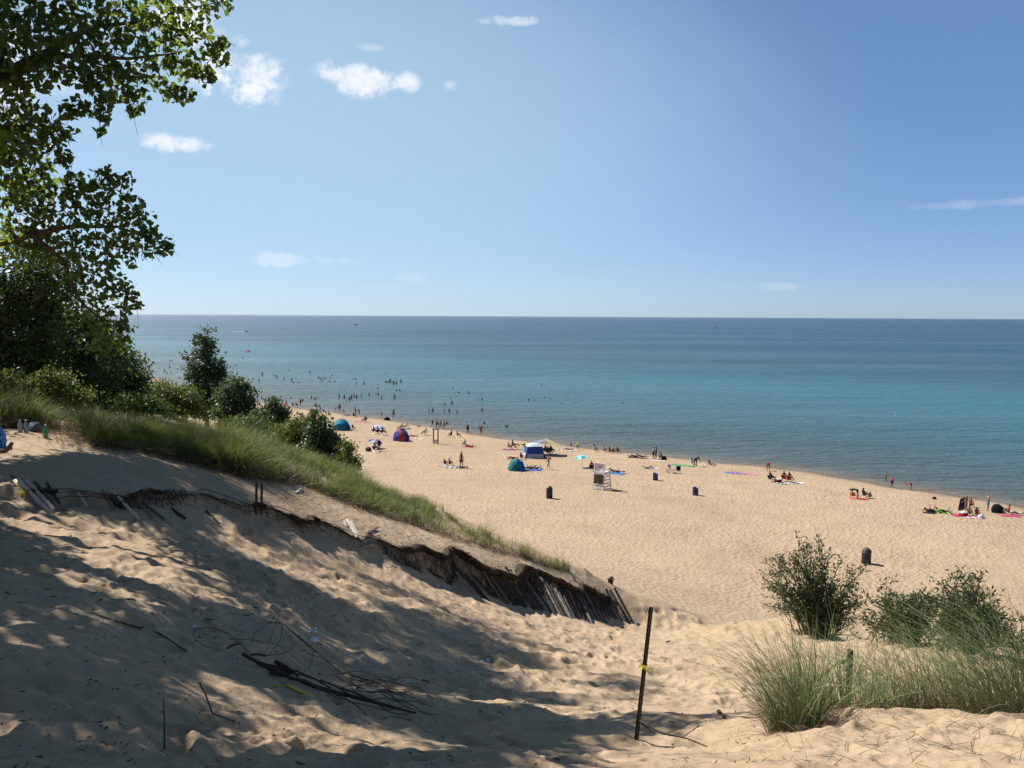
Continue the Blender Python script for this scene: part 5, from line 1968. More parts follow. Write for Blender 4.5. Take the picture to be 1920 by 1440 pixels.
def towel(px, py, label, col, L_=1.8, W=.9, rz=None, col2=None, name='beach_towel', cat='towel', bump=.03):
    p = on_ground(px, py)
    rz = LAKE_RZ + random.uniform(-.6, .6) if rz is None else rz
    nx, ny = 9, 15
    c, s = math.cos(rz), math.sin(rz)
    X, Y = np.meshgrid(np.linspace(-W / 2, W / 2, nx), np.linspace(-L_ / 2, L_ / 2, ny))
    X, Y = X.ravel() + RNG.normal(0, .02, nx * ny), Y.ravel() + RNG.normal(0, .02, nx * ny)
    gx, gy = p.x + c * X - s * Y, p.y + s * X + c * Y
    z = height(gx, gy) + .022 + bump * np.abs(vnoise(X * 3 + px, Y * 3, 3)) * 2
    V = np.c_[gx - p.x, gy - p.y, z - p.z]
    F = np.array([[j * nx + i, j * nx + i + 1, (j + 1) * nx + i + 1, (j + 1) * nx + i] for j in range(ny - 1) for i in range(nx - 1)])
    top = len(V)
    V = np.r_[V, V - np.array([0, 0, .012])]
    Fb = F[:, ::-1] + top
    fm = [((k // (nx - 1)) // 2) % 2 if col2 is not None else 0 for k in range(len(F))] + [0] * len(F)
    me = np_mesh(name, V, np.r_[F, Fb], [cloth(col)] + ([cloth(col2)] if col2 is not None else []), True, fm)
    o = link(name, me, None, (p.x, p.y, p.z))
    return tag(o, label, cat, 'towels and mats on the sand')


def chair(px, py, label, col, rz=None):
    p = on_ground(px, py)
    root = thing('folding_chair', label, 'chair', (p.x, p.y, p.z - .01), LAKE_RZ if rz is None else rz, 'folding chairs')
    b = MB()
    w = .27
    for s in (-w, w):
        b.tube([(s, -.28, 0), (s, .22, .32)], .012, 5)
        b.tube([(s, .30, 0), (s, -.20, .34), (s, -.42, .85)], .012, 5)
        b.tube([(s, -.26, .50), (s, .22, .52)], .016, 5)
        b.tube([(s, .22, .32), (s, .22, .52)], .012, 5)
    for y, z in ((-.28, .0), (.30, .0), (.22, .32), (-.42, .85)):
        b.tube([(-w, y, z + .012), (w, y, z + .012)], .012, 5)
    b.build('frame', M_STEEL, root)
    sl = MB()
    sl.add([(x, y, z) for y, z in ((.22, .335), (0, .30), (-.2, .32)) for x in (-w, 0, w)], [(0, 1, 4, 3), (1, 2, 5, 4), (3, 4, 7, 6), (4, 5, 8, 7)])
    sl.build('seat', cloth(col), root)
    bk = MB()
    bk.add([(x, y, z) for y, z in ((-.19, .34), (-.33, .58), (-.42, .86)) for x in (-w, 0, w)], [(0, 1, 4, 3), (1, 2, 5, 4), (3, 4, 7, 6), (4, 5, 8, 7)])
    bk.build('backrest', cloth(col), root)
    return root


def bag(px, py, label, col, s=.45, group=None, name='beach_bag', cat='bag', lift=0):
    p = on_ground(px, py)
    bm = bmesh.new()
    bmesh.ops.create_icosphere(bm, subdivisions=3, radius=1)
    for v in bm.verts:
        k = 1 + .16 * math.sin(v.co.x * 5 + px) * math.cos(v.co.y * 4 + py) + .08 * math.sin(v.co.z * 9 + v.co.x * 7)
        v.co *= k
        v.co.x *= s * .62
        v.co.y *= s * .45
        v.co.z = max(v.co.z, -.55) * s * .48 + s * .26
    me = bpy.data.meshes.new(name)
    bm.to_mesh(me)
    bm.free()
    me.polygons.foreach_set('use_smooth', [True] * len(me.polygons))
    me.materials.append(cloth(col))
    root = thing(name, label, cat, (p.x, p.y, p.z - .02 + lift), random.random() * 3, group)
    link('pouch', me, root)
    b = MB()
    b.tube([(-s * .28, 0, s * .42), (-s * .2, .02, s * .72), (s * .2, .03, s * .70), (s * .28, 0, s * .42)], s * .03, 5)
    b.build('handle', cloth(col), root)
    return root


def cooler(px, py, label, col, rz=.4):
    p = on_ground(px, py)
    root = thing('cooler', label, 'cooler', (p.x, p.y, p.z - .01), rz, 'coolers')
    b = MB()
    b.add([(x * .34, y * .22, 0) for x, y in ((-1, -1), (1, -1), (1, 1), (-1, 1))] + [(x * .38, y * .25, .34) for x, y in ((-1, -1), (1, -1), (1, 1), (-1, 1))], [(3, 2, 1, 0), (0, 1, 5, 4), (1, 2, 6, 5), (2, 3, 7, 6), (3, 0, 4, 7)])
    b.build('box', cloth(col), root)
    l = MB()
    l.box((0, 0, .372), (.80, .54, .06))
    l.box((0, 0, .41), (.68, .42, .03))
    l.build('lid', cloth(WHITE), root)
    h = MB()
    h.tube([(-.40, -.1, .28), (-.46, 0, .30), (-.40, .1, .28)], .015, 5)
    h.build('handle', cloth(WHITE), root)
    h = MB()
    h.tube([(.40, -.1, .28), (.46, 0, .30), (.40, .1, .28)], .015, 5)
    h.build('handle', cloth(WHITE), root)


def lifeguard_chair():
    p = on_ground(1128, 917)
    rz = math.atan2(-.60, .80)
    root = thing('lifeguard_chair', 'tall white wooden lifeguard chair with a black notice board on its back', 'lifeguard chair', (p.x, p.y, p.z - .06), rz)
    W = .62
    for s in (-W, W):
        MB().bar((s, -.72, 0), (s, -.42, 2.95), .10, .09, (0, 1, 0)).build('back_post', M_WHITE, root)
        MB().bar((s * 1.02, .95, 0), (s * 1.02, .42, 2.42), .10, .09, (0, 1, 0)).build('front_post', M_WHITE, root)
        MB().bar((s, -.80, .06), (s, 1.1, .06), .11, .12).build('skid', M_WHITE, root)
        MB().bar((s * 1.03, -.52, 2.43), (s * 1.03, .58, 2.46), .15, .05).build('armrest', M_WHITE, root)
        for k in range(5):
            z = .45 + k * .36
            y0 = -.72 + .30 * z / 2.95
            y1 = .95 - .53 * z / 2.42
            MB().bar((s * 1.09, y0 - .04, z), (s * 1.09, y1 + .04, z), .035, .13).build('rung', M_WHITE, root)
    MB().box((0, -.02, 2.02), (1.30, .98, .06)).build('seat', M_WHITE, root)
    MB().bar((-W, -.50, 1.92), (W, -.50, 1.92), .10, .16).build('seat_beam', M_WHITE, root)
    tilt = math.atan2(.30, 2.95)
    for k in range(4):
        z = 2.20 + k * .205
        MB().box((0, -.72 + .30 * z / 2.95 + .07, z), (1.30, .03, .19), (-tilt, 0, 0)).build('back_slat', M_WHITE, root)
    MB().box((0, -.40, 3.0), (1.36, .14, .06)).build('top_rail', M_WHITE, root)
    # rescue emblem on the outside of the backrest
    yb = -.72 + .30 * 2.55 / 2.95 + .07
    e = MB()
    e.box((0, yb - .022, 2.57), (.30, .012, .10))
    e.box((0, yb - .024, 2.57), (.10, .012, .30))
    e.build('red_cross_emblem', mat('emblem_red', (.55, .02, .02), .6), root)
    sg = MB().box((0, -.68, 1.28), (1.16, .03, 1.02), (-tilt, 0, 0)).build('notice_board', mat('notice_black', (.018, .015, .012), .5), root)
    tx = MB()
    for k in range(9):
        z = 1.68 - k * .098
        w = (.62, .94, .90, .96, .82, .94, .88, .92, .55)[k]
        x = -w / 2
        while x < w / 2 - .03:
            ln = random.uniform(.03, .11)
            ln = min(ln, w / 2 - x)
            tx.box((x + ln / 2, -.700 + .10 * (z - 1.28), z), (ln, .008, .017), (-tilt, 0, 0))
            x += ln + .025
    tx.build('notice_lettering', mat('notice_gold', (.24, .18, .04), .6), sg)
    MB().box((0, -.70, .50), (1.18, .03, .42), (-tilt, 0, 0)).build('lower_board', M_WHITE, root)
    MB().bar((-W, -.735, .16), (W, -.735, .16), .05, .12).build('bottom_rail', M_WHITE, root)
    MB().bar((-W, 1.0, .5), (W, 1.0, .5), .04, .12).build('step', M_WHITE, root)
    MB().bar((-W, .80, 1.05), (W, .80, 1.05), .04, .12).build('step', M_WHITE, root)
    MB().bar((-W, .66, 1.60), (W, .66, 1.60), .04, .12).build('step', M_WHITE, root)


def cabana():
    p = on_ground(1001, 857)
    root = thing('cabana_tent', 'large blue cabana tent with white roof and pale lower walls', 'tent', (p.x, p.y, p.z - .02), R(8), 'tents on the beach')
    w0, w1, d0, d1, h = 1.32, 1.05, 1.15, .95, 1.62

    def ring(z):
        f = z / h
        a, b = w0 + (w1 - w0) * f, d0 + (d1 - d0) * f
        return [(-a, -b, z), (a, -b, z), (a, b, z), (-a, b, z)]
    lo, mid, hi = ring(0), ring(.62), ring(h)
    for nm, A, B_, c in (('lower_wall', lo, mid, (.62, .60, .60)), ('upper_wall', mid, hi, (.035, .09, .38))):
        for i in range(4):
            j = (i + 1) % 4
            MB().add([A[i], A[j], B_[j], B_[i]], [(0, 1, 2, 3)]).build(nm, cloth(c), root)
    # blue corner bands
    for s in (-1, 1):
        MB().bar((s * w0, -d0 - .012, 0), (s * (w0 - .10), -d0 + .065, .64), .26, .012, (0, -1, 0)).build('corner_band', cloth((.035, .09, .38)), root)
    b = MB()
    n = 7
    vs = []
    for j in range(n):
        for i in range(n):
            u, v = i / (n - 1) * 2 - 1, j / (n - 1) * 2 - 1
            vs.append((u * w1 * 1.03, v * d1 * 1.03, h + .012 + .42 * (1 - u * u) ** .7 * (1 - v * v) ** .7))
    b.add(vs, [(j * n + i, j * n + i + 1, (j + 1) * n + i + 1, (j + 1) * n + i) for j in range(n - 1) for i in range(n - 1)])
    b.build('roof', cloth((.66, .72, .76)), root, True)
    k = MB()
    for A, B_ in zip(lo, hi):
        k.tube([A, B_], .02, 5)
    k.build('poles', M_STEEL, root)


def shade_canopy():
    p = on_ground(1026, 852)
    root = thing('shade_canopy', 'peaked shade canopy of grey-purple and pale yellow cloth on thin poles', 'canopy', (p.x, p.y, p.z - .02), R(-6), 'tents on the beach')
    m = mpp(p)
    x0, x1, xp = (996 - 1026) * m, (1049 - 1026) * m, (1023 - 1026) * m
    D = 1.3
    h0, h1, hp = 1.55, 1.25, 2.25
    for nm, vs, c in (('cloth_panel', [(x0, -D, h0), (xp, -D, hp - .1), (xp, 0, hp), (x0, 0, h0 + .05)], (.23, .22, .34)), ('cloth_panel', [(x0, 0, h0 + .05), (xp, 0, hp), (xp, D, hp - .1), (x0, D, h0)], (.23, .22, .34)),
                      ('cloth_panel', [(xp, -D, hp - .1), (x1, -D, h1), (x1, 0, h1 + .05), (xp, 0, hp)], (.62, .58, .28)), ('cloth_panel', [(xp, 0, hp), (x1, 0, h1 + .05), (x1, D, h1), (xp, D, hp - .1)], (.62, .58, .28))):
        MB().add(vs, [(0, 1, 2, 3)]).build(nm, cloth(c), root)
    for x, z in ((x0, h0), (x1, h1), (xp, hp - .1)):
        for y in (-D, D):
            MB().tube([(x, y, -.1), (x, y, z)], .018, 5).build('pole', M_STEEL, root)


def stroller():
    p = on_ground(1257, 887)
    root = thing('stroller', 'pale three-wheeled baby stroller with a dark hood', 'stroller', (p.x, p.y, p.z), R(-70))
    for x, y, r in ((-.28, -.3, .2), (.28, -.3, .2), (0, .55, .2)):
        wv = MB()
        n = 16
        wv.tube([(x, y + r * math.cos(2 * math.pi * k / n), r + r * math.sin(2 * math.pi * k / n)) for k in range(n + 1)], .022, 5)
        w_ = wv.build('wheel', M_BLACKPL, root)
        sp = MB()
        for k in range(3):
            a = math.pi * k / 3
            sp.tube([(x, y - r * math.cos(a), r - r * math.sin(a)), (x, y + r * math.cos(a), r + r * math.sin(a))], .008, 4)
        sp.build('spokes', M_STEEL, w_)
    b = MB()
    for s in (-.24, .24):
        b.tube([(s, -.3, .2), (s * .9, .1, .55), (0, .55, .2)], .016, 5)
        b.tube([(s, .2, .45), (s, -.55, 1.05)], .016, 5)
    b.tube([(-.24, -.55, 1.05), (.24, -.55, 1.05)], .018, 5)
    b.build('frame', M_STEEL, root)
    st = MB()
    st.add([(x, y, z) for y, z in ((.35, .52), (-.05, .50), (-.28, .95)) for x in (-.22, 0, .22)], [(0, 1, 4, 3), (1, 2, 5, 4), (3, 4, 7, 6), (4, 5, 8, 7)])
    st.build('seat', cloth((.55, .56, .60)), root)
    hd = MB()
    vs = []
    for i in range(5):
        a = R(15 + i * 30)
        for k in range(7):
            q = math.pi * k / 6
            vs.append((.25 * math.cos(q), -.28 + .34 * math.sin(q) * math.cos(a), .78 + .34 * math.sin(q) * math.sin(a)))
    hd.add(vs, [(i * 7 + k, i * 7 + k + 1, (i + 1) * 7 + k + 1, (i + 1) * 7 + k) for i in range(4) for k in range(6)])
    hd.build('hood', cloth((.28, .32, .45)), root, True)


def wooden_frame():
    p = on_ground(817, 832)
    root = thing('wooden_stand', 'dark empty wooden frame standing upright on the sand', 'stand', (p.x, p.y, p.z - .1), R(-12))
    w = .36
    for s in (-w, w):
        MB().box((s, 0, 1.12), (.14, .14, 2.24)).build('post', M_DARKWOOD, root)
    MB().box((0, 0, 2.31), (1.0, .20, .14)).build('top_beam', M_DARKWOOD, root)
    MB().box((0, 0, .62), (.58, .10, .12)).build('cross_beam', M_DARKWOOD, root)
    MB().box((0, -.12, .34), (.62, .06, .34)).build('white_board', M_WHITE, root)


def hull(L_, B_, H_):
    b = MB()
    sec = [(-.5, .85, 0.), (-.2, 1., 0.), (.15, .92, .02), (.36, .6, .08), (.5, .04, .22)]
    vs = []
    for y, w, r in sec:
        for x, z in ((-w, H_ + r * H_ * 2), (-w * .75, H_ * .3 + r * H_), (0, -H_ * .2 + r * H_), (w * .75, H_ * .3 + r * H_), (w, H_ + r * H_ * 2)):
            vs.append((x * B_ / 2, y * L_, z))
    f = [(i * 5 + k, i * 5 + k + 1, (i + 1) * 5 + k + 1, (i + 1) * 5 + k) for i in range(4) for k in range(4)]
    f += [(i * 5 + 4, i * 5, (i + 1) * 5, (i + 1) * 5 + 4) for i in range(4)] + [(0, 1, 2, 3, 4)]
    return b.add(vs, f)


def boats():
    M_RED = mat('raft_red', (.45, .04, .06), .5)
    foam = mat('foam', (.85, .87, .88), .9, .1, var=.1, var_scale=.5)
    p = on_lake(461, 622.5)
    r = thing('jet_ski', 'dark personal watercraft speeding right with a white wake', 'boat', p, R(-88), 'boats far out on the lake')
    hull(4.0, 1.5, .9).build('hull', M_BLACKPL, r)
    MB().box((0, .5, 1.25), (.5, .5, .5)).build('steering_column', M_BLACKPL, r)
    person(p + Vector((0, 0, .7)), 'sit', 'rider on the dark personal watercraft', R(-88), 1.15, 2, [('shirt', BLACK)], 0, 'boats far out on the lake')
    w = MB()
    m = mpp(p)
    for s in range(9):
        x = -(.5 + s) * 24 * m / 9
        for k in (-1, 1):
            w.tube([(x + 1.6, k * (.4 + s * .30), .1), (x, k * (.7 + s * .33), .22 - s * .015), (x - 1.6, k * (.9 + s * .36), .08)], [.25, .5 - s * .03, .12], 6)
    o = w.build('boat_wake', foam, None, True, p)
    tag(o, 'white foamy wake trailing left behind the watercraft', 'wake', None, 'stuff')
    p = on_lake(667.5, 609.5)
    r = thing('motorboat', 'tiny dark motorboat near the horizon left of centre', 'boat', p, R(60), 'boats far out on the lake')
    hull(6.5, 2.3, 1.2).build('hull', M_BLACKPL, r)
    MB().box((0, .2, 1.7), (1.5, 1.6, 1.0)).build('cabin', M_BLACKPL, r)
    p = on_lake(1342, 614)
    r = thing('motorboat', 'tiny white motorboat near the horizon at the right', 'boat', p, R(75), 'boats far out on the lake')
    hull(7.0, 2.4, 1.3).build('hull', M_WHITE, r)
    MB().box((0, .3, 1.9), (1.6, 1.8, 1.2)).build('cabin', M_WHITE, r)
    p = on_lake(463.5, 660)
    r = thing('inflatable_raft', 'red inflatable raft with two riders off the left shore', 'raft', p, R(80), 'boats far out on the lake')
    n = 18
    MB().tube([(.65 * math.cos(2 * math.pi * k / n), 1.5 * math.sin(2 * math.pi * k / n), .2) for k in range(n + 1)], .28, 7).build('tube_rim', M_RED, r, True)
    MB().lathe([(0, .12), (.6, .12), (.6, .05)], 14).build('floor', M_RED, r)
    person(p + Vector((-.6, 0, .2)), 'sit', 'left rider on the red inflatable raft', 1.2, 1.1, 2, [('shirt', BLACK)], 0, 'boats far out on the lake')
    person(p + Vector((.6, .1, .2)), 'sit', 'right rider on the red inflatable raft', -1.2, 1.1, 2, [('shirt', MAROON)], 0, 'boats far out on the lake')
    for px, py, lab, c in ((723.4, 701, 'thin dark marker buoy above the knot of bathers', M_BLACKPL), (1016, 726, 'thin dark marker buoy beyond the shade canopy', M_BLACKPL), (1679, 781, 'white and grey marker buoy off the right beach', M_STEEL)):
        p = on_lake(px, py)
        r = thing('marker_buoy', lab, 'buoy', p, 0, 'marker buoys')
        MB().lathe([(0, -.3), (.13, -.3), (.13, .15), (.09, .25), (.07, .85), (.04, .92), (0, .92)], 10).build('float', c, r, True)
        MB().lathe([(.165, .0), (.18, .02), (.18, .12), (.165, .14)], 10).build('band', M_STEEL, r)


def build_gear():
    g = 'trash barrels on the beach'
    drum(1030, 934, 'black barrel with domed lid left of the lifeguard chair', .90, .33, M_NAVYDRUM, M_BLACKPL, g)
    drum(1624, 1056, 'navy barrel with brownish domed lid behind the willow bush', .88, .34, M_NAVYDRUM, M_BROWNLID, g)
    drum(1228.7, 900.5, 'blue open barrel nearer the water, below the stroller', .88, .30, M_BLUEDRUM, None, g)
    drum(1304, 929, 'blue open barrel farther up the beach, right of the other blue one', .88, .30, M_BLUEDRUM, None, g)
    lifeguard_chair()
    cabana()
    shade_canopy()
    stroller()
    wooden_frame()
    popup_tent(968, 882, 'round pop-up tent with a blue half and a green half', 2.0, 1.15, 1.5, [(.03, .12, .42), (.035, .17, .45), (.02, .20, .22), (.03, .26, .24)], R(96), edges=[R(8), R(45), R(88), R(130), R(172)])
    popup_tent(752, 826, 'blue half-dome tent with a red door panel', 2.6, 1.5, 1.9, [(.035, .05, .30), (.045, .06, .36), (.035, .05, .30)], R(32), door=(.55, .07, .06))
    popup_tent(640, 806, 'bright teal dome tent at the left of the beach', 3.0, 1.5, 1.9, [(.01, .22, .34), (.015, .30, .42), (.01, .24, .38)], R(15))
    U = umbrella
    U(1090.7, 876, 'turquoise and white striped umbrella on a tall leaning pole', .86, 1.62, [(.02, .42, .50), (.60, .72, .72)], (R(6), R(-12)))
    U(988, 838, 'lime and purple umbrella tilted behind the blue cabana', .95, .62, [LIME, (.45, .75, .10), (.10, .04, .30), LIME], (R(-18), R(10)))
    U(710, 808, 'white and pale blue umbrella above the folding chairs', 1.15, .95, [(.70, .74, .80), (.30, .42, .62)], (R(8), R(8)))
    U(703, 841, 'pink and navy umbrella at the left of the open beach', 1.05, 1.35, [(.55, .30, .45), (.06, .10, .26), (.62, .68, .74)], (R(8), R(14)))
    U(529, 772, 'red umbrella behind the small pointed tree', 1.3, 1.4, [(.60, .08, .05), (.65, .12, .07)], (R(20), R(-30)))
    U(412.5, 742, 'distant red and white umbrella showing through the poplar leaves', 1.2, 2.0, [(.60, .06, .04), (.7, .6, .55)], (0, R(10)))
    U(295.6, 724, 'distant orange umbrella at the far end of the beach', 1.4, 2.0, [(.70, .25, .05), (.65, .2, .05)])
    # black umbrella lying on its side
    p = on_ground(1873, 961)
    r = U(1873, 962, 'black umbrella tipped on its side as a windbreak', .82, .40, [(.012, .012, .014)], (R(62), R(-20)), R(20))
    T = towel
    T(1157, 888, 'blue towel under two people beside the lifeguard chair', (.05, .16, .50), 2.0, 1.5, .9, (.08, .30, .55))
    T(1001, 882, 'blue towel stretched out right of the pop-up tent', (.05, .14, .40), 1.9, 1.3, 1.4)
    T(772, 822, 'red and white striped towel beside the blue tent', (.55, .09, .08), 2.0, 1.2, 1.3, (.75, .68, .62))
    T(785, 822, 'pale towel between the red towel and the seated person', (.70, .62, .55), 1.8, 1.0, 1.3)
    T(955, 843, 'red towel left of the blue cabana', (.55, .05, .05), 2.0, 1.1, 1.3, (.05, .10, .45))
    T(980, 843, 'green mat behind the blue cabana', (.03, .32, .24), 1.8, 1.1, 1.3)
    T(1282, 873, 'long green mat near the waterline', (.05, .40, .14), 3.0, 1.0, 1.2)
    T(1236, 864, 'white towel by the standing pair', (.75, .76, .78), 1.8, .9, 1.4)
    T(1223, 879, 'white cloth left of the stroller', (.72, .72, .70), 1.5, .8, 1.4)
    T(1374, 887, 'blue towel at the left of the towel row by the waterline', (.06, .30, .55), 2.0, 1.2, 1.3, (.05, .10, .42))
    T(1386, 888, 'purple and pink towel in the middle of the towel row', (.35, .14, .40), 1.9, 1.1, 1.3, (.55, .14, .20))
    T(1408, 890, 'pink towel at the right of the towel row', (.70, .22, .34), 1.9, .9, 1.3)
    T(1491, 905, 'white towel beside the red folding chairs', (.76, .76, .76), 2.0, 1.1, 1.3)
    T(1467, 907, 'white and blue cloth in front of the red folding chairs', (.70, .72, .74), 1.4, .8, 1.2, (.10, .20, .36))
    T(1612, 936, 'orange towel under the person in black bending over', (.70, .14, .05), 1.9, 1.1, 1.4)
    T(1801, 967, 'crimson towel under the red cooler', (.60, .04, .12), 1.8, 1.0, 1.4)
    T(1825, 971, 'pink and white towel in front of two seated people', (.75, .25, .40), 1.9, .9, 1.35, (.75, .72, .72))
    T(1893, 967, 'pink towel beside the black tipped umbrella', (.60, .08, .22), 1.8, 1.0, 1.4)
    T(1745, 961, 'dark towel under the two people with feet up', (.03, .03, .05), 1.8, 1.0, 2.4)
    T(1767, 962, 'black and lime towel under the person in lime', (.02, .02, .02), 1.8, 1.0, 1.4, LIME)
    T(1196, 859, 'dark towel under the two lying near the waterline', (.05, .035, .03), 2.6, 1.2, 1.3)
    T(838, 874, 'grey towel of the two sitting beside the man with a child', (.25, .27, .30), 1.8, 1.3, 1.2, (.70, .70, .70))
    T(852, 877, 'black and white striped towel beside the man with a child', (.03, .03, .04), 1.9, 1.0, 1.3, (.72, .72, .74))
    T(876, 838, 'red towel beside the person in white hat', (.60, .07, .05), 1.9, 1.0, 1.3)
    T(863, 837, 'faded blue towel left of the person in white hat', (.35, .45, .55), 1.7, .8, 1.3)
    T(757, 804, 'navy towel above the blue tent', (.03, .05, .14), 2.4, 1.2, 1.3)
    T(676, 791, 'pink towel left of the lone folding chair', (.65, .18, .32), 1.8, .9, 1.2)
    T(648, 780, 'teal towel near the far waterline', (.06, .35, .36), 1.8, .9, 1.2)
    T(964, 861, 'maroon towel behind the pop-up tent', (.25, .05, .08), 1.9, 1.0, 1.3)
    T(1070, 845, 'pale towel at the waterline left of the lime shirt', (.60, .58, .54), 2.2, 1.0, 1.3)
    C = chair
    C(659, 807, 'left of two empty folding chairs beside the teal tent', (.03, .12, .08), R(-100))
    C(664.5, 806.5, 'right of two empty folding chairs beside the teal tent', (.03, .05, .10), R(-110))
    for px, py, c, lab in ((702, 813, MAROON, 'folding chair at the left below the white umbrella'), (709.5, 814, BLACK, 'folding chair in the middle below the white umbrella'), (718, 815, BLACK, 'folding chair at the right below the white umbrella'),
                           (1024, 850, BLACK, 'folding chair at the left under the shade canopy'), (1029, 852, BLACK, 'folding chair in the middle under the shade canopy'), (1034, 851, BLACK, 'folding chair at the right under the shade canopy'),
                           (1471, 903, RED, 'left of two red folding chairs near the waterline'), (1481, 904, RED, 'right of two red folding chairs near the waterline'), (704, 847, BLACK, 'dark folding chair under the pink and navy umbrella')):
        C(px, py, lab, c)
    C(684, 792, 'dark folding chair beside the pink towel', BLACK, 1.2)
    C(797, 816, 'folding chair right of the striped red towel', GREY, 1.4)
    C(1446, 903, 'black folding chair left of the red cooler', BLACK, -1.2)
    C(1110, 883, 'dark folding chair under the turquoise umbrella', BLACK, -.4)
    C(1272, 888, 'empty white-framed folding chair beside the stroller', BLACK, R(170))
    cooler(1459, 904, 'dark red cooler left of the red folding chairs', (.32, .03, .03))
    cooler(1806, 968, 'red cooler with white lid on the crimson towel', (.55, .02, .06))
    gb = 'bags on the sand'
    bag(1598, 929, 'round orange bag left of the person in black', ORANGE, .55, gb)
    bag(691, 846, 'dark bag with red trim left of the pink and navy umbrella', (.05, .02, .04), .8, gb)
    bag(726, 788, 'black bag near the waterline right of the white umbrella', BLACK, .9, gb)
    bag(1245, 862, 'dark bag right of the standing pair', BLACK, .7, gb)
    bag(1839, 972, 'white jug bag at the right of the pink towel', WHITE, .55, gb)
    bag(1752, 936, 'dark lump left at the waterline near the right side', BLACK, .4, gb)
    # navy towel held up by the person in pink bikini
    p = on_ground(1803, 958)
    n = 9
    V = []
    for j in range(n):
        for i in range(n):
            u, v = i / (n - 1), j / (n - 1)
            V.append((-.35 + u * .72 - .2 * v, .10 * math.sin(u * 5 + v * 2) - .15 * v, 1.50 - 1.2 * v - .30 * (1 - u)))
    b = MB().add(V, [(j * n + i, j * n + i + 1, (j + 1) * n + i + 1, (j + 1) * n + i) for j in range(n - 1) for i in range(n - 1)])
    o = b.build('held_towel', cloth(NAVY), None, True, (p.x + .15, p.y, p.z))
    tag(o, 'navy towel being shaken out by the person in pink bikini', 'towel', 'towels and mats on the sand')
    boats()


# ------------------------------------------------------------------ dune clutter
M_SLAT = mat('grey_weathered_slat', (.135, .118, .105), .85, .15, var=.4, var_scale=7, bump=.5, bump_scale=40)
M_SLATD = mat('dark_wood_shade_slat', (.050, .042, .036), .85, .15, var=.4, var_scale=7, bump=.5, bump_scale=40)  # shade on the fence's near side put into the colour; also dark wood
M_SLATW = mat('bleached_slat', (.38, .35, .32), .8, .15, var=.2, var_scale=7, bump=.4, bump_scale=40)
M_WIRE = mat('rusty_wire', (.045, .030, .024), .7, .3, .3, var=.3)
M_TAPE = mat('yellow_tape', (.58, .46, .02), .45, .4, var=.12)
M_POST = mat('dark_steel_post', (.030, .026, .022), .5, .5, .5, var=.5, var_scale=9, bump=.3, bump_scale=60)


def slat(parent, a, b, w=.040, t=.012, m=None, up=None):
    a, b = Vector(a), Vector(b)
    org = parent.location
    o = MB()
    o.bar(a - org, b - org, w, t, up or (0, -1, .4))
    return o.build('slat', m or M_SLAT, parent)


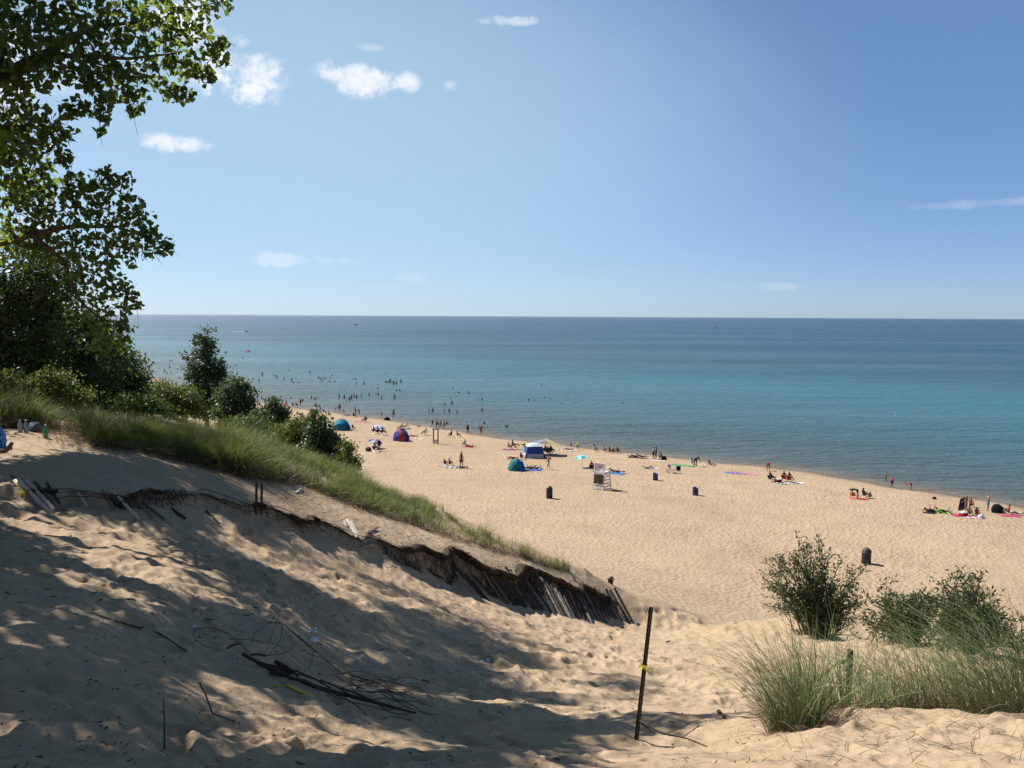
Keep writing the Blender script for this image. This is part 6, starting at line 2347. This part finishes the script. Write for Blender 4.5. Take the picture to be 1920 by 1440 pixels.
def build_fence():
    o = Vector(px_at(850, 1070, 17.7))
    o.z = ground(o.x, o.y)
    root = thing('slat_fence', 'long leaning slat fence sagging over the washed-out scarp at the centre', 'fence', o, 0, 'broken sand fence')
    tops, bots = [], []
    n = 47
    for i in range(n):
        f = i / (n - 1)
        tx, ty = 850 + f * 292 + random.uniform(-1, 1), 1068 + f * 24 + 22 * math.sin(f * math.pi) * .55 + f * 14
        Yd = 17.3 + 5.0 * f ** .92
        a = Vector(px_at(tx, ty, Yd))
        a.z = max(a.z, ground(a.x, a.y) + .03)
        bx, by = tx + 64 - 20 * f + random.uniform(-2.5, 2.5), ty + 58 + 6 * f + random.uniform(-2, 2)
        b = hit(bx, by)
        b.z = ground(b.x, b.y) - .10
        d = (a - b)
        if d.length > 1.5:
            a = b + d.normalized() * random.uniform(1.3, 1.5)
            a.z = max(a.z, ground(a.x, a.y) + .03)
        tops.append(a)
        bots.append(b)
        slat(root, a + (a - b).normalized() * random.choice((-.06, -.04, -.02, 0, .02, .1)), b, .040, .012, random.choice((M_SLAT, M_SLATD, M_SLATD, M_SLATD)))  # mostly the dark copy, which colours in the shade on the slats
    for k in (.25, .62):
        w = MB()
        w.tube([tops[i].lerp(bots[i], k) - o + Vector((0, -.012, random.uniform(-.008, .01))) for i in range(n)], .006, 4)
        w.build('wire', M_WIRE, root)
    # last two tall slats and the posts
    for (ax, ay), (bx, by), Y in (((1144, 1106), (1184, 1170), 22.2), ((1152, 1102), (1190, 1169), 22.4), ((1136, 1104), (1172, 1165), 22.0)):
        a = Vector(px_at(ax, ay, Y))
        b = hit(bx, by)
        b.z -= .06
        slat(root, a, b, .06, .02, M_SLATD)
    for px, py0, py1, Y in ((848, 1031, 1082, 17.6),):
        a, b = Vector(px_at(px - 1, py0, Y)), Vector(px_at(px + 2, py1, Y))
        b.z = min(b.z, ground(b.x, b.y) - .1)
        pm = MB()
        pm.bar(a - o, b - o, .045, .045)
        pm.build('post', M_POST, root)
    # the western end of the same fence, undermined and hanging
    o2 = Vector(px_at(150, 925, 12.3))
    o2.z = ground(o2.x, o2.y)
    r2 = thing('slat_fence', 'scattered bleached slats of the fence hanging over the scarp at the left', 'fence', o2, 0, 'broken sand fence')
    L_ = [((30, 902), (80, 957), .5, M_SLAT), ((45, 920), (81, 958), .45, M_SLATW), ((46, 922), (96, 962), .5, M_SLATW), ((60, 920), (101, 955), .4, M_SLATW), ((74, 921), (120, 968), .5, M_SLAT), ((148, 931), (163, 951), .4, M_SLATW),
          ((199, 938), (215, 957), .3, M_SLAT), ((222, 944), (261, 973), .45, M_SLATW), ((255, 948), (286, 972), .4, M_SLAT), ((272, 949), (309, 977), .4, M_SLAT), ((95, 925), (112, 945), .3, M_SLATD), ((330, 962), (348, 985), .3, M_SLATD), ((395, 968), (412, 990), .3, M_SLATD)]
    for (ax, ay), (bx, by), fwd, m in L_:
        h_ = hit(ax, ay)
        a = Vector((h_.x, h_.y, ground(h_.x, h_.y) + .02))
        Y = a.y
        b = Vector(px_at(bx, by, Y - fwd * .55))
        b.z = max(b.z, ground(b.x, b.y) + .03)
        slat(r2, a - (b - a).normalized() * .15, b, .042, .012, m)
    E, Nn, _ = scarp_edge(np.arange(2.4, 12.2, .16))
    Z = height(E[:, 0] - Nn[:, 0] * .05, E[:, 1] - Nn[:, 1] * .05)
    for off, dz in ((.06, .03), (.10, -.07)):
        w = MB()
        w.tube([Vector((e[0] + n_[0] * off, e[1] + n_[1] * off, z_ + dz + .03 * math.sin(i * .7 + off * 40))) - o2 for i, (e, n_, z_) in enumerate(zip(E, Nn, Z))], .006, 4)
        w.build('wire', M_WIRE, r2)
    # yellow tape tied on the first slats
    t = MB()
    pts = [Vector(px_at(*q)) - o2 for q in ((27, 899, 12.1), (34, 908, 12.0), (38, 918, 11.95), (45, 924, 11.9), (40, 932, 11.9))]
    for i in range(len(pts) - 1):
        t.bar(pts[i], pts[i + 1], .05, .004, (random.random(), -1, random.random()))
    t.build('yellow_tape', M_TAPE, r2)
    # three bleached slats fallen across the scarp
    for k, ((ax, ay), (bx, by), m, lab) in enumerate((((645, 982), (660, 1028), M_SLATW, 'left of three bleached slats lying across the scarp'), ((650, 979), (670, 1026), M_SLATW, 'middle of three bleached slats lying across the scarp'), ((658, 984), (680, 1032), M_SLATW, 'right of three bleached slats lying across the scarp'))):
        h1 = hit(ax, ay)
        a = Vector((h1.x, h1.y, ground(h1.x, h1.y) + .05))
        b = Vector(px_at(bx, by, a.y - .55))
        b.z = max(b.z, ground(b.x, b.y) + .02)
        s = MB()
        s.bar(a - a, b - a, .045, .014, (0, -1, .5))
        tag(s.build('fallen_slat', m, None, False, a), lab, 'slat', 'fallen slats')
    for px, p0, p1, Y, lab in ((481, 908, 966, 14.4, 'left of two upright stakes above the scarp'), (491, 910, 970, 14.5, 'right of two upright stakes above the scarp')):
        b = Vector(px_at(px - 1, p1, Y))
        b.z = ground(b.x, b.y) - .1
        a = Vector(px_at(px, p0, Y))
        s = MB()
        s.bar(b - b, a - b, .045, .03)
        s.bar(a - b, a - b + Vector((.01, 0, .05)), .03, .02)
        tag(s.build('wooden_stake', M_SLATD, None, False, b), lab, 'stake', 'wooden stakes')
    for px, py, dx, dy, lab in ((690, 1003, 22, -12, 'short dark broken slat poking right above the scarp'), (555, 925, 18, -14, 'pale slat lying on the sand right of the two stakes'), (868, 1050, 12, -8, 'short broken slat right of the dark fence post'), (1266, 1183, 9, 5, 'small white scrap of wood right of the steel post')):
        h1, h2 = hit(px, py), hit(px + dx, py + dy)
        a = Vector((h1.x, h1.y, ground(h1.x, h1.y) + .02))
        b = Vector((h2.x, h2.y, ground(h2.x, h2.y) + .05))
        if (b - a).length > .7:
            b = a + (b - a).normalized() * .7
            b.z = max(b.z, ground(b.x, b.y) + .03)
        s = MB()
        s.bar(Vector((0, 0, 0)), b - a, .05, .016)
        tag(s.build('broken_slat', M_SLATW if 'pale' in lab or 'white' in lab else M_SLATD, None, False, a), lab, 'slat', 'broken slats')


def scarp_roots():
    """dead roots and stems hanging from the edge of the scarp"""
    tot = scarp_edge(np.array([0.]))[2]
    par = RNG.uniform(3.2, tot - .5, 42000)
    E, Nn, _ = scarp_edge(par)
    far = sstep(8.0, 9.6, par)
    dens = vnoise(par * 1.6, par * 0, 77) + .6 * vnoise(par * 4.7, par * 0, 78) + .12 + .38 * far
    keep = RNG.random(len(par)) < np.clip(dens, .05, .8)  # real roots, set dense and dark to stand in for undercut shade too
    E, Nn, far = E[keep], Nn[keep], far[keep]
    o_ = RNG.normal(.02, .045, len(E)) + RNG.random(len(E)) ** 2 * .16 * far
    xs, ys = E[:, 0] + Nn[:, 0] * o_, E[:, 1] + Nn[:, 1] * o_
    k = len(xs)
    z = height(xs, ys)
    me = blades_mesh('scarp_roots', np.c_[xs, ys, z + RNG.uniform(-.02, .05, k)], np.arctan2(Nn[:, 1], Nn[:, 0]) + RNG.normal(0, .7, k), RNG.uniform(.05, .30, k) * RNG.random(k) ** .5 * (.6 + .5 * far), RNG.uniform(.05, .7, k), RNG.uniform(-.3, .45, k), RNG.uniform(.006, .017, k), M_THATCH, RNG.random(k) ** 2.2, 3, up=-1.0)
    tag(link('scarp_roots', me), 'dark roots and dead stems hanging along the edge of the scarp', 'roots', None, 'stuff')
    # ragged mat of roots and crusted sand over the washed-out edge, its dark colour doubling as undercut shade
    pp = np.arange(2.2, tot - .35, .022)
    E, Nn, _ = scarp_edge(pp)
    far = sstep(8.0, 9.6, pp)
    rag = .055 + .05 * far + .16 * np.clip(vnoise(pp * 3.1, pp * 0, 81) + .5 * vnoise(pp * 9.3, pp * 0, 82), -.3, .5)
    inn, out_ = E - Nn * .14, E + Nn * rag[:, None]
    mid = E + Nn * (rag * .3)[:, None]
    zi = height(inn[:, 0], inn[:, 1])
    thick = .025 + .06 * (vnoise(pp * 6.0, pp * 0, 83) + .5) + .03 * far
    brk = np.where(vnoise(pp * 1.3, pp * 0, 85) + .5 * vnoise(pp * 4.1, pp * 0, 86) + .35 * far > -.02, 1.0, 0.0)
    out_ = E + Nn * (rag * brk - .04 * (1 - brk))[:, None]
    sink = (1 - brk) * .05
    jag = .02 * vnoise(pp * 11, pp * 0, 84)
    rows = [np.c_[inn, zi - .012 - sink], np.c_[mid, zi + .003 + jag - sink], np.c_[out_, zi - .014 + jag - sink], np.c_[out_ - Nn * .03, zi - thick - sink], np.c_[E - Nn * .06, zi - thick * 1.7 - .05 - sink]]
    V = np.stack(rows, 1)
    q = np.array([[i, i + 1, i + 6, i + 5] for i in range(4)])
    F = (q[None] + (np.arange(len(pp) - 1) * 5)[:, None, None]).reshape(-1, 4)
    me = np_mesh('root_mat', V.reshape(-1, 3), F, mat('root_crust_and_shade', (.060, .042, .027), .95, .05, var=.7, var_scale=16, bump=1.0, bump_scale=45))
    tag(link('root_mat', me), 'dark crust of roots overhanging the scarp along the broken fence', 'roots', None, 'stuff')
    # straw lying on the sand above the scarp and on the right mound
    xs, ys = [], []
    for px, py, sx, sy, n in ((640, 965, 110, 22, 520), (760, 1010, 90, 18, 480), (900, 1050, 90, 14, 420), (560, 935, 60, 14, 260), (1500, 1400, 90, 18, 85), (1700, 1380, 120, 16, 115), (1850, 1395, 90, 18, 95), (1780, 1425, 120, 10, 45), (1480, 1425, 80, 10, 30), (130, 810, 40, 8, 220)):
        for _ in range(n):
            h_ = hit(px + random.gauss(0, sx), py + random.gauss(0, sy))
            if h_ is not None and h_.y < 26:
                xs.append(h_.x); ys.append(h_.y)
    xs, ys = np.array(xs), np.array(ys)
    k = len(xs)
    me = blades_mesh('straw_litter', np.c_[xs, ys, height(xs, ys) + .004], RNG.random(k) * 6.28, RNG.uniform(.05, .22, k), RNG.uniform(.93, 1.0, k), RNG.uniform(.0, .3, k), RNG.uniform(.003, .0055, k) * np.where(ys > 9, 1.8, 1.0), M_STRAW, RNG.random(k) * .6, 3)
    tag(link('straw_litter', me), 'dry straw and stems littering the sand', 'straw', None, 'stuff')


def t_post():
    a = Vector(px_at(1193, 1389, 6.6))
    a.z = ground(a.x, a.y)
    t = Vector(px_at(1221, 1138, 6.62))
    b0 = Vector(px_at(1193, 1387, 6.6))
    d = (t - b0).normalized()
    root = thing('steel_post', 'dark steel fence post leaning right in the sand at the centre', 'post', a)
    base = b0 - a
    lo, hi = base - d * .5, t - a
    MB().bar(lo, hi, .034, .006, (0, -1, 0)).build('flange', M_POST, root)
    MB().bar(lo + Vector((0, -.014, 0)), hi + Vector((0, -.014, 0)), .007, .026, (0, -1, 0)).build('web', M_POST, root)
    st = MB()
    for k in range(16):
        q = lo.lerp(hi, .36 + .04 * k)
        st.box(q + Vector((0, -.030, 0)), (.014, .010, .016))
    st.build('studs', M_POST, root)['kind'] = 'stuff'
    q = Vector(px_at(1207, 1250, 6.58)) - a
    tp = MB()
    for z in (-.009, .007):
        tp.tube([q + Vector((.026 * math.cos(2 * math.pi * i / 10), -.012 + .026 * math.sin(2 * math.pi * i / 10), z + .006 * math.sin(i * 2))) for i in range(11)], .0026, 4)
    tp.bar(q, q + Vector((.05, -.02, -.05)), .011, .003, (0, -1, .3))
    tp.bar(q, q + Vector((-.045, -.02, .006)), .010, .003, (0, -1, .3))
    tp.bar(q, q + Vector((.03, -.02, .012)), .009, .003, (0, -1, .3))
    tp.build('yellow_tape', M_TAPE, root)


def stake_and_tape():
    t = Vector(px_at(1594, 1218, 7.3))
    b = Vector(px_at(1591, 1300, 7.3))
    b.z = ground(b.x, b.y) - .1
    root = thing('wooden_stake', 'weathered wooden stake with yellow tape standing in the marram grass', 'stake', b, 0, 'wooden stakes')
    MB().bar((0, 0, 0), t - b, .045, .035, (0, -1, 0)).build('shaft', M_SLATD, root)
    pts = [Vector(px_at(*q)) - b for q in ((1592, 1240, 7.26), (1580, 1240, 7.24), (1565, 1248, 7.2), (1548, 1262, 7.1), (1530, 1272, 7.0), (1514, 1282, 6.9))]
    s = MB()
    vs = []
    for i, p in enumerate(pts):
        tw = .5 * math.sin(i * 2.1)
        u = Vector((0, math.sin(tw), math.cos(tw))) * .019
        vs += [p - u, p + u]
    s.add(vs, [(2 * i, 2 * i + 2, 2 * i + 3, 2 * i + 1) for i in range(len(pts) - 1)])
    s.build('yellow_tape', M_TAPE, root)


def tangle():
    """brush and wire half buried in the middle of the shaded slope"""
    h0 = hit(560, 1275)
    o = Vector((h0.x, h0.y, ground(h0.x, h0.y)))
    root = thing('brush_tangle', 'tangle of dark dead branches and looping wire half buried in the shaded sand', 'brush', o)

    def at(px, py, lift):
        h_ = hit(px, py + 0)
        g = Vector((h_.x, h_.y, ground(h_.x, h_.y)))
        return g

    def loop(pts, r, m, nm, base_px):
        """pts in photo pixels standing up from the ground under base line"""
        b = MB()
        P = []
        Y0, Y1 = base_px
        for k, (px, py) in enumerate(pts):
            Y = Y0 + (Y1 - Y0) * k / max(1, len(pts) - 1) + random.uniform(-.06, .06)
            q = Vector(px_at(px, py, Y))
            q.z = max(q.z, ground(q.x, q.y) + r * .5)
            P.append(q - o)
        # smooth
        S = []
        for i in range(len(P) - 1):
            p0, p1, p2, p3 = P[max(i - 1, 0)], P[i], P[i + 1], P[min(i + 2, len(P) - 1)]
            for t in np.linspace(0, 1, 6, endpoint=False):
                S.append(.5 * ((2 * p1) + (p2 - p0) * t + (2 * p0 - 5 * p1 + 4 * p2 - p3) * t * t + (3 * p1 - p0 - 3 * p2 + p3) * t ** 3))
        S.append(P[-1])
        b.tube(S, list(np.linspace(r, r * .6, len(S))), 5, False)
        b.build(nm, m, root)
    # main dark pole and splintered wood
    def gy(px, py):
        return hit(px, py).y
    logp = [(455, 1228), (520, 1258), (600, 1285), (700, 1312), (780, 1335)]
    b = MB()
    P = []
    for px, py in logp:
        h_ = hit(px, py)
        P.append(Vector((h_.x, h_.y, ground(h_.x, h_.y) + .03)) - o)
    b.tube(P, [.014, .020, .018, .014, .008], 7)
    b.build('dark_log', M_DARKWOOD, root, True)
    for (ax, ay), (bx, by), r in (((425, 1226), (452, 1207), .010), ((470, 1238), (500, 1230), .011), ((500, 1250), (550, 1262), .022), ((515, 1240), (560, 1268), .018), ((540, 1270), (600, 1290), .016), ((505, 1262), (575, 1280), .012), ((530, 1252), (585, 1272), .010), ((560, 1262), (620, 1290), .009), ((480, 1240), (545, 1270), .010), ((600, 1275), (660, 1305), .008), ((590, 1290), (650, 1312), .009), ((640, 1290), (720, 1325), .007)):
        h1 = hit(bx, max(by, ay))
        a = Vector(px_at(ax, ay, h1.y))
        c = Vector(px_at(bx, by, h1.y + .05))
        for q in (a, c):
            q.z = max(q.z, ground(q.x, q.y) + .02)
        m = MB()
        m.tube([a - o, a.lerp(c, .5) - o + Vector((0, 0, .015)), c - o], [r, r * .9, r * .6], 6)
        m.build('broken_branch', M_DARKWOOD, root)
    Ya, Yb = gy(440, 1235), gy(640, 1300)
    loops = [[(362, 1192), (366, 1182), (395, 1177), (430, 1190), (455, 1212), (475, 1228)], [(362, 1192), (380, 1210), (410, 1218), (440, 1228)],
             [(470, 1205), (480, 1185), (505, 1168), (522, 1146), (525, 1148), (510, 1190), (494, 1232)], [(500, 1168), (530, 1170), (560, 1195), (585, 1222), (580, 1250), (568, 1262)],
             [(530, 1172), (525, 1200), (505, 1225), (480, 1240)], [(535, 1172), (580, 1210), (630, 1255), (665, 1285), (690, 1290)], [(540, 1178), (600, 1228), (650, 1270), (680, 1300)],
             [(430, 1198), (470, 1200), (520, 1210), (560, 1240), (590, 1265)], [(575, 1225), (620, 1240), (660, 1265), (690, 1285)], [(480, 1230), (530, 1225), (560, 1205)]]
    for k, l in enumerate(loops):
        loop(l, .0022 if k % 3 else .0032, M_WIRE, 'wire_loop', (Ya, Yb))
    Yc, Yd = gy(690, 1300), gy(800, 1345)
    for k in range(22):
        x0, y0 = random.uniform(600, 720), random.uniform(1262, 1308)
        pts = [(x0, y0)]
        for s in range(4):
            x0 += random.uniform(18, 46)
            y0 += random.uniform(-8, 24)
            pts.append((x0, y0))
        Y = gy(min(x0, 900), min(y0 + 8, 1380))
        loop(pts, random.uniform(.0025, .005), M_TWIG, 'dead_twig', (gy(*pts[0]), Y))
    b = MB()
    P = [hit(px, py) for px, py in ((512, 1277), (540, 1285), (565, 1294), (588, 1301))]
    P = [Vector((p.x, p.y, ground(p.x, p.y) + .012)) - o for p in P]
    for i in range(3):
        b.bar(P[i], P[i + 1], .028, .008)
    b.build('yellow_strip', mat('moss_yellow', (.30, .30, .03), .8, .1, var=.3), root)


def dune_bits():
    # sticks lying about, each a thing
    g = 'sticks lying on the sand'
    for k, (lab, pts, r) in enumerate((('thin bent stick standing up in the bright sand patch at lower left', [(374, 1282, .16), (384, 1298, .08), (398, 1316, .0), (440, 1322, .0)], .006),
                                      ('forked twig upright in the lower left sand', [(307, 1365, .0), (308, 1335, .16), (306, 1310, .28)], .004),
                                      ('curved wiry stem in the sand right of the steel post', [(1200, 1352, .06), (1240, 1375, .03), (1290, 1385, .05), (1345, 1392, .02), (1400, 1388, .0)], .007),
                                      ('second wiry stem crossing the first right of the steel post', [(1200, 1358, .02), (1260, 1392, .02), (1330, 1400, .04), (1395, 1395, .02)], .006),
                                      ('long thin branch lying across the shaded slope at left', [(130, 1150, .02), (220, 1178, .03), (300, 1200, .03), (350, 1212, .02)], .009),
                                      ('dark stick near the upper left of the shaded hollow', [(100, 1085, .0), (128, 1070, .10), (145, 1052, .18)], .006),
                                      ('short dark chip right of the steel post', [(1249, 1209, .01), (1258, 1202, .06)], .02),
                                      ('black wedge of wood left of the marram grass', [(1347, 1346, .02), (1358, 1354, .01)], .022))):
        P = []
        for px, py, lf in pts:
            base = hit(px, py) if lf < .03 else None
            P.append((px, py, lf))
        gpts = [(px, py) for px, py, lf in P if lf < .03] or [(P[0][0], P[0][1])]
        Y = hit(*gpts[0]).y
        W = []
        for px, py, lf in P:
            if lf < .03:
                q = hit(px, py)
                q = Vector((q.x, q.y, ground(q.x, q.y) + r * .6))
            else:
                q = Vector(px_at(px, py, Y))
                q.z = max(q.z, ground(q.x, q.y) + r)
            W.append(q)
        b = MB()
        b.tube([w - W[0] for w in W], list(np.linspace(r, r * .6, len(W))), 6)
        tag(b.build('stick', M_TWIG, None, True, W[0]), lab, 'stick', g)
    # litter of tiny twigs and bark
    xs, ys = [], []
    for _ in range(1500):
        px, py = random.uniform(0, 1430), random.uniform(985, 1440)
        if _ > 1100:
            px = random.uniform(480, 1100)
            py = 935 + (px - 480) * .235 + random.uniform(-12, 45)
        h_ = hit(px, py)
        if h_ is None or h_.y > 24:
            continue
        xs.append(h_.x); ys.append(h_.y)
    b = MB()
    Z = height(xs, ys)
    for x, y, z in zip(xs, ys, Z):
        a = random.random() * 6.28
        l = random.choice((.012, .016, .02, .03, .05)) * (1 if y < 7 else 1.9)
        r = random.uniform(.0015, .004) * (1 if y < 7 else 1.6)
        b.tube([(x, y, z + .004), (x + l * .5 * math.cos(a), y + l * .5 * math.sin(a), z + .006), (x + l * math.cos(a + .1), y + l * math.sin(a + .1), z + .005)], [r, r, r * .6], 4)
    tag(b.build('twig_litter', M_TWIG, None), 'tiny dark twigs and bark chips strewn over the trampled sand', 'twigs', None, 'stuff')
    # paper scraps
    mp = mat('paper_scrap', (.45, .47, .58), .8, .1, var=.1)
    for px, py, s, lab in ((586, 1175, .055, 'crumpled pale paper scrap, upper of two above the brush tangle'), (588, 1199, .06, 'crumpled pale paper scrap, lower of two above the brush tangle'), (364, 1180, .025, 'tiny pale scrap left of the brush tangle'),
                           (914, 1231, .05, 'pale scrap in the sand right of the brush tangle'), (903, 1243, .035, 'small pale scrap below another one in the sand')):
        h_ = hit(px, py)
        n = 6
        V = [(s * (i / (n - 1) - .5) * 1.2 + random.gauss(0, s * .05), s * (j / (n - 1) - .5) * 2.2 + random.gauss(0, s * .05), .02 + s * .35 * random.random()) for j in range(n) for i in range(n)]
        b = MB().add(V, [(j * n + i, j * n + i + 1, (j + 1) * n + i + 1, (j + 1) * n + i) for j in range(n - 1) for i in range(n - 1)])
        tag(b.build('paper_scrap', mp, None, False, (h_.x, h_.y, ground(h_.x, h_.y))), lab, 'litter', 'paper scraps on the sand')
    # things left by the resting person
    plaid = bpy.data.materials.new('blue_plaid')
    plaid.use_nodes = True
    nt = plaid.node_tree
    tc = nt.nodes.new('ShaderNodeTexCoord')
    ck = nt.nodes.new('ShaderNodeTexChecker')
    ck.inputs['Scale'].default_value = 21
    ck.inputs['Color1'].default_value = (.02, .05, .28, 1)
    ck.inputs['Color2'].default_value = (.06, .30, .48, 1)
    nt.links.new(tc.outputs['Object'], ck.inputs['Vector'])
    nt.links.new(ck.outputs['Color'], nt.nodes['Principled BSDF'].inputs['Base Color'])
    nt.nodes['Principled BSDF'].inputs['Roughness'].default_value = .85
    b1 = bag(-10, 838, 'blue plaid cloth bag at the left edge beside the bare feet', BLUE, .46, 'belongings on the dune', 'plaid_bag')
    for c in b1.children:
        if c.name.startswith('pouch'):
            c.data.materials[0] = plaid
            c.scale = (1.0, .8, 1.25)
    b2 = bag(66, 812, 'grey-blue backpack lying at the edge of the grass', (.10, .13, .17), .27, 'belongings on the dune', 'backpack')
    for px, py, c, lab in ((86, 822, (.02, .38, .10), 'green bottle lying near the grey-blue backpack'), (38, 813, (.45, .48, .50), 'clear plastic bottle between plaid bag and backpack'), (49, 813, (.40, .43, .46), 'second clear bottle, nearer the backpack')):
        h_ = hit(px, py)
        r = thing('bottle', lab, 'bottle', (h_.x, h_.y, ground(h_.x, h_.y) + .0), random.random() * 3, 'belongings on the dune')
        m = mat('bottle', c, .12, .6)
        m.node_tree.nodes['Principled BSDF'].inputs['Transmission Weight'].default_value = .6
        MB().lathe([(0, 0), (.038, 0), (.042, .02), (.042, .14), (.030, .18), (.015, .21), (.014, .235), (0, .235)], 12).build('body', m, r, True)
        MB().lathe([(.017, .225), (.017, .25), (0, .25)], 10).build('cap', M_WHITE, r)


build_bathers()
build_people()
build_gear()
build_fence()
scarp_roots()
t_post()
stake_and_tape()
tangle()
dune_bits()
